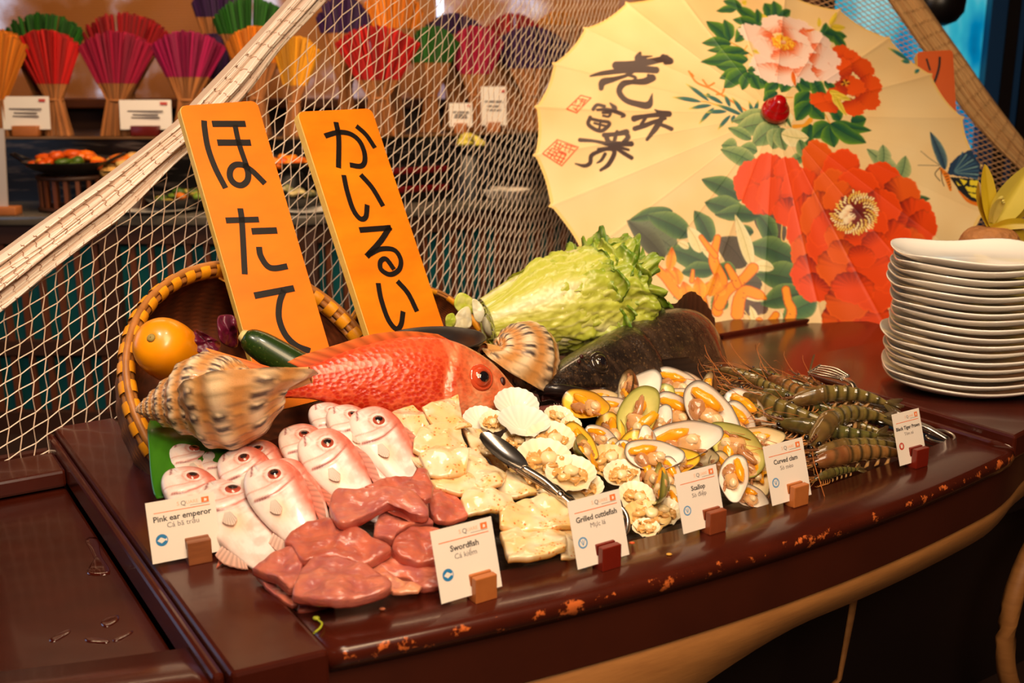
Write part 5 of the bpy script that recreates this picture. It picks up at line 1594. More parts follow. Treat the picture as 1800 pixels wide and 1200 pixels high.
# ---------------------------------------------------------------- the pink-and-silver fish
FL = 0.205
def ptop(u): return 0.046 * (math.sin(math.pi * min(1, (u * 1.02 + 0.0)) ** 0.56) ** 0.78 if u < .999 else 0) * 1.0 + 0.004 * (1 - u)
def pbot(u): return -0.037 * (math.sin(math.pi * min(1, u + 0.0) ** 0.60) ** 0.72 if u < .999 else 0) - 0.004
def pwid(u): return max(0.0025, 0.0165 * (math.sin(math.pi * min(1, u) ** 0.50) ** 0.75 if u < .999 else 0))
def pcol(info, P):
    u, h = info[..., 0], info[..., 1]
    z = P[..., 2]
    nzf = fbm(P.reshape(-1, 3), 60, 3).reshape(u.shape)
    c = cmix((240, 230, 226), (214, 108, 88), sstep(z + .006 * nzf, 0.016, 0.036))
    c = cmix(c, (226, 176, 166), np.clip(nzf * 1.4, 0, .5))
    c = cmix(c, (244, 224, 214), sstep(-z, 0.0, 0.03) * .7)
    c = cmix(c, (240, 192, 150), np.exp(-((u - .50) / .10) ** 2 - ((z + .008) / .014) ** 2) * .7)     # warm patch behind the fin
    # gill cover edge, cheek plates, mouth corner
    gx = 0.305 + 0.05 * np.cos((z + 0.005) / 0.05 * 2.2)
    c = cmix(c, (186, 96, 84), np.exp(-((u - gx) / .007) ** 2) * (np.abs(z) < 0.036) * .9)
    c = cmix(c, (96, 16, 26), np.exp(-((u - gx - .006) / .007) ** 2) * np.exp(-((z + .022) / .010) ** 2))
    c = cmix(c, (206, 140, 124), np.exp(-((u - gx + 0.085) / .006) ** 2) * (z < 0.012) * .8)
    c = cmix(c, (212, 120, 100), np.exp(-(np.hypot((u - .195) * .205, z - .012) - .0165) ** 2 / .0016 ** 2) * .6)
    c = cmix(c, (226, 140, 120), sstep(0.05 - u, 0, 0.05) * .6)
    c = cmix(c, (222, 118, 100), sstep(z, 0.0, 0.02) * sstep(0.16 - u, 0, .1) * .6)
    c = cmix(c, (120, 40, 44), np.exp(-((z + 0.007 + u * 0.10) / .0016) ** 2) * (u < .12) * .8)
    return c
def make_pink(label):
    t = thing('pink_fish', (0, 0, 0), label, 'fish', 'pink-eyed silver fish lying in rows')
    def bend(P):
        P = P.copy(); u = P[..., 0] / FL
        # gill cover stands a little proud, shallow groove behind it
        gx = 0.305 + 0.05 * np.cos((P[..., 2] + 0.005) / 0.05 * 2.2)
        P[..., 1] *= 1 + 0.13 * np.exp(-((u - gx + .03) / .03) ** 2) - 0.13 * np.exp(-((u - gx - .012) / .012) ** 2)
        return P
    make('body', fish_body(FL, ptop, pbot, pwid, pcol, mouth=(0.10, 0.0007, 0.0012, -0.006), wp=0.75, curve=bend, nu=120, nar=25), m_fishskin, t)
    for s_ in (-1, 1):
        eye_parts(t, (0.040, s_ * 0.0118, 0.0120), 0.0118, (-0.15, s_, 0.12), (200, 88, 66), m_eye, (26, 22, 26), (226, 128, 104))
        f = fin_fan((0.084, s_ * 0.0165, -0.008), (0.082, s_ * 0.0160, -0.015), [(0.104, s_ * 0.0190, -0.006), (0.112, s_ * 0.0180, -0.014), (0.106, s_ * 0.0168, -0.021), (0.098, s_ * 0.016, -0.024)], 0.0005, (250, 234, 222), (248, 222, 206), side=(0, 1, 0))
        make('pectoral_fin', f, m_fin, t)
    make('dorsal_fin', fin_fan((0.058, 0, 0.045), (0.158, 0, 0.030), [(0.068, 0, 0.052), (0.094, 0, 0.056), (0.124, 0, 0.051), (0.150, 0, 0.041), (0.166, 0, 0.032)], 0.0008, (226, 120, 96), (232, 160, 136)), m_fin, t)
    make('anal_fin', fin_fan((0.125, 0, -0.035), (0.168, 0, -0.020), [(0.136, 0, -0.048), (0.155, 0, -0.044), (0.172, 0, -0.030), (0.178, 0, -0.022)], 0.0008, (244, 206, 190), (240, 190, 170)), m_fin, t)
    make('tail_fin', fin_fan((0.198, 0, 0.006), (0.198, 0, -0.008), [(0.238, 0, 0.032), (0.228, 0, 0.012), (0.224, 0, -0.004), (0.228, 0, -0.018), (0.236, 0, -0.036)], 0.0008, (236, 160, 136), (230, 130, 104)), m_fin, t)
    return t
# snout pixel, pixel further down the body, lift above the heap, roll towards the eye side, scale, which one it is
PINK = [
    ((316, 780), (405, 905), 0.030, -14, 0.96, 'silver fish whose head is topmost at far left, beside the leaf'),
    ((372, 792), (450, 905), 0.016, -25, 0.92, 'red-eyed fish mostly hidden between the two leftmost heads and the next'),
    ((430, 783), (530, 905), 0.012, -12, 0.92, 'fish peeking out under the big shell, only back and eye showing'),
    ((558, 712), (655, 835), 0.016, -12, 0.92, 'fish at the back under the shell lip, mostly covered'),
    ((402, 796), (505, 925), 0.038, -6, 1.0, 'silver fish with a dark mouth line, in the middle of the left heads'),
    ((508, 752), (600, 880), 0.026, -12, 0.95, 'fish with a pink snout just left of the big centre one'),
    ((590, 716), (690, 850), 0.034, -12, 0.98, 'fish in the back row just left of the rightmost one'),
    ((308, 826), (404, 965), 0.034, -10, 1.06, 'silver fish lowest at left, its head right above the name card'),
    ((376, 850), (502, 1045), 0.022, -10, 1.30, 'fish half hidden behind the right edge of its name card'),
    ((474, 815), (590, 955), 0.034, -14, 1.0, 'fish whose eye and back show just behind the front one'),
    ((541, 764), (650, 895), 0.046, -4, 1.08, 'big silver fish in the centre row with a round red eye'),
    ((632, 722), (722, 848), 0.044, -2, 1.10, 'rightmost silver fish, next to the cuttlefish'),
    ((452, 818), (556, 975), 0.058, -3, 1.10, 'front silver fish with a red open gill slit, above the swordfish'),
]
pf = None
for (s0, s1, lift, roll, sc_, lab) in PINK:
    a_, b_ = S(*s0, lift), S(*s1, lift * 0.3 - 0.016)
    x = nrm(b_ - a_)
    up = nrm(pile_n(a_) * 0.75 + view_n(a_) * 0.55)
    y = -(up - x * (up @ x)); y = nrm(y)
    R = np.stack([x, y, np.cross(x, y)], 1)
    rr_ = math.radians(roll)
    sc_ *= 0.90
    R = R @ np.array([[1, 0, 0], [0, math.cos(rr_), -math.sin(rr_)], [0, math.sin(rr_), math.cos(rr_)]])
    M = Matrix([list(r) for r in R]).to_4x4() @ Matrix.Scale(sc_, 4)
    if pf is None:
        pf = make_pink(lab)
        M.translation = Vector(a_.tolist()); pf.matrix_world = M
    else:
        copy_thing(pf, a_, R, sc_, lab)

# ---------------------------------------------------------------- red fish
RL2 = 0.45
def place_fish(name, label, head, tail, dors_hint, L):
    """head/tail are world points; dors_hint the way its back points; visible side is local -y"""
    x = nrm(tail - head)
    z = nrm(dors_hint - x * (dors_hint @ x))
    y = np.cross(z, x)
    return thing(name, head, label, 'fish', R=np.stack([x, y, z], 1))
hp, tp = onb(906, 690, 0.50), onb(486, 676, 0.56)
RL2 = np.linalg.norm(tp - hp) * 0.97
tR = place_fish('red_fish', 'large red snapper-like fish with a big eye, lying across the middle', hp, tp, UP * 0.95 + B * 0.35, RL2)
def interp(xs, ys):
    xs, ys = np.array(xs), np.array(ys)
    pts = spline(np.stack([xs, ys], 1), 200)
    return lambda u: float(np.interp(u, pts[:, 0], pts[:, 1]))
k_ = RL2
rt = interp([0, .03, .10, .20, .32, .45, .60, .75, .88, 1.0], [.015 * k_, .045 * k_, .115 * k_, .175 * k_, .215 * k_, .222 * k_, .195 * k_, .145 * k_, .085 * k_, .05 * k_])
rb_ = interp([0, .03, .10, .20, .32, .45, .60, .75, .88, 1.0], [-.035 * k_, -.075 * k_, -.125 * k_, -.155 * k_, -.165 * k_, -.162 * k_, -.135 * k_, -.09 * k_, -.055 * k_, -.05 * k_])
rw = interp([0, .03, .10, .20, .32, .45, .60, .75, .88, 1.0], [.018 * k_, .035 * k_, .062 * k_, .08 * k_, .088 * k_, .086 * k_, .07 * k_, .045 * k_, .022 * k_, .010 * k_])
def rcol(info, P):
    u, h = info[..., 0], info[..., 1]; z = P[..., 2] / k_; m_ = info[..., 2]
    c = cmix((204, 64, 30), (186, 40, 18), sstep(-z, -0.16, 0.10))
    c = cmix(c, (214, 84, 46), sstep(z, 0.10, .21))
    c = cmix(c, (208, 110, 68), sstep(.34 - u, 0, .10))                                 # head paler
    c = cmix(c, (236, 150, 104), sstep(.30 - u, 0, .15) * sstep(-z, 0.02, .12))
    gx = .305 + .05 * np.cos((z + .02) * 9)
    c = cmix(c, (242, 168, 120), np.exp(-((u - gx) / .012) ** 2) * .8)
    c = cmix(c, (176, 52, 30), np.exp(-((u - gx + .05) / .006) ** 2 - ((z + .05) / .08) ** 2) * .6)
    c = cmix(c, (176, 52, 30), np.exp(-((u - gx + .085) / .005) ** 2 - ((z + .06) / .07) ** 2) * .5)
    c = cmix(c, (240, 160, 130), sstep(.035 - u, 0, .03) * .8)
    nz = fbm(P.reshape(-1, 3), 38, 2).reshape(u.shape)
    c = cmix(c, (240, 186, 140), np.clip(nz * 1.6 - .1, 0, .45) * sstep(.42 - u, 0, .1))
    c = c * (1 - .5 * (m_ == 0) * (u < .1))[..., None]
    return c
def rcurve(P):
    P = P.copy(); u = P[..., 0] / k_
    gx = .305 + .05 * np.cos((P[..., 2] / k_ + .02) * 9)
    P[..., 1] *= 1 + .10 * np.exp(-((u - gx + .03) / .03) ** 2) - .12 * np.exp(-((u - gx - .012) / .012) ** 2) + .03 * np.exp(-((u - gx + .07) / .012) ** 2)
    nz = fbm(P.reshape(-1, 3), 45, 9).reshape(u.shape)
    P[..., 1] *= 1 + .06 * nz * sstep(.34 - u, 0, .1)
    P[..., 1] += 0.03 * sstep(u, .6, 1.0) * k_ * .3
    return P
m_red = mat('red_fish_skin', attr=True, rough=0.3, coat=0.35, sss=0.05, nstretch=(0.72, 0.3, 1.0), bump=(140, 0.6, 0.0022), vor='dist', n2=(246, 128, 84), nscale=60, namt=0.4, thresh=(.55, .75))
nt = m_red.node_tree; N, L = nt.nodes, nt.links
vz = [n for n in N if n.type == 'TEX_VORONOI'][0]
mr = N.new('ShaderNodeMapRange'); mr.inputs[1].default_value = .42; mr.inputs[2].default_value = .62; mr.inputs[4].default_value = .32
L.new(vz.outputs['Distance'], mr.inputs[0])
pb = N['Principled BSDF']; old = pb.inputs['Base Color'].links[0].from_socket
mx = N.new('ShaderNodeMix'); mx.data_type = 'RGBA'; L.new(mr.outputs[0], mx.inputs[0]); L.new(old, mx.inputs[6]); mx.inputs[7].default_value = (*lin((250, 120, 70)), 1)
L.new(mx.outputs[2], pb.inputs['Base Color'])
make('body', fish_body(RL2, rt, rb_, rw, rcol, mouth=(.11, .004, .010, -.028 * k_), wp=1.0, curve=rcurve, nu=80, nar=17), m_red, tR)
eye_parts(tR, (.195 * k_, .0745 * k_, .050 * k_), .044 * k_, (-.12, 1, .10), (222, 84, 48), m_eye, (26, 24, 22), (206, 78, 44))
make('nostril', MB().ball((.085 * k_, .050 * k_, .040 * k_), (.006, .004, .009), (60, 16, 12)), mat('dark_nostril', (60, 16, 12), .4), tR)
make('dorsal_fin', fin_fan((.30 * k_, 0, .21 * k_), (.93 * k_, 0, .065 * k_), [(.36 * k_, 0.004, .232 * k_), (.5 * k_, 0.006, .236 * k_), (.65 * k_, 0.006, .215 * k_), (.8 * k_, .004, .165 * k_), (.93 * k_, 0, .12 * k_), (.99 * k_, 0, .09 * k_)], .0016, (214, 74, 30), (236, 130, 60)), m_fin, tR)
make('tail_fin', fin_fan((.985 * k_, 0, .05 * k_), (.985 * k_, 0, -.05 * k_), [(1.30 * k_, 0, .13 * k_), (1.24 * k_, 0.004, .06 * k_), (1.20 * k_, 0, 0), (1.22 * k_, .004, -.06 * k_), (1.28 * k_, 0, -.12 * k_)], .0018, (230, 96, 34), (246, 160, 80)), m_fin, tR)
make('pectoral_fin', fin_fan((.34 * k_, .092 * k_, -.055 * k_), (.33 * k_, .090 * k_, -.10 * k_), [(.46 * k_, .15 * k_, -.09 * k_), (.50 * k_, .155 * k_, -.125 * k_), (.47 * k_, .15 * k_, -.165 * k_), (.40 * k_, .135 * k_, -.175 * k_), (.35 * k_, .12 * k_, -.16 * k_)], .001, (246, 196, 160), (250, 212, 190)), m_fin, tR)
make('belly_fin', fin_fan((.50 * k_, .05 * k_, -.15 * k_), (.60 * k_, .03 * k_, -.13 * k_), [(.56 * k_, .10 * k_, -.20 * k_), (.66 * k_, .10 * k_, -.20 * k_), (.72 * k_, .07 * k_, -.16 * k_)], .0014, (240, 110, 50), (250, 160, 90)), m_fin, tR)

# ---------------------------------------------------------------- dark grouper
hp, tp = onb(948, 684, 0.60), onb(1325, 640, 0.80)
GLn = np.linalg.norm(tp - hp) * 1.02
tG = place_fish('dark_grouper', 'big dark brown grouper with an open mouth, lying behind the clams', hp, tp, UP * 0.93 + B * 0.40, GLn)
g = GLn
gt = interp([0, .04, .10, .18, .28, .40, .55, .68, .80, .90, 1.0], [.012 * g, .035 * g, .062 * g, .090 * g, .118 * g, .150 * g, .178 * g, .175 * g, .135 * g, .085 * g, .06 * g])
gb = interp([0, .04, .10, .18, .28, .40, .55, .68, .80, .90, 1.0], [-.030 * g, -.058 * g, -.085 * g, -.105 * g, -.125 * g, -.135 * g, -.135 * g, -.125 * g, -.10 * g, -.07 * g, -.055 * g])
gw = interp([0, .04, .10, .18, .28, .40, .55, .68, .80, .90, 1.0], [.028 * g, .045 * g, .060 * g, .075 * g, .088 * g, .095 * g, .092 * g, .075 * g, .045 * g, .024 * g, .012 * g])
def gcol(info, P):
    u, m_ = info[..., 0], info[..., 2]; z = P[..., 2] / g
    nz = fbm(P.reshape(-1, 3), 22, 4).reshape(u.shape); n2 = fbm(P.reshape(-1, 3), 80, 7).reshape(u.shape)
    c = cmix((40, 29, 22), (58, 42, 31), .5 + nz)
    c = cmix(c, (24, 17, 15), sstep(.34 - u, 0, .14) * .7)
    c = cmix(c, (150, 112, 74), sstep(u, .45, .8) * sstep(-z, -.10, .09) * (.45 + .6 * np.clip(n2 + .3, 0, 1)))
    c = cmix(c, (96, 70, 50), np.clip(n2 * 1.3 - .1, 0, .5))
    gx = .36 + .03 * np.cos((z + .03) * 12)
    c = cmix(c, (14, 9, 9), np.exp(-((u - gx) / .008) ** 2) * .8)
    c = np.where(((m_ == 0) & (u < .16))[..., None], np.array((70, 28, 26)), c)
    return c
def gcurve(P):
    P = P.copy(); u = P[..., 0] / g
    gx = .36 + .03 * np.cos((P[..., 2] / g + .03) * 12)
    P[..., 1] *= 1 + .10 * np.exp(-((u - gx + .03) / .03) ** 2) - .10 * np.exp(-((u - gx - .012) / .012) ** 2)
    # upper jaw plate ridge
    P[..., 1] += np.sign(P[..., 1]) * .006 * np.exp(-((P[..., 2] / g + .008 + u * .45) / .014) ** 2) * (u < .2) * sstep(.2 - u, 0, .05)
    # the tail end swings away and back up
    k = sstep(u, .62, 1.0)
    P[..., 1] += .10 * g * k ** 2
    return P
m_grp = mat('grouper_skin', attr=True, n2=(150, 112, 70), nscale=150, namt=.5, thresh=(.56, .72), rough=0.30, coat=0.55, bump=(210, 0.5, 0.0016), vor='dist', spec=0.6)
make('body', fish_body(GLn, gt, gb, gw, gcol, mouth=(.165, .018, .040, -.022 * g), wp=.78, curve=gcurve, nu=90, nar=17), m_grp, tG)
eye_parts(tG, (.165 * g, -.066 * g, .040 * g), .0225 * g, (-.15, -1, .15), (58, 46, 34), m_eye, (22, 20, 20), (44, 34, 28))
make('lip', MB().tube(spline([(.002 * g, .0, -.002 * g), (.012 * g, -.036 * g, -.008 * g), (.07 * g, -.058 * g, -.028 * g), (.135 * g, -.072 * g, -.055 * g), (.168 * g, -.078 * g, -.082 * g)], 24), np.linspace(.011, .014, 24) * g / .55, 8, flat=.7), mat('dark_lip', (36, 26, 24), .3, coat=.4), tG)
make('lower_lip', MB().tube(spline([(-.008 * g, 0, -.052 * g), (.004 * g, -.034 * g, -.056 * g), (.06 * g, -.054 * g, -.066 * g), (.13 * g, -.066 * g, -.078 * g)], 24), .010 * g / .55, 8, flat=.7), mat('pink_grey_lip', (120, 70, 62), .3, coat=.3), tG)
mb = MB()
for k in range(18):
    u = k / 17
    p_ = spline([(.004 * g, -.034 * g, -.048 * g), (.06 * g, -.052 * g, -.058 * g), (.12 * g, -.064 * g, -.070 * g)], 18)[k]
    mb.tube([p_, p_ + np.array([0, 0.001, .007])], [.0012, .0003], 4)
make('teeth', mb, mat('teeth', (220, 200, 180), .3), tG)
make('dorsal_fin', fin_fan((.36 * g, 0, .135 * g), (.88 * g, .05 * g, .095 * g), [(.40 * g, .0, .160 * g), (.46 * g, 0, .182 * g), (.54 * g, 0, .198 * g), (.60 * g, .005, .200 * g), (.66 * g, .01, .200 * g), (.74 * g, .02, .232 * g), (.82 * g, .04, .238 * g), (.90 * g, .055, .20 * g), (.94 * g, .065, .15 * g)], .0026, (46, 30, 22), (82, 56, 38)), m_fin, tG)
make('tail_fin', fin_fan((.97 * g, .10 * g, .062 * g), (.97 * g, .10 * g, -.055 * g), [(1.10 * g, .16 * g, .13 * g), (1.15 * g, .18 * g, .06 * g), (1.16 * g, .18 * g, 0), (1.14 * g, .18 * g, -.06 * g), (1.08 * g, .15 * g, -.10 * g)], .0024, (46, 30, 22), (30, 20, 16)), m_fin, tG)
make('pectoral_fin', fin_fan((.375 * g, -.088 * g, .03 * g), (.375 * g, -.090 * g, -.05 * g), [(.45 * g, -.125 * g, .025 * g), (.49 * g, -.13 * g, -.01 * g), (.49 * g, -.13 * g, -.05 * g), (.44 * g, -.12 * g, -.08 * g)], .002, (30, 20, 16), (66, 46, 34)), m_fin, tG)
for s_ in ((.118, .062), (.105, .050)):
    make('nostril', MB().ball((s_[0] * g, -.050 * g, s_[1] * g), (.005, .004, .005)), mat('dark_nostril', (60, 16, 12), .4), tG)

# ================================================================== SLICES: swordfish, cuttlefish
m_meat = mat('swordfish_meat', attr=True, rough=0.3, n2=(200, 116, 92), nscale=22, namt=.5, nstretch=(1, 2.6, 2.6), bump=(55, .5, .004), coat=.3, sss=.12)
def meat_cols(c1, c2, edge):
    def f(W, hh, nz):
        c = cmix(c1, c2, .5 + nz * 1.2)
        n2 = fbm(W, 70, 5)
        c = cmix(c, (150, 86, 104), np.clip(n2 * 1.2, 0, .35))
        return cmix(c, edge, (hh < .45) * .8)
    return f
s_ = lambda *p: [(420 + x / 4.285, 820 + y / 4.285) for x, y in p]
SW = [
    (s_((440, 1085), (480, 1040), (620, 1030), (720, 1045), (640, 1085), (470, 1110)), .010, .012, 'thin pink swordfish scrap at the very front corner'),
    (s_((120, 825), (200, 830), (300, 890), (390, 960), (450, 1060), (400, 1070), (330, 1030), (200, 930)), .008, .012, 'narrow swordfish strip along the left beam'),
    (s_((1440, 190), (1560, 190), (1700, 310), (1720, 390), (1600, 430), (1480, 430), (1430, 330)), .026, .018, 'dull swordfish slice at the back right, next to the cuttlefish'),
    (s_((950, 720), (1100, 680), (1300, 700), (1500, 740), (1570, 900), (1400, 945), (1270, 880), (1130, 850), (1030, 790)), .018, .020, 'flat swordfish slice at the lower right behind the Swordfish card'),
    (s_((945, 765), (1000, 735), (1050, 745), (1100, 805), (1200, 860), (1380, 925), (1350, 960), (1160, 975), (1090, 900), (1030, 840)), .024, .012, 'pale fatty swordfish sliver at the front'),
    (s_((1010, 565), (1030, 450), (1080, 360), (1180, 325), (1280, 330), (1360, 400), (1460, 470), (1300, 500), (1200, 545), (1150, 610), (1080, 590)), .028, .028, 'purplish swordfish chunk under the arched slice'),
    (s_((1145, 660), (1170, 580), (1280, 500), (1430, 480), (1560, 540), (1570, 720), (1400, 765), (1250, 740), (1190, 715)), .032, .026, 'brownish swordfish chunk beside the Swordfish card'),
    (s_((100, 800), (250, 700), (420, 635), (490, 680), (485, 780), (440, 950), (380, 960), (250, 870)), .026, .024, 'small swordfish chunk at the left against the beam'),
    (s_((340, 610), (420, 510), (560, 435), (700, 425), (900, 505), (1050, 600), (1140, 650), (1130, 700), (950, 770), (740, 745), (560, 745), (480, 750), (400, 640)), .036, .026, 'large purplish swordfish slice in the middle left with red streaks'),
    (s_((430, 900), (470, 800), (580, 715), (760, 735), (940, 790), (1080, 860), (1150, 930), (1100, 990), (900, 1035), (650, 1065), (450, 1025), (400, 990)), .040, .026, 'thick front swordfish slab with a red cut edge'),
    (s_((940, 190), (1100, 110), (1330, 90), (1345, 45), (1410, 50), (1465, 180), (1445, 265), (1395, 290), (1330, 240), (1150, 240)), .060, .020, 'curled swordfish strip at the top, touching the cuttlefish'),
    (s_((680, 310), (730, 205), (900, 200), (1000, 200), (1250, 205), (1380, 290), (1430, 390), (1350, 405), (1200, 325), (1080, 350), (900, 440), (770, 480), (700, 400)), .058, .026, 'arched swordfish slice lying across the fish bodies'),
]
for k, (o_, lift, th_, lab) in enumerate(SW):
    pts = [S(x, y, lift) for x, y in o_]
    c = np.mean(pts, 0)
    c1, c2, ed = [((204, 106, 82), (172, 78, 64), (190, 60, 42)), ((176, 92, 88), (206, 118, 94), (182, 62, 46))][k % 2]
    if 'pale' in lab: c1, c2, ed = (232, 166, 124), (214, 134, 100), (226, 140, 100)
    n_ = nrm(pile_n(c) + .3 * view_n(c))
    o = make('swordfish_slice', puff(pts, th_ * .62, n_, k, meat_cols(c1, c2, ed), n=80, rings=18, rough_amp=.3, sharp=7, fscale=34, wave=.007, smooth=k % 3 != 1), m_meat, recenter=True)
    tag(o, lab, 'fish slice', 'swordfish slices')
m_cut = mat('cuttlefish_meat', attr=True, rough=0.2, coat=.6, sss=.12, bump=(30, .25, .004))
nt = m_cut.node_tree; N, L = nt.nodes, nt.links
p = N['Principled BSDF']
tc = N.new('ShaderNodeTexCoord'); v = N.new('ShaderNodeTexVoronoi'); v.inputs['Scale'].default_value = 150; v.inputs['Randomness'].default_value = 1.0
nz = N.new('ShaderNodeTexNoise'); nz.inputs['Scale'].default_value = 30; nz.inputs['Detail'].default_value = 5
L.new(tc.outputs['Object'], v.inputs['Vector']); L.new(tc.outputs['Object'], nz.inputs['Vector'])
mr = N.new('ShaderNodeMapRange'); mr.inputs[1].default_value = .36; mr.inputs[2].default_value = .20
L.new(v.outputs['Distance'], mr.inputs[0])
mr2 = N.new('ShaderNodeMapRange'); mr2.inputs[1].default_value = .50; mr2.inputs[2].default_value = .56
L.new(nz.outputs[0], mr2.inputs[0])
mu = N.new('ShaderNodeMath'); mu.operation = 'MULTIPLY'; L.new(mr.outputs[0], mu.inputs[0]); L.new(mr2.outputs[0], mu.inputs[1])
old = p.inputs['Base Color'].links[0].from_socket
mx = N.new('ShaderNodeMix'); mx.data_type = 'RGBA'; L.new(mu.outputs[0], mx.inputs[0]); L.new(old, mx.inputs[6]); mx.inputs[7].default_value = (*lin((206, 76, 18)), 1)
mr3 = N.new('ShaderNodeMapRange'); mr3.inputs[1].default_value = .50; mr3.inputs[2].default_value = .70; mr3.inputs[4].default_value = .75
L.new(nz.outputs[0], mr3.inputs[0])
mx2 = N.new('ShaderNodeMix'); mx2.data_type = 'RGBA'; L.new(mr3.outputs[0], mx2.inputs[0]); L.new(mx.outputs[2], mx2.inputs[6]); mx2.inputs[7].default_value = (*lin((240, 186, 84)), 1)
L.new(mx2.outputs[2], p.inputs['Base Color'])
def cutcol(W, hh, nz_):
    c = cmix((240, 224, 190), (234, 204, 148), .5 + nz_ * 1.4)
    return cmix(c, (226, 150, 56), np.clip((.7 - hh) * 1.6, 0, .85))
u_ = lambda *p: [(680 + x / 3.53, 680 + y / 3.53) for x, y in p]
CU = [
    (u_((130, 395), (180, 380), (240, 440), (275, 545), (215, 545), (150, 470)), .012, .012, 'narrow cuttlefish strip along the rightmost pink fish'),
    (u_((0, 190), (60, 135), (160, 115), (250, 190), (295, 260), (210, 300), (150, 390), (60, 340), (-10, 260)), .020, .016, 'square spiced cuttlefish piece at the upper left'),
    (u_((215, 140), (330, 85), (440, 72), (465, 200), (530, 260), (430, 280), (300, 260), (250, 210)), .038, .014, 'topmost spiced cuttlefish piece under the red fish head'),
    (u_((455, 250), (580, 260), (650, 320), (710, 420), (770, 520), (700, 540), (620, 450), (520, 380)), .020, .016, 'long cuttlefish strip beside the serving tongs'),
    (u_((690, 610), (740, 530), (830, 550), (890, 640), (930, 680), (800, 700), (690, 690)), .028, .020, 'cuttlefish chunk with red pepper flakes under the tongs'),
    (u_((870, 640), (1000, 630), (1150, 740), (1160, 810), (1050, 770), (960, 710)), .020, .018, 'smooth cuttlefish strip under the tong handles'),
    (u_((165, 335), (200, 275), (320, 250), (450, 265), (500, 370), (330, 400), (230, 420), (160, 395)), .034, .020, 'folded cuttlefish roll in the upper middle'),
    (u_((1030, 870), (1150, 870), (1210, 980), (1200, 1050), (1080, 1080), (1060, 960)), .018, .018, 'cuttlefish piece at the right beside the Grilled cuttlefish card'),
    (u_((255, 590), (340, 550), (500, 550), (650, 620), (610, 670), (450, 685), (300, 650)), .034, .022, 'cuttlefish slice just above the curled swordfish strip'),
    (u_((440, 410), (560, 385), (630, 480), (750, 540), (710, 630), (600, 660), (480, 570)), .038, .022, 'thick cuttlefish slice in the centre with red flakes'),
    (u_((195, 440), (300, 390), (440, 380), (505, 430), (495, 540), (400, 560), (265, 555)), .050, .020, 'white cuttlefish square in the middle left'),
    (u_((455, 710), (480, 650), (620, 650), (770, 690), (810, 770), (700, 785), (500, 800)), .032, .022, 'cuttlefish slice directly above the Swordfish card'),
    (u_((690, 775), (850, 715), (960, 690), (1090, 730), (1160, 800), (1160, 890), (1000, 900), (850, 890), (700, 880)), .034, .026, 'broad glossy cuttlefish slice left of the cuttlefish card'),
    (u_((700, 900), (850, 870), (1000, 880), (1110, 930), (1110, 1030), (900, 1090), (750, 1098)), .026, .030, 'front cuttlefish piece with a wet highlight between the two cards'),
]
for k, (o_, lift, th_, lab) in enumerate(CU):
    pts = [S(x, y, lift) for x, y in o_]
    c = np.mean(pts, 0)
    n_ = nrm(pile_n(c) + .3 * view_n(c))
    o = make('cuttlefish_piece', puff(pts, th_ * .42, n_, k + 40, cutcol, n=90, rings=16, rough_amp=.2, sharp=8, fscale=24, wave=.013, smooth=False), m_cut, recenter=True)
    tag(o, lab, 'cuttlefish', 'grilled cuttlefish pieces')

# ================================================================== SCALLOPS
m_sc = mat('scallop_shell', attr=True, rough=.4, bump=(60, .15, .001), coat=.15)
m_flesh = mat('shellfish_flesh', attr=True, rough=.25, coat=.45, sss=.1, bump=(70, .3, .002))
SR = 0.045
def fan_shell(inner, outer_c, ribs=19, concave=.30):
    """hinge at (0,-1); opens towards +z"""
    n, m_ = 76, 14
    an = np.linspace(-math.pi, math.pi, n, endpoint=False)
    out = []
    for a in an:
        r = 1.0
        d = abs(a)     # 0 at the far lip, pi at the hinge
        r = 1.0 - .30 * sstep(d, 1.5, math.pi) + .014 * math.cos(ribs * a) * (d < 2.4)
        x, y = math.sin(a) * r, math.cos(a) * r * .93
        if d > 2.35:                       # the ears beside the hinge
            x = math.sin(a) * .62; y = -.86 + .03 * math.cos(a * 9)
            x = math.copysign(min(.42, abs(x) + .1), x) if abs(math.sin(a)) > .05 else x
        out.append((x, y))
    out = np.array(out)
    mb = MB()
    for side in (0, 1):
        P = np.zeros((m_, n, 3)); C = np.zeros((m_, n, 3))
        for i in range(m_):
            s2 = i / (m_ - 1)
            hx, hy = 0, -.35 * (1 - s2)
            for j in range(n):
                x, y = out[j][0] * s2, out[j][1] * s2 - .45 * (1 - s2) * .6
                rb2 = math.cos(ribs * an[j]) * .013 * s2 * (abs(an[j]) < 2.4)
                z = -concave * (1 - s2 ** 2.0) + rb2 - (.03 if side else 0)
                P[i, j] = (x, y, z)
                if side == 0:
                    c = np.array(inner[0]) * (1 - s2 ** 3) + np.array(inner[1]) * s2 ** 3
                    c = c * (1 - .05 * (math.cos(ribs * an[j]) < 0) * s2)
                else:
                    c = np.array(outer_c) * (1 - .18 * (math.cos(ribs * an[j]) < 0)) * (.92 + .1 * math.sin(s2 * 22))
                C[i, j] = c
        mb.grid(P * SR, np.clip(C, 0, 255), cv=True, flip=bool(side) ^ True)
    return mb
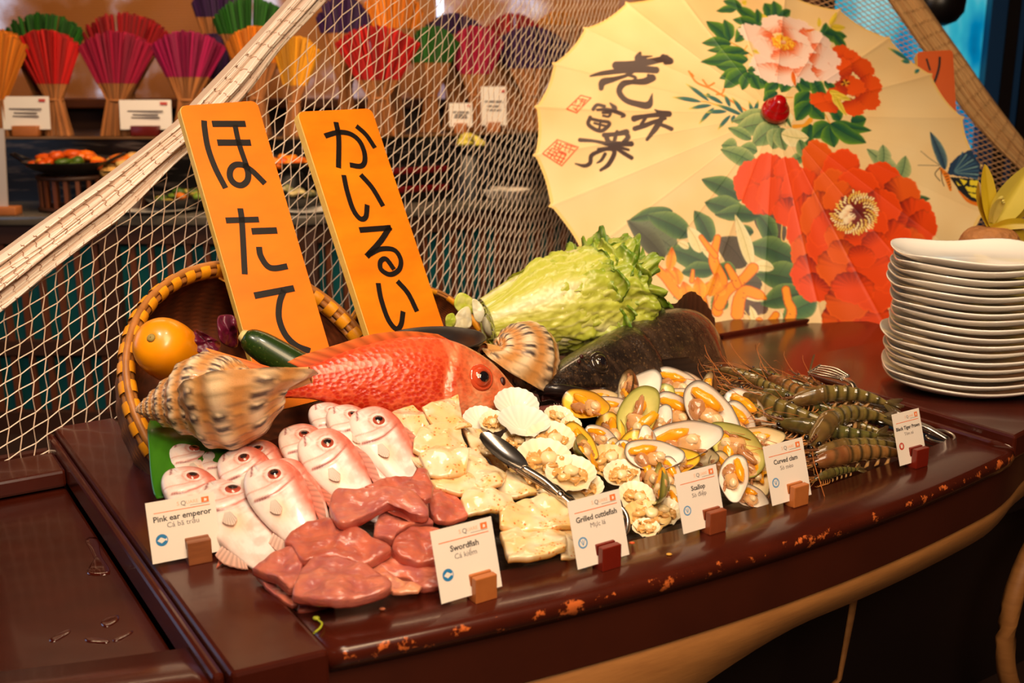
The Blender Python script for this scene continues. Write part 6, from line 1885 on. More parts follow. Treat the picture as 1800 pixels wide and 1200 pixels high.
def frill(rad, n=90, c1=(226, 182, 116), c2=(214, 160, 86), z0=0.0, squash=.8, seed=0):
    mb = MB()
    rs2 = np.random.default_rng(seed)
    an = np.linspace(0, 2 * math.pi, n, endpoint=False)
    P = np.zeros((5, n, 3)); C = np.zeros((5, n, 3))
    for i in range(5):
        s2 = i / 4
        for j, a in enumerate(an):
            w = math.sin(a * 7 + 1.6 * math.sin(a * 3 + seed) + seed) * .17 * s2 + math.sin(a * 17 + seed) * .07 * s2
            r = rad * (.50 + .45 * s2 + .16 * math.sin(2 * a + seed) + .08 * math.sin(5 * a + 2 * seed) * s2)
            P[i, j] = (r * math.cos(a), r * math.sin(a) * squash, z0 + rad * (.18 * math.sin(math.pi * s2 * .8) + w))
            C[i, j] = np.array(c1) * (1 - s2) + np.array(c2) * s2
    mb.grid(P, C, cv=True)
    return mb
def scallop_flesh(seed):
    rz = random.Random(seed)
    mb = frill(SR * rz.uniform(.60, .72), seed=seed, z0=-SR * .12, squash=rz.uniform(.6, .85))
    mb.ball((SR * rz.uniform(-.1, .25), SR * rz.uniform(-.05, .2), SR * .02), (SR * .30, SR * .26, SR * .19), (246, 222, 170), 16, 10)
    mb.ball((-SR * rz.uniform(.2, .4), SR * rz.uniform(-.2, .1), -SR * .0), (SR * .28, SR * .15, SR * .14), (228, 180, 108), 14, 8)
    mb.ball((SR * rz.uniform(.1, .3), -SR * rz.uniform(.2, .35), -SR * .02), (SR * .26, SR * .10, SR * .11), (212, 158, 90), 14, 8)
    V = np.array(mb.v); V = V + fbm(V, 90, seed)[:, None] * .002; mb.v = V.tolist()
    return mb
def scallop(label, kind):
    t = thing('scallop', (0, 0, 0), label, 'scallop', 'scallops in their half shells')
    if kind == 'white':
        make('shell', fan_shell(((240, 230, 210), (242, 238, 228)), (230, 214, 178)), m_sc, t)
    elif kind.startswith('brown'):
        make('shell', fan_shell(((236, 206, 140), (226, 190, 120)), (206, 160, 92)), m_sc, t)
    else:
        make('shell', fan_shell(((246, 226, 176), (250, 240, 214)), (216, 172, 104)), m_sc, t)
    if kind != 'white':
        make('flesh', scallop_flesh({'flesh': 1, 'flesh2': 2, 'flesh3': 3, 'brown': 5, 'brown2': 8}[kind]), m_flesh, t)
    return t
# px, py, width px, kind, hinge direction in the picture (deg, 0 right, 90 down), facing lean, lift, label
q_ = lambda x, y: (820 + x / 3.75, 640 + y / 3.75)
SCAL = [
    (q_(90, 360), 56, 'white', 60, .35, .018, 'white scallop shell at the far left of the scallops, under the red fish jaw'),
    (q_(180, 375), 46, 'flesh', 80, .3, .026, 'small scallop with flesh at left of the big white shell'),
    (q_(610, 345), 50, 'flesh', 100, .35, .022, 'white-edged scallop right of the big white shell'),
    (q_(690, 395), 34, 'flesh', 100, .35, .022, 'little scallop at the right by the orange-lipped clam'),
    (q_(330, 262), 72, 'white', 95, .5, .024, 'white scallop shell just behind the big white one, near the grouper mouth'),
    (q_(345, 510), 56, 'flesh', 80, .4, .020, 'scallop with frilly flesh just right of the tong tips'),
    (q_(620, 570), 62, 'brown', 70, .5, .014, 'tan scallop half hidden between the two middle ones'),
    (q_(730, 620), 46, 'brown', 60, .5, .012, 'brownish scallop sunk under the long brown clam'),
    (q_(450, 715), 84, 'brown', 70, .55, .014, 'flat tan scallop shell under the tong blade'),
    (q_(555, 495), 80, 'flesh', 75, .45, .036, 'scallop with a dark thin rim below the big white shell'),
    (q_(940, 640), 72, 'brown', 50, .4, .022, 'tan upright scallop shell with frilly flesh right of centre'),
    (q_(770, 800), 66, 'flesh', 80, .5, .020, 'scallop just above the Grilled cuttlefish card'),
    (q_(510, 620), 90, 'flesh', 78, .45, .038, 'open scallop with two round muscles, right of the tong blade'),
    (q_(1030, 720), 62, 'flesh', 60, .45, .022, 'scallop with frilled flesh above the cuttlefish card corner'),
    (q_(690, 715), 82, 'flesh', 95, .5, .038, 'open scallop by the tong handles with ruffled flesh'),
    (q_(1120, 870), 60, 'flesh', 80, .45, .020, 'scallop between the cuttlefish and scallop cards, upper one'),
    (q_(1190, 1000), 74, 'brown', 90, .6, .014, 'edge-on scallop at the front between two cards'),
    (q_(1300, 965), 62, 'flesh', 75, .5, .018, 'scallop tucked beside the left edge of the Scallop card'),
    (q_(1185, 1075), 44, 'flesh', 85, .5, .010, 'frilly scallop lowest at the front, by the round tong handle'),
    (q_(380, 372), 84, 'white', 95, .62, .044, 'biggest white scallop shell, empty, on top of the scallop heap'),
]
protos = {}
for qi, (pq, wpx, kind, hd, lean, lift, lab) in enumerate(SCAL):
    kind = {'flesh': ('flesh', 'flesh2', 'flesh3')[qi % 3], 'brown': ('brown', 'brown2')[qi % 2], 'white': 'white'}[kind]
    jz = random.Random(qi)
    hd += jz.uniform(-35, 35) * (kind != 'white'); lean += jz.uniform(0, .25)
    c = S(*pq, lift)
    dep = np.linalg.norm(c - CV)
    sc_ = 1.12 * wpx * dep / FPX / (2 * SR)
    n_ = nrm(pile_n(c) * .55 + view_n(c) * (1 - lean) + UP * lean * .3)
    # hinge direction in the picture -> world
    r_ = math.radians(hd)
    e_ = S(pq[0] + 20 * math.cos(r_), pq[1] + 20 * math.sin(r_), lift)
    h = e_ - c; h = nrm(h - n_ * (h @ n_))
    y = -h
    R = np.stack([np.cross(y, n_), y, n_], 1)
    if kind not in protos:
        protos[kind] = t = scallop(lab, kind)
        M = Matrix([list(r) for r in R]).to_4x4() @ Matrix.Scale(sc_, 4); M.translation = Vector(c.tolist()); t.matrix_world = M
    else:
        copy_thing(protos[kind], c, R, sc_, lab)

# ================================================================== CURVED CLAMS
m_cl = mat('clam_shell', attr=True, rough=.3, coat=.3, n2=(120, 84, 40), nscale=24, namt=.12, thresh=(.55, .7))
CR = 0.045
def clam_shell(inner, lip, outer_c, depth=.36):
    """pointed hinge at +x; opens towards +z"""
    n, m_ = 64, 12
    an = np.linspace(0, 2 * math.pi, n, endpoint=False)
    c_, s2_ = np.cos(an), np.sin(an)
    x = c_ * 1.0
    half_ = .56 * np.sqrt(np.clip(1 - x ** 2, 0, 1)) ** .8 * (1 - .30 * sstep(x, .0, 1.0))
    y = np.sign(s2_) * half_ + .10 * x ** 2
    mb = MB()
    for side in (0, 1):
        P = np.zeros((m_, n, 3)); C = np.zeros((m_, n, 3))
        for i in range(m_):
            s3 = i / (m_ - 1)
            f = s3
            z = -depth * (1 - s3 ** 2.4) - (.035 if side else 0) * (1 if s3 < .99 else .4)
            P[i, :, 0] = x * f + .12 * (1 - f); P[i, :, 1] = y * f; P[i, :, 2] = z + .05 * np.sin(x * 2.0)
            if side == 0:
                c = cmix(inner[0], inner[1], np.full(n, s3 ** 1.5))
                c = cmix(c, lip, np.full(n, 1.0 if s3 > .95 else 0.0))
            else:
                c = cmix(outer_c[0], outer_c[1], .5 + .5 * np.sin(s3 * 24 + x)) * (1.0 if s3 < .94 else .5)
            C[i] = c
        mb.grid(P * CR, np.clip(C, 0, 255), cv=True, flip=(side == 0))
    return mb
def lump(mb, c, r, col, seed, rot=0, n=16, m_=10):
    k = len(mb.v)
    cr, sr = math.cos(rot), math.sin(rot)
    mb.ball(c, r, col, n, m_, R=np.array([[cr, -sr, 0], [sr, cr, 0], [0, 0, 1]]))
    V = np.array(mb.v[k:])
    V = V + (V - np.array(c)) * (fbm(V, 75, seed) * .35)[:, None]
    mb.v[k:] = V.tolist()
def clam(label, kind):
    t = thing('curved_clam', (0, 0, 0), label, 'clam', 'curved clams in their half shells')
    sh = {'yellow': (((250, 190, 30), (252, 206, 70)), (70, 44, 18), ((170, 130, 50), (206, 170, 90))),
          'white': (((246, 238, 220), (252, 248, 238)), (60, 44, 36), ((206, 176, 120), (226, 204, 150))),
          'green': (((236, 228, 150), (206, 206, 110)), (110, 110, 40), ((130, 130, 50), (166, 160, 80))),
          'brown': (((240, 226, 190), (236, 214, 160)), (44, 26, 14), ((96, 54, 20), (140, 86, 34)))}[kind]
    make('shell', clam_shell(*sh), m_cl, t)
    vk = {'yellow': 0, 'white': 1, 'green': 2, 'brown': 3}[kind]
    rv_ = random.Random(vk * 5 + 2)
    f = MB()
    dx = (.25, .05, .15, -.05)[vk]; dy = (.02, -.06, .08, .0)[vk]
    lump(f, (dx * CR, dy * CR, -.12 * CR), (.36 * CR, .28 * CR, .19 * CR), (220, 168, 110), 1 + vk, vk * .5)
    lump(f, ((dx - .40) * CR, (dy - .10) * CR, -.14 * CR), ((.44, .30, .50, .36)[vk] * CR, (.20, .24, .16, .22)[vk] * CR, .17 * CR), (190, 132, 84), 2 + vk, (.3, -.5, .1, .8)[vk])
    lump(f, ((dx + .12) * CR, (dy + .05) * CR, .00 * CR), (.17 * CR, .15 * CR, .11 * CR), (242, 208, 160), 3 + vk)
    for q in range(5):
        lump(f, ((dx - .5 + .22 * q) * CR, (dy + rv_.uniform(-.26, -.12)) * CR, -.06 * CR), (.15 * CR, .06 * CR, .06 * CR), (176, 116, 72), 7 + q + vk, rv_.uniform(-.8, .8), 10, 7)
    make('flesh', f, m_flesh, t)
    r = MB()
    lump(r, ((-.22, -.35, .10, -.2)[vk] * CR, (.14, .20, .24, .16)[vk] * CR, -.08 * CR), (.50 * CR, .17 * CR, .14 * CR), (246, 166, 26), 4 + vk, (-.25, .35, -.6, .1)[vk])
    lump(r, (-.40 * CR, .02 * CR, -.12 * CR), (.2 * CR, .12 * CR, .10 * CR), (240, 150, 30), 5)
    make('orange_roe', r, m_flesh, t)
    return t
q2_ = lambda x, y: (980 + x / 3.75, 640 + y / 3.75)
# px centre, length px, kind, direction of the pointed end (deg, 0 right, 90 down), lean towards the viewer 0..1, lift, label
CL = [
    (q2_(300, 225), 50, 'brown', 10, .5, .026, 'small clam behind the yellow-lined one, near the grouper jaw'),
    (q2_(800, 135), 76, 'white', 20, .5, .032, 'white-edged clam at the back, just below the grouper belly'),
    (q2_(880, 150), 60, 'white', 30, .4, .026, 'pale clam at the back right, partly covered'),
    (q2_(1230, 330), 96, 'white', 48, .35, .026, 'long white clam edge leaning at the right, next to the prawns'),
    (q2_(1190, 400), 80, 'white', 55, .4, .020, 'pale clam standing below the long white one at right'),
    (q2_(530, 205), 94, 'white', -25, .55, .042, 'white clam with a ragged brown underside in the upper middle'),
    (q2_(690, 230), 60, 'green', 100, .2, .046, 'greenish closed clam at the top centre'),
    (q2_(830, 225), 56, 'white', 10, .5, .040, 'white clam right of the greenish closed one'),
    (q2_(370, 300), 70, 'white', 20, .5, .040, 'dark-rimmed white clam right of the yellow-lined one'),
    (q2_(350, 430), 70, 'yellow', 60, .3, .024, 'yellowish clam on edge in the left middle'),
    (q2_(160, 590), 50, 'brown', 0, .3, .008, 'dark clam in the gap under the long tan one'),
    (q2_(1330, 490), 70, 'brown', 10, .4, .018, 'dark brown clam just left of the Curved clam card'),
    (q2_(1310, 730), 66, 'brown', 60, .4, .014, 'clam with orange flesh behind the left edge of the Curved clam card'),
    (q2_(1230, 610), 90, 'yellow', 25, .55, .030, 'orange-fleshed clam below the greenish one on the right'),
    (q2_(430, 590), 50, 'white', 80, .35, .026, 'dark-rimmed upright clam in the left centre'),
    (q2_(370, 570), 44, 'brown', 80, .3, .020, 'brown upright clam left of the dark-rimmed one'),
    (q2_(500, 560), 76, 'yellow', 100, .35, .034, 'pale yellow clam on edge beside the round white bowl-like one'),
    (q2_(660, 395), 66, 'white', -30, .5, .044, 'small square-looking white clam in the centre'),
    (q2_(800, 330), 84, 'white', 30, .5, .046, 'white clam with tan flesh in the upper centre'),
    (q2_(860, 430), 80, 'brown', 20, .2, .034, 'brown-backed clam under the two large white ones'),
    (q2_(590, 500), 46, 'white', -70, .5, .050, 'small round dark-rimmed clam at the centre'),
    (q2_(740, 640), 84, 'yellow', 5, .5, .040, 'orange-filled clam left of the Scallop card top'),
    (q2_(640, 600), 82, 'white', 10, .5, .052, 'white bowl-shaped clam in the lower centre'),
    (q2_(580, 720), 84, 'yellow', 50, .4, .026, 'orange clam above the plain brown one'),
    (q2_(730, 740), 66, 'white', 70, .5, .032, 'clam with orange flesh touching the Scallop card left edge'),
    (q2_(650, 800), 84, 'green', 60, -.4, .040, 'plain tan-brown clam back, lower centre'),
    (q2_(750, 910), 60, 'brown', 70, .3, .014, 'dark clam low at the left of the Scallop card'),
    (q2_(1270, 870), 60, 'white', 30, .3, .008, 'white clam scrap low at the right of the Scallop card'),
    (q2_(950, 250), 62, 'brown', 40, .4, .020, 'brown clam sunk behind the largest white one'),
    (q2_(740, 560), 60, 'yellow', 60, .4, .020, 'clam showing only an orange edge under the pointed white one'),
    (q2_(900, 600), 70, 'brown', 20, .4, .018, 'brown clam under the right end of the pointed white one'),
    (q2_(1060, 480), 66, 'white', 60, .4, .022, 'white clam between the largest one and the green-rimmed one'),
    (q2_(480, 650), 60, 'brown', 80, .4, .016, 'dark clam between the scallops and the orange clam'),
    (q2_(280, 480), 56, 'white', 30, .4, .018, 'pale clam behind the orange triangular one'),
    (q2_(1090, 700), 60, 'brown', 60, .4, .012, 'brown clam in the dark gap above the upright white one'),
    (q2_(830, 870), 56, 'yellow', 30, .4, .010, 'orange clam peeking at the top left corner of the Scallop card'),
    (q2_(150, 510), 66, 'yellow', 40, .55, .036, 'orange-yellow triangular clam at the left of the clams'),
    (q2_(210, 570), 92, 'green', 175, -.1, .036, 'long tan clam back under the orange triangular one'),
    (q2_(180, 265), 78, 'yellow', 25, .55, .050, 'yellow-lined clam at the far left of the clams, below the grouper mouth'),
    (q2_(520, 345), 96, 'green', 130, .55, .056, 'greenish-edged clam with an orange lobe, upper left centre'),
    (q2_(840, 500), 106, 'white', 8, .62, .066, 'big pointed white clam in the middle of the heap'),
    (q2_(1020, 330), 104, 'white', 32, .7, .066, 'largest white clam with an orange band, upper right'),
    (q2_(1180, 540), 100, 'green', -140, .62, .046, 'green-rimmed clam with a big tan body, right'),
    (q2_(1160, 750), 72, 'white', 100, .62, .030, 'white clam standing upright between the Scallop and Curved clam cards'),
    (q2_(445, 140), 86, 'brown', -40, -.5, .070, 'dark brown crescent clam at the top, in front of the grouper'),
    (q2_(975, 150), 74, 'brown', 65, -.3, .066, 'dark crescent clam with orange inside at the top right'),
]
protos = {}
for (pq, wpx, kind, hd, lean, lift, lab) in CL:
    c = S(*pq, lift)
    dep = np.linalg.norm(c - CV)
    sc_ = 1.28 * wpx * dep / FPX / (2 * CR)
    vn = view_n(c)
    r_ = math.radians(hd)
    e_ = S(pq[0] + 14 * math.cos(r_), pq[1] + 14 * math.sin(r_), lift)
    side = nrm(np.cross(vn, UP))
    if lean >= 0:
        n_ = nrm(vn * (.25 + lean) + UP * (.75 - lean * .6) + side * .12)
    else:
        n_ = nrm(side * (.9 if hd < 90 else -.9) * 1.0 + UP * (.5 + lean * .5) + vn * (.12))
    jr = random.Random(int(pq[0] * 7 + pq[1]))
    n_ = nrm(n_ + side * jr.uniform(-.35, .35) + UP * jr.uniform(-.2, .2))
    h = e_ - c; h = nrm(h - n_ * (h @ n_))
    R = np.stack([h, np.cross(n_, h), n_], 1)
    if kind not in protos:
        protos[kind] = t = clam(lab, kind)
        M = Matrix([list(r) for r in R]).to_4x4() @ Matrix.Scale(sc_, 4); M.translation = Vector(c.tolist()); t.matrix_world = M
    else:
        copy_thing(protos[kind], c, R, sc_, lab)
# ================================================================== BASKETS
m_wick = mat('wicker', attr=True, rough=.55, n2=(70, 34, 14), nscale=60, namt=.4)
m_cane = mat('cane_rim', attr=True, rough=.45, n2=(90, 50, 18), nscale=30, namt=.5, nstretch=(1, 1, 1))
m_bind = mat('yellow_binding', (240, 160, 18), .45, n2=(214, 120, 10), nscale=120, nstretch=(1, 1, 4))
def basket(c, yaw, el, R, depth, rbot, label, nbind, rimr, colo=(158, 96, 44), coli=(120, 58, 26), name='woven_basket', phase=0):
    n = np.array([math.sin(yaw) * math.cos(el), -math.cos(yaw) * math.cos(el), math.sin(el)])
    xr = nrm(np.cross(UP, n)); yr = np.cross(n, xr)
    t = thing(name, c, label, 'basket', R=np.stack([xr, yr, n], 1))
    ns, nr = 66, 22
    for nm, off, col, fl in (('woven_wall', 0.0, colo, False), ('woven_lining', -.006, coli, True)):  # lining colour is darker: shade inside the basket is painted in
        nu, nv = nr * 3, ns * 4
        P = np.zeros((nu, nv, 3)); C = np.zeros((nu, nv, 3))
        for i in range(nu):
            s_ = i / (nu - 1)
            if s_ < .72:
                q = s_ / .72; r = R + (rbot - R) * q ** 1.7; z = -depth * math.sin(q * math.pi / 2) ** .9
            else:
                q = (s_ - .72) / .28; r = rbot * (1 - q) + .002; z = -depth - .004 * q
            for j in range(nv):
                a = 2 * math.pi * j / nv
                w = math.sin(math.pi * (i / 3.0)) * math.cos(math.pi * (j / 4.0 + (i // 3 % 2)))
                rr_ = r + off + .0022 * w
                P[i, j] = (rr_ * math.cos(a), rr_ * math.sin(a), z)
                C[i, j] = np.array(col) * (.86 + .22 * w)
        make(nm, MB().grid(P, np.clip(C, 0, 255), cv=True, flip=fl), m_wick, t)
    for k in range(4):
        o_ = (k - 1.5) * rimr * .55
        pts = [((R + rimr * .3 * (1 if k % 2 else -1)) * math.cos(a), (R + rimr * .3 * (1 if k % 2 else -1)) * math.sin(a), o_) for a in np.linspace(0, 2 * math.pi, 73)]
        make('rim_cane', MB().tube(pts, rimr * .52, 7, (186, 118, 50)), m_cane, t)
    for k in range(nbind):
        a = phase + 2 * math.pi * k / nbind
        c0 = np.array([R * math.cos(a), R * math.sin(a), 0]); e = np.array([math.cos(a), math.sin(a), 0]); tt = np.array([-math.sin(a), math.cos(a), 0])
        mb = MB()
        G = []
        w = 2 * math.pi * R / nbind * .29
        for s_ in np.linspace(-w, w, 5):
            G.append([c0 + tt * s_ + (e * math.cos(b) * .98 + UP * math.sin(b) * 1.22) * rimr * (1.06 + .02 * math.cos(s_ / w * 3)) for b in np.linspace(0, 2 * math.pi, 13)[:-1]])
        mb.grid(G, (0, 0, 0), cv=True)
        make('binding', mb, m_bind, t)
    return t
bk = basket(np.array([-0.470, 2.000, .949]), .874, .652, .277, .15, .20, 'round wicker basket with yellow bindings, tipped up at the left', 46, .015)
make('loose_binding', MB().tube(spline([(0.02, .262, -.006), (.026, .252, -.004), (.032, .238, 0.0), (.044, .232, .004)], 12), np.linspace(.006, .002, 12), 6, flat=.3), m_bind, bk)
c2 = onb(738, 632, .93)
basket(c2, .55, .55, .175, .06, .13, 'flat brown bamboo basket behind the kairui board, only its right rim showing', 16, .007, (150, 84, 34), (126, 62, 24), 'bamboo_tray')
# the black pan between the boards and the second shell
c3 = onb(765, 604, .68)
t = thing('black_pan', c3, 'shallow black pan showing as a dark rim behind the red fish', 'pan')
make('pan_body', MB().lathe([(.001, -.03), (.06, -.028), (.085, -.01), (.098, .008), (.102, .012), (.098, .012), (.082, -.004), (.058, -.020), (.001, -.022)], 36), mat('pan_black', (30, 24, 22), .35), t)

# ================================================================== TRITON SHELLS
m_tri = mat('triton_shell', attr=True, rough=.38, coat=.2, n2=(120, 70, 34), nscale=40, namt=.25, thresh=(.55, .8), bump=(90, .35, .002))
def triton(label, apex, tip, roll, unit, dark=1.0, seed=0, name='triton_shell'):
    t = thing(name, apex, label, 'seashell', 'large spiral seashells')
    ax = nrm(np.array(tip) - apex)
    hint = view_n((np.array(tip) + apex) / 2)
    xx = nrm(hint - ax * (hint @ ax)); yy = np.cross(-ax, xx)
    M3 = np.stack([xx, yy, -ax], 1)          # local -z runs from the apex to the canal
    cr, sr = math.cos(roll), math.sin(roll)
    M3 = M3 @ np.array([[cr, -sr, 0], [sr, cr, 0], [0, 0, 1]])
    M = Matrix([list(r) for r in M3]).to_4x4() @ Matrix.Scale(unit, 4); M.translation = Vector(np.asarray(apex).tolist()); t.matrix_world = M
    W = 1.56; kk = math.log(W) / (2 * math.pi)
    T = 6.2
    nth, nph = 760, 72
    fph = lambda p: 1.5 * math.cos(p * 10)
    ths = np.linspace(-2 * math.pi * T, 0, nth)
    phs = np.linspace(0, 2 * math.pi, nph, endpoint=False)
    P = np.zeros((nth, nph, 3)); C = np.zeros((nth, nph, 3))
    rs2 = np.random.default_rng(seed)
    tab = rs2.random((16, 400))
    for i, th_ in enumerate(ths):
        s = math.exp(kk * th_)
        fl = sstep(th_, -.75, 0)
        fl = float(fl)
        rc, zc = .44 * s, -1.95 * s
        gr = .022 * math.sin(th_ * 15)                      # growth ridges
        var = .10 * math.exp(-(((th_ % (math.pi * 1.15)) - .3) / .14) ** 2) if th_ < -.8 else 0
        for j, ph in enumerate(phs):
            c_, s2 = math.cos(ph), math.sin(ph)
            cord = .040 * math.cos(ph * 10) * (1 + .5 * math.sin(th_ * 27 + fph(ph)))
            rad = .62 * (1 + .22 * fl + cord + gr * (.6 + cord * 8) + var)
            axl = (.80 if s2 > 0 else 1.02) * (1 + (.40 if s2 < 0 else .05) * fl + cord * .6 + gr)
            r = rc + rad * s * c_
            z = zc + axl * s * s2
            if s2 < 0:
                r = rc + rad * s * c_ * (1 - .35 * s2 * s2) - .12 * s * s2 * s2
            if fl > 0:
                r += .09 * fl * math.cos(ph * 7) * .35 * max(c_, 0)
            P[i, j] = (r * math.cos(th_), r * math.sin(th_), z)
            cordk = int((ph * 10 / (2 * math.pi)) + .5) % 10
            fcord = .5 + .5 * math.cos(ph * 10)
            f = th_ * 27 / (2 * math.pi) + .5 * fcord * .6
            cell = int(math.floor(f)); ff = f - cell
            rnd = tab[cordk, cell % 400]
            base = np.array((246, 220, 182)) * fcord + np.array((204, 136, 68)) * (1 - fcord)
            if rnd > .34 and .12 < ff < .62 and fcord > .30:
                k = math.sin((ff - .12) / .50 * math.pi) ** .4 * min(1, (fcord - .25) * 2) * dark
                base = base * (1 - k) + np.array((56, 42, 42)) * k
            elif ff > .80:
                base = base * .82
            base = base * (1 - fl) + (base * .75 + np.array((222, 160, 86)) * .25) * fl
            C[i, j] = base
    mb = MB().grid(P, np.clip(C, 0, 255), cv=True)
    # inside of the mouth
    n0 = 70
    Q = P[-n0:][::-1].copy()
    cen = Q.mean(1, keepdims=True)
    Q = cen + (Q - cen) * np.linspace(.985, .90, n0)[:, None, None]
    mb.grid(Q, (232, 150, 92), cv=True)
    make('shell_body', mb, m_tri, t)
    # the canal: a short open spout at the lower end
    zt = -1.95 - .98
    pts = spline([(.20, .02, zt + .55), (.16, .02, zt + .22), (.12, .02, zt - .02), (.10, .03, zt - .26)], 14)
    mc = MB().tube(pts, np.linspace(.24, .14, 14), 18, (226, 168, 98), cap=False)
    mc.tube(pts[6:], np.linspace(.13, .10, 8), 18, (196, 104, 60), cap=True)
    make('canal', mc, m_tri, t)
    return t
triton('big spiral seashell with dark crescent marks, lying in front of the tipped basket', onb(232, 722, .62), onb(552, 664, .44), math.radians(18), .097, 1.0, 1)
triton('smaller spiral seashell with dark brown scallop marks, behind the red fish head', onb(985, 656, .72), onb(772, 580, .61), math.radians(24), .088, 1.0, 4)

# ================================================================== VEGETABLES, LEAVES
t = thing('orange_squash', onb(268, 594, .70), 'smooth orange squash with a small stem scar, in the tipped basket', 'squash')
axd = nrm(onb(334, 642, .80) - onb(268, 594, .70))
R = frame(np.cross(axd, UP), z=axd)
t.matrix_world = Matrix([list(r) for r in R]).to_4x4(); t.location = onb(266, 594, .70).tolist()
prof = [(.001, 0), (.014, .000), (.032, .007), (.046, .024), (.052, .048), (.053, .08), (.048, .115), (.034, .145), (.014, .160), (.001, .163)]
mb = MB().lathe(spline(prof, 30), 36, (244, 160, 8))
make('flesh', mb, mat('squash_skin', (246, 156, 6), .32, n2=(226, 112, 6), nscale=9, coat=.25, bump=(80, .1, .001)), t)
make('stem_scar', MB().lathe([(.001, -.004), (.006, -.004), (.008, -.001), (.006, .002)], 10), mat('stem_scar', (150, 128, 60), .7), t)
a_, b_ = onb(428, 590, .70), onb(560, 668, .62)
R = frame(np.cross(nrm(b_ - a_), UP), z=nrm(b_ - a_))
t = thing('zucchini', a_, 'dark green speckled zucchini leaning on the three-kana board', 'zucchini', R=R)
Lz = np.linalg.norm(b_ - a_)
make('flesh', MB().lathe(spline([(.001, .002), (.012, .002), (.021, .012), (.0265, .035), (.029, .07), (.030, .11), (.029, Lz), (.001, Lz + .02)], 30), 30), mat('zucchini_skin', (30, 52, 12), .3, n2=(120, 136, 60), nscale=190, thresh=(.6, .68), coat=.3), t)
make('stem_end', MB().lathe([(.001, -.006), (.009, -.006), (.012, .0), (.013, .004)], 7), mat('pale_stem', (206, 186, 120), .6), t)
m_purp = mat('purple_leaf', (96, 16, 44), .4, n2=(60, 8, 30), nscale=20, bump=(50, .5, .004))
for pts, b__, lab in ((((335, 606), (342, 580), (352, 582), (372, 592), (388, 604), (380, 618), (350, 620)), .72, 'crumpled purple cabbage leaf beside the squash'), (((382, 560), (392, 553), (412, 556), (418, 580), (416, 610), (394, 606), (384, 590)), .74, 'purple cabbage leaf tucked left of the three-kana board')):
    P = [onb(x, y, b__ + .02 * math.sin(i * 2)) for i, (x, y) in enumerate(pts)]
    tag(make('cabbage_leaf', puff(P, .006, view_n(P[0]), 3, None, 40, 9, .5, 5, fscale=40, wave=.02), m_purp, recenter=True), lab, 'leaf')
m_leaf = mat('banana_leaf', (58, 122, 14), .35, n2=(34, 86, 10), nscale=3, nstretch=(14, 2, 2), coat=.2)
P = [S(x, y, l) for x, y, l in ((264, 733, .05), (315, 746, .045), (400, 785, .02), (480, 830, .005), (430, 850, 0.005), (340, 850, .01), (300, 868, .012), (272, 869, .012), (262, 800, .03))]
tag(make('banana_leaf', puff(P, .002, nrm(view_n(P[0]) + UP), 1, None, 50, 9, .2, 6, fscale=8, wave=.01), m_leaf, recenter=True), 'green banana leaf standing at the left between basket and pink fish', 'leaf')
# napa cabbage
m_nap = mat('napa_leaf', attr=True, rough=.38, bump=(60, .45, .003), transl=.15, coat=.15)
bs, tp_ = onb(856, 574, .88), onb(1128, 496, .80)
ax = nrm(tp_ - bs)
vw = view_n((bs + tp_) / 2)
zz = nrm(vw - ax * (vw @ ax)); yy = np.cross(zz, ax)
t = thing('napa_cabbage', bs, 'large yellow-green napa cabbage with crinkled leaves, lying before the parasol', 'cabbage', R=np.stack([ax, yy, zz], 1))
NL = np.linalg.norm(tp_ - bs)
LEAV = []     # azimuth (0 = towards the guest, + up), start radius, length, half width, tip curl, tip darkness, tip twist
for k in range(26):
    lay = k / 25.0
    LEAV.append((k * 2.399, .105 * (1.0 - .62 * lay) + .006, NL * (0.78 + .36 * lay + .06 * math.sin(k * 5)), 1.15 - .2 * lay, .012 + .030 * (math.sin(k * 3.1) * .5 + .5), .35 + .6 * (math.sin(k * 1.7) * .5 + .5)))
LEAV += [(.25, .118, NL * .82, 1.15, .030, .9), (-.75, .118, NL * .98, 1.2, .016, .25), (1.25, .116, NL * 1.02, 1.1, .020, .8), (-1.5, .112, NL * .92, 1.1, .02, .3), (.75, .110, NL * .94, 1.0, .026, 1.0)]
rs = np.random.default_rng(4)
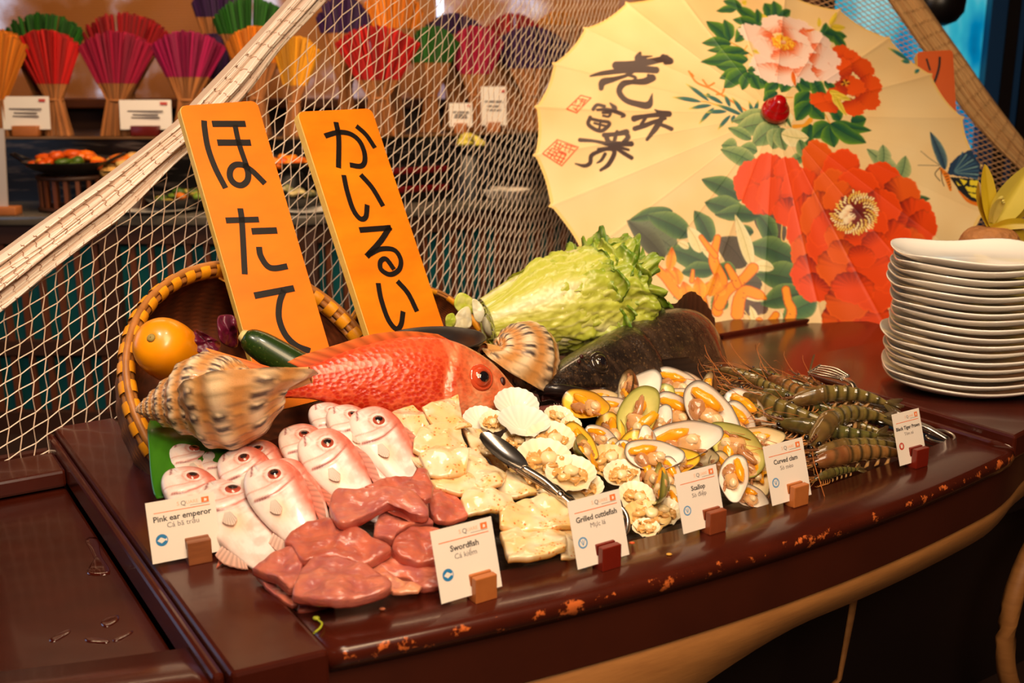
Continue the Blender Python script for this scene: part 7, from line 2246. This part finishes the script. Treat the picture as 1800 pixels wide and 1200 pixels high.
for k, (az, R0, Lf, hwid, curl, dk) in enumerate(LEAV):
    nu, nv = (70, 76) if k >= 26 or k < 9 else (44, 44)
    P = np.zeros((nu, nv, 3)); C = np.zeros((nu, nv, 3)); ph = rs.uniform(0, 6, 5)
    for i in range(nu):
        u = i / (nu - 1)
        wfac = .42 + .58 * sstep(u, 0, .55)
        end = 1 - .22 * sstep(u, .85, 1.0)
        prof = (.30 + .70 * math.sin(math.pi * min(.5, .10 + .55 * u))) * (1 - .16 * max(0, u - .6) / .4)
        for j in range(nv):
            v = j / (nv - 1) * 2 - 1
            edge = sstep(u, .35, 1) * (.4 + .6 * abs(v) ** 2) + .6 * sstep(abs(v), .7, 1) * sstep(u, .2, .5)
            ruf = (math.sin(v * 8 + ph[0] + u * 4) * .011 + math.sin(v * 19 + ph[1] + 9 * u) * .005 + math.sin(u * 30 + ph[2] + v * 3) * .004) * edge
            a = az + v * hwid * wfac * end
            r = R0 * prof + curl * sstep(u, .74, 1.0) ** 1.4 * (1 + .5 * math.sin(v * 5 + ph[3])) + ruf + .004 * (1 - v * v) * (1 - u)
            x = u * Lf * (1 - .05 * v * v) - curl * .8 * sstep(u, .88, 1.0) * 1.1 + .008 * math.sin(v * 9 + ph[4]) * u
            P[i, j] = (x, r * math.sin(a) * 1.02, r * math.cos(a) * .96)
            rib = math.exp(-(v / (.34 * (1 - u) + .05)) ** 2) * (1 - sstep(u, .5, .95))
            vein = max(math.exp(-((((v * 5 + 3.0 * u * (1 if v > 0 else -1)) % 1) - .5) / .09) ** 2) * .62 * (1 - .25 * u), rib)
            c = np.array((200, 202, 76)) * (1 - edge * .5) + np.array((156, 178, 40)) * edge * .5
            g = np.clip(dk * (sstep(u, .80, 1.0) * .9 + .35 * sstep(abs(v), .75, 1) * sstep(u, .4, .7)), 0, 1)
            c = c * (1 - g) + np.array((84, 124, 18)) * g
            C[i, j] = c * (1 - vein) + np.array((240, 234, 180)) * vein
    nz = fbm(P.reshape(-1, 3), 42, k * 3).reshape(nu, nv)
    rad_dir = P * np.array([0, 1, 1]); rad_dir /= np.linalg.norm(rad_dir, axis=2)[..., None] + 1e-9
    P = P + rad_dir * ((nz * .0055 + fbm(P.reshape(-1, 3), 95, k * 5 + 1).reshape(nu, nv) * .0040) * np.linspace(.3, 1.3, nu)[:, None])[..., None]
    mb = MB().grid(P, np.clip(C, 0, 255))
    mb.grid(P - rad_dir * .0012, np.clip(C, 0, 255), flip=True)
    make('leaf', mb, m_nap, t)
make('stem_base', MB().ball((.02, 0, 0), (.03, .032, .032), (236, 228, 190), 18, 12), m_nap, t)
# loose lettuce pieces by the flat basket
m_let = mat('lettuce', attr=True, rough=.4, bump=(50, .5, .004), transl=.15)
for pts, b__, c1, c2, lab in ((((802, 520), (812, 514), (830, 524), (838, 540), (822, 556), (806, 548), (798, 535)), .86, (196, 208, 70), (226, 226, 130), 'curly lettuce tip standing in the flat brown basket'),
                              (((808, 545), (825, 540), (828, 574), (800, 576), (796, 566)), .85, (236, 224, 180), (246, 240, 210), 'white lettuce rib below the curly tip'),
                              (((830, 527), (842, 530), (852, 548), (846, 566), (834, 560)), .84, (240, 236, 200), (246, 244, 220), 'white cabbage rib next to the napa cabbage'),
                              (((784, 556), (796, 550), (802, 562), (798, 574), (784, 574)), .85, (180, 196, 60), (220, 216, 120), 'small green lettuce scrap at left in the flat basket')):
    P = [onb(x, y, b__ + .003 * math.sin(i * 2)) for i, (x, y) in enumerate(pts)]
    tag(make('lettuce_piece', puff(P, .006, view_n(P[0]), 9, lambda W, hh, nz, c1=c1, c2=c2: cmix(c1, c2, .5 + nz * 1.3), 40, 9, .3, 5, fscale=60, wave=.004), m_let, recenter=True), lab, 'leaf')
# red wooden wedge behind the cabbage
P0 = onb(1150, 540, .98)
tag(make('wooden_wedge', MB().box((0, 0, .045), (.16, .03, .05), R=np.array(Euler((0, .45, .5)).to_matrix()), bev=.004), mat('red_wood_wedge', (150, 44, 16), .4), loc=(P0[0], P0[1], P0[2] - .06)), 'red-brown wooden wedge showing behind the napa cabbage', 'wood piece')
# fruit with yellow leaves behind the plates
q = ony(1742, 402, 2.72)
t = thing('leafy_fruit', (q[0], q[1], Z + .028), 'brown rough fruit with yellow strap leaves behind the plate stack', 'fruit')
hz = q[2] - Z - .028
make('fruit_body', MB().lathe(spline([(.001, 0), (.05, .004), (.075, .06), (.082, hz * .5), (.075, hz - .04), (.05, hz), (.001, hz + .004)], 26), 30, (0, 0, 0)), mat('rough_rind', (176, 116, 62), .7, n2=(120, 72, 36), nscale=40, bump=(60, .8, .006), vor='dist'), t)
m_yl = mat('yellow_leaf', attr=True, rough=.45, transl=.25)
def strap(pts, w, c1, c2, fold=.4):
    sp = spline(pts, 22)
    T_ = np.gradient(sp, axis=0)
    G, Cc = [], []
    for i, p_ in enumerate(sp):
        u = i / 21
        ww = w * math.sin(math.pi * min(1, .12 + .88 * u)) ** .7 * (1 - .0 * u)
        sd = nrm(np.cross(T_[i], (0.1, -1, .1)))
        up_ = nrm(np.cross(sd, T_[i]))
        G.append([p_ + sd * ww * v + up_ * fold * ww * abs(v) for v in np.linspace(-1, 1, 9)])
        Cc.append([np.array(c1) * (1 - u) + np.array(c2) * u - 16 * (abs(v) < .1) for v in np.linspace(-1, 1, 9)])
    return MB().grid(G, np.clip(np.array(Cc), 0, 255))
for px_s, w, c1, c2, dy in (([(1744, 395), (1738, 360), (1733, 320), (1731, 288)], .020, (206, 180, 40), (190, 160, 30), 0), ([(1748, 392), (1765, 360), (1788, 325), (1812, 288)], .042, (226, 206, 90), (220, 200, 80), -.02), ([(1742, 392), (1748, 370), (1758, 352), (1766, 350)], .016, (232, 214, 110), (236, 220, 120), -.05), ([(1742, 402), (1770, 394), (1800, 393), (1830, 396)], .014, (206, 176, 40), (190, 160, 30), -.05),
                            ([(1744, 408), (1770, 412), (1800, 424), (1830, 440)], .024, (190, 160, 30), (200, 170, 40), -.03), ([(1740, 400), (1760, 385), (1790, 372), (1820, 366)], .020, (214, 186, 60), (200, 170, 40), .05), ([(1738, 398), (1728, 370), (1722, 345), (1720, 318)], .014, (176, 146, 30), (170, 130, 30), .06)):
    pts = [ony(x, y, 2.72 + dy * (i / 3)) - np.array(t.location) for i, (x, y) in enumerate(px_s)]
    make('leaf', strap(pts, w, c1, c2), m_yl, t)

# ================================================================== PRAWNS
m_pr = mat('prawn_shell', attr=True, rough=.22, coat=.6, n2=(150, 104, 54), nscale=50, namt=.35, thresh=(.5, .8), sss=.05)
m_leg = mat('prawn_leg', attr=True, rough=.35)
PL = .15
def prawn(label, bendk, hue):
    t = thing('tiger_prawn', (0, 0, 0), label, 'prawn', 'raw tiger prawns')
    def path(u):
        """side curl in the local xy plane, a slight arch in z"""
        th_ = bendk * max(0, u - .35)
        n = 24; x = y = 0.0
        for i in range(n):
            s_ = u * (i + .5) / n
            a = bendk * max(0, s_ - .35) * 1.6
            x += math.cos(a) * u * PL / n; y += math.sin(a) * u * PL / n
        return np.array([x, y, .004 * math.sin(math.pi * u)])
    us = np.linspace(0, 1, 76)
    prof = np.array([(0, .0025), (.05, .007), (.15, .0115), (.28, .0140), (.37, .0142), (.45, .0132), (.60, .0118), (.75, .0095), (.88, .0070), (1, .0038)])
    pr = np.interp(us, prof[:, 0], prof[:, 1])
    cen = np.array([path(u) for u in us])
    T_ = np.gradient(cen, axis=0); T_ /= np.linalg.norm(T_, axis=1)[:, None]
    n = 16
    P = np.zeros((76, n, 3)); C = np.zeros((76, n, 3))
    for i, u in enumerate(us):
        sd = np.cross(UP, T_[i])
        if u < .38:
            r = pr[i] * (1 + .05 * (u > .34)); seg = 0
        else:
            f = ((u - .38) / .62 * 6) % 1; r = pr[i] * (1.07 - .14 * f)
        for j in range(n):
            a = 2 * math.pi * j / n
            h = math.sin(a)
            P[i, j] = cen[i] + sd * math.cos(a) * r * .86 + UP * h * r * (1.12 if h > 0 else .95)
            if u < .38:
                c = cmix(hue[0], hue[1], np.array(.5 + .5 * math.sin(u * 40 + h * 3)) * .6)
                c = cmix(c, (60, 50, 30), np.array(.6 * math.exp(-((u - .20 - .05 * h) / .02) ** 2) + .5 * math.exp(-((u - .36) / .012) ** 2)))
            else:
                f = ((u - .38) / .62 * 6) % 1
                c = cmix(hue[2], (40, 36, 22), np.array(math.exp(-((f - .18) / .16) ** 2) * .85))
                c = cmix(c, (178, 140, 84), np.array(math.exp(-((f - .60) / .16) ** 2) * .5 * (h < .6)))
            if h < -.4: c = cmix(c, (176, 142, 96), np.array(.55))
            C[i, j] = c
    make('body', MB().grid(P, np.clip(C, 0, 255), cv=True), m_pr, t)
    ro = MB().tube(spline([(.012, 0, .009), (-.004, 0, .0105), (-.022, 0, .014)], 10), np.linspace(.003, .0006, 10), 6, (110, 70, 40))
    for k in range(5):
        ro.tube([(.010 - k * .006, 0, .0115 + k * .0002), (.007 - k * .006, 0, .0155)], [.0011, .0003], 4, (90, 50, 30))
    make('rostrum', ro, m_leg, t)
    for s_ in (-1, 1):
        make('eye', MB().ball((.006, s_ * .0075, .006), (.0034, .0030, .0032), (16, 12, 10), 10, 7), mat('prawn_eye', (12, 10, 10), .08, coat=1), t)
    an = MB()
    rs3 = np.random.default_rng(abs(int(bendk * 100)) + 7)
    for s_ in (-1, 1):
        an.tube(spline([(.002, s_ * .004, .002), (-.03, s_ * .012, .010), (-.07, s_ * .03, .018), (-.10, s_ * .055, .010)], 18), np.linspace(.0008, .0003, 18), 4, (190, 110, 50))
        for k in range(2):
            an.tube(spline([(.002, s_ * .003, .002), (-.02, s_ * (.008 + .005 * k), .004 - .006 * k), (-.04, s_ * (.012 + .01 * k), -.002)], 8), np.linspace(.0007, .0003, 8), 4, (200, 140, 70))
        an.add([(.004, s_ * .006, .001), (-.018, s_ * .010, .000), (-.020, s_ * .006, .002), (.004, s_ * .003, .003)], [[0, 1, 2, 3]], (130, 100, 56))
    make('antennae', an, m_leg, t)
    lg = MB()
    for s_ in (-1, 1):
        for k in range(5):
            x = .020 + k * .008
            lg.tube(spline([(x, s_ * .006, -.008), (x - .006, s_ * .014, -.012), (x - .018, s_ * .016, -.014), (x - .026, s_ * .012, -.013)], 8), np.linspace(.0013, .0005, 8), 4, (196, 130, 66))
    make('walking_legs', lg, m_leg, t)
    sw = MB()
    for k in range(5):
        u = .42 + k * .105
        i = int(u * 75); c = cen[i]; sd = np.cross(UP, T_[i])
        for s_ in (-1, 1):
            b0 = c + sd * s_ * pr[i] * .5 - UP * pr[i] * .8
            sw.tube([b0, b0 - T_[i] * .004 + sd * s_ * .006 - UP * .003, b0 - T_[i] * .010 + sd * s_ * .010 - UP * .003], [.0022, .0026, .0008], 6, (176, 132, 80), flat=.5)
    make('swimming_legs', sw, m_leg, t)
    e = cen[-1]; d = T_[-1]; sd = np.cross(UP, d)
    tf = MB()
    for k, a in enumerate((-.75, -.32, .32, .75)):
        dd = d * math.cos(a) + sd * math.sin(a)
        dd = nrm(dd + UP * .15 * abs(a)); ss = np.cross(UP, dd)
        G = []; Cc = []
        for u in np.linspace(0, 1, 8):
            w = .0052 * math.sin(math.pi * min(1, .15 + .8 * u)) ** .6
            G.append([e - d * .002 + dd * .026 * u + ss * w * v + UP * (.0015 * (1 - v * v)) for v in (-1, -.5, 0, .5, 1)])
            Cc.append([np.array((92, 80, 40)) * (1 - u) + np.array((58, 40, 26)) * u] * 5)
        tf.grid(G, np.array(Cc)); tf.grid(np.array(G) - UP * .001, np.array(Cc), flip=True)
    tf.tube([e - d * .004 + UP * .001, e + d * .012 + UP * .003, e + d * .02 + UP * .002], [.0036, .002, .0004], 6, (70, 58, 32))
    make('tail_fan', tf, m_pr, t)
    return t
H1 = ((118, 92, 48), (92, 66, 36), (122, 104, 52)); H2 = ((140, 88, 48), (104, 58, 32), (140, 96, 48)); H3 = ((96, 84, 40), (70, 60, 30), (96, 92, 44))
PRW = [   # head px, tail px, curl, hue, lift, label
    ((1262, 648), (1350, 664), .4, 0, .010, 'prawn at the very back left, under the grouper tail'),
    ((1318, 650), (1402, 672), .3, 2, .012, 'olive prawn at the back, second from the grouper'),
    ((1398, 662), (1470, 690), .2, 1, .010, 'reddish prawn at the back, below the slotted tong head'),
    ((1438, 680), (1530, 708), .5, 1, .016, 'reddish prawn whose tail points at the tong bend'),
    ((1262, 678), (1345, 702), .2, 0, .020, 'prawn beside the dark crescent clam'),
    ((1350, 664), (1442, 706), .2, 1, .026, 'reddish-brown prawn lying on top at the back'),
    ((1285, 705), (1385, 742), .2, 0, .018, 'prawn along the right edge of the long white clam'),
    ((1332, 688), (1455, 716), .2, 2, .030, 'olive prawn across the middle of the heap, upper one'),
    ((1292, 690), (1442, 736), .25, 0, .034, 'long prawn in the middle with whiskers to the left'),
    ((1318, 740), (1395, 760), .3, 1, .014, 'orange-banded prawn above the Curved clam card'),
    ((1482, 722), (1560, 742), .3, 2, .012, 'olive prawn half behind the Black Tiger Prawn card'),
    ((1380, 708), (1535, 716), -.7, 0, .040, 'prawn with its tail curled up, centre right of the heap'),
    ((1440, 742), (1528, 738), -.5, 2, .022, 'prawn with dark fanned tail in the centre'),
    ((1362, 742), (1520, 760), .3, 2, .036, 'dark green banded prawn right above the Curved clam card'),
    ((1500, 752), (1580, 765), .3, 2, .012, 'prawn tail sticking out left of the Black Tiger Prawn card'),
    ((1422, 786), (1550, 752), -1.0, 0, .030, 'prawn curling upward in front of the heap'),
    ((1500, 776), (1585, 780), .1, 0, .014, 'banded prawn at the right front, under the curled one'),
    ((1422, 800), (1565, 788), -.2, 0, .024, 'striped prawn at the front, right of the Curved clam card'),
    ((1420, 816), (1572, 802), -.25, 1, .018, 'brown striped prawn nearest the rail'),
    ((1432, 842), (1500, 828), -.2, 2, .008, 'small prawn end lowest at the front rail'),
    ((1300, 664), (1385, 690), .1, 0, .024, 'prawn crossing behind the long whiskered one'),
    ((1252, 694), (1340, 728), .2, 2, .010, 'dim prawn low between the clams and the long whiskered prawn'),
    ((1400, 764), (1490, 770), .1, 2, .012, 'prawn sunk under the dark green banded one'),
    ((1450, 700), (1545, 722), .2, 1, .022, 'prawn just under the slotted tong head'),
    ((1478, 740), (1566, 762), .3, 0, .022, 'prawn left of the Black Tiger Prawn card, over its neighbours'),
    ((1360, 690), (1450, 730), .1, 2, .014, 'prawn filling the middle gap below the reddish top one'),
    ((1400, 726), (1490, 748), .3, 1, .018, 'brown prawn between the long prawn and the curled-up tail'),
]
protos = {}
for (h_, tl, bk_, hu, lift, lab) in PRW:
    a_, b_ = S(*h_, lift + .008), S(*tl, lift + .008)
    x = nrm(b_ - a_)
    z = nrm(pile_n(a_) * .75 + view_n(a_) * .5); 
    y = nrm(np.cross(z, x)); z = np.cross(x, y)
    sc_ = np.linalg.norm(b_ - a_) / PL * (1.12 + .12 * abs(bk_))
    # aim the chord, not the first tangent, along head -> tail
    rot = -bk_ * .42
    cr, sr = math.cos(rot), math.sin(rot)
    R = np.stack([x, y, z], 1) @ np.array([[cr, -sr, 0], [sr, cr, 0], [0, 0, 1]])
    key = (bk_, hu)
    if key not in protos:
        protos[key] = t = prawn(lab, bk_, (H1, H2, H3)[hu])
        M = Matrix([list(r) for r in R]).to_4x4() @ Matrix.Scale(sc_, 4); M.translation = Vector(a_.tolist()); t.matrix_world = M
    else:
        copy_thing(protos[key], a_, R, sc_, lab)
# long whiskers standing up over the heap belong to the back prawns
wb = [S(x, y, l) for x, y, l in ((1372, 660, .01), (1350, 640, .03), (1330, 615, .06), (1328, 605, .08))]
mb = MB().tube(spline(wb, 20), np.linspace(.0008, .0004, 20), 4, (170, 100, 50))
wb = [S(x, y, l) for x, y, l in ((1376, 660, .01), (1374, 645, .03), (1366, 634, .05), (1360, 634, .05))]
mb.tube(spline(wb, 20), np.linspace(.0008, .0004, 20), 4, (170, 100, 50))
tag(make('prawn_whisker', mb, m_leg, recenter=True), 'long thin prawn whiskers rising over the back of the heap', 'whisker')

# ================================================================== TONGS
m_steel = mat('polished_steel', (206, 196, 186), .24, metal=1.0)
def strip(pts, w, th_, upv, wv=None):
    P = spline(pts, 30); T_ = np.gradient(P, axis=0)
    W_ = np.full(30, w) if wv is None else w * np.interp(np.linspace(0, 1, 30), np.linspace(0, 1, len(wv)), wv)
    G = []
    for i in range(30):
        sd = nrm(np.cross(T_[i], upv)); u = nrm(np.cross(sd, T_[i]))
        a = W_[i] / 2
        G.append([P[i] + sd * a + u * th_ / 2, P[i] + sd * a * .6 + u * th_ * .8, P[i] - sd * a * .6 + u * th_ * .8, P[i] - sd * a + u * th_ / 2, P[i] - sd * a - u * th_ / 2, P[i] + sd * a - u * th_ / 2])
    mb = MB().grid(G, (0, 0, 0), cv=True)
    k = 0
    mb.f.append(list(range(6))); mb.f.append([29 * 6 + j for j in range(6)][::-1])
    return mb
bl0, bl1, rv, hd = S(850, 762, .075), S(922, 822, .07), S(985, 868, .06), S(1062, 920, .035)
t = thing('serving_tongs', rv, 'steel scissor tongs with a spoon blade lying on the cuttlefish', 'tongs')
org_ = rv
upv = nrm(pile_n(rv) + .4 * view_n(rv))
dr = nrm(bl0 - rv); sdv = nrm(np.cross(upv, dr))
# spoon blade: a shallow scoop
c = (bl0 + bl1) / 2 - org_; Lb = np.linalg.norm(bl1 - bl0) / 2
G = []
for s_ in np.linspace(0, 1, 9):
    G.append([c + dr * Lb * 1.05 * s_ * math.cos(a) + sdv * .0185 * s_ * math.sin(a) - upv * .009 * (1 - s_ * s_) for a in np.linspace(0, 2 * math.pi, 36, endpoint=False)])
mb = MB().grid(G, (0, 0, 0), cv=True); mb.grid(np.array(G) - upv * .0012, (0, 0, 0), cv=True, flip=True)
make('spoon_blade', mb, m_steel, t)
make('arm', strip([bl1 - org_ + dr * .004, (bl1 - org_) * .5 + sdv * -.004, np.zeros(3), (hd - org_) * .5 + sdv * .006, (hd - org_) * .7 + sdv * .02], .009, .0035, upv), m_steel, t)
f0, f1 = S(845, 768, .045), S(905, 826, .045)
fk = MB()
for k in (-1, 0, 1):
    fk2 = strip([f0 - org_ + sdv * (.006 * k - .004), (f0 + f1) / 2 - org_ + sdv * (.007 * k - .006) - upv * .006, f1 - org_ + sdv * (.003 * k - .004)], .0035, .002, upv)
    fk.add(fk2.v, fk2.f, (0, 0, 0))
make('fork_blade', fk, m_steel, t)
make('arm', strip([f1 - org_ + sdv * -.004, (f1 - org_) * .5 - upv * .002 - sdv * .002, -upv * .004, (hd - org_) * .5 - sdv * .010 - upv * .002, (hd - org_) * .75 - sdv * .02], .009, .0035, upv), m_steel, t)
make('rivet', MB().lathe([(.001, .0045), (.004, .004), (.006, .002), (.0065, -.004), (.001, -.004)], 14, R=frame(sdv, z=upv)), m_steel, t)
RR_ = frame(sdv, z=nrm(upv * .4 + view_n(hd)))
for dx_, r_ in ((0, .044),):
    mb = MB().tube([hd - org_ + RR_ @ np.array([r_ * math.cos(a), r_ * .80 * math.sin(a), 0]) for a in np.linspace(0, 2 * math.pi, 48)], .0042, 8)
    make('ring_handle', mb, m_steel, t)
# slotted tongs on the prawns
p_a, p_b, p_c, p_d, p_e = S(1432, 648, .055), S(1485, 664, .060), S(1515, 702, .045), S(1600, 738, .03), S(1668, 772, .012)
t = thing('serving_tongs', p_d, 'steel tongs with a slotted head lying over the prawns at right', 'tongs')
org_ = p_d
upv = nrm(UP + .5 * view_n(p_d))
dr = nrm(p_b - p_a); sdv = nrm(np.cross(upv, dr))
mb = MB()
for k in range(5):
    v = (k - 2) * .0085
    s2 = strip([p_a - org_ + sdv * v, (p_a * .5 + p_b * .5) - org_ + sdv * v * 1.1 + upv * .004, p_b - org_ + sdv * v * .6 + upv * .002], .0048, .002, upv)
    mb.add(s2.v, s2.f, (0, 0, 0))
for pp, ww in ((p_a, .040), (p_b, .026)):
    s2 = strip([pp - org_ - sdv * ww / 2, pp - org_ + dr * .001, pp - org_ + sdv * ww / 2], .006, .0022, upv)
    mb.add(s2.v, s2.f, (0, 0, 0))
make('slotted_head', mb, m_steel, t)
make('arm', strip([p_b - org_, (p_b + p_c) / 2 - org_ + upv * .010, p_c - org_, (p_c + p_d) / 2 - org_ + upv * .004, np.zeros(3), (p_e - org_) * .5 + upv * .004, p_e - org_], .013, .003, upv, [1.2, .7, .8, 1, 1, .9, .8]), m_steel, t)
make('bow_end', MB().tube([p_e - org_ + RR for RR in [dr * .03 * math.cos(a) - dr * .02 + sdv * .020 * math.sin(a) for a in np.linspace(-2.4, 2.4, 28)]], .0035, 8), m_steel, t)
make('arm', strip([p_b - org_ - upv * .024 + sdv * .012, p_c - org_ - upv * .018 + sdv * .006, -upv * .012 + sdv * .004, p_e - org_ - upv * .002], .012, .003, upv), m_steel, t)
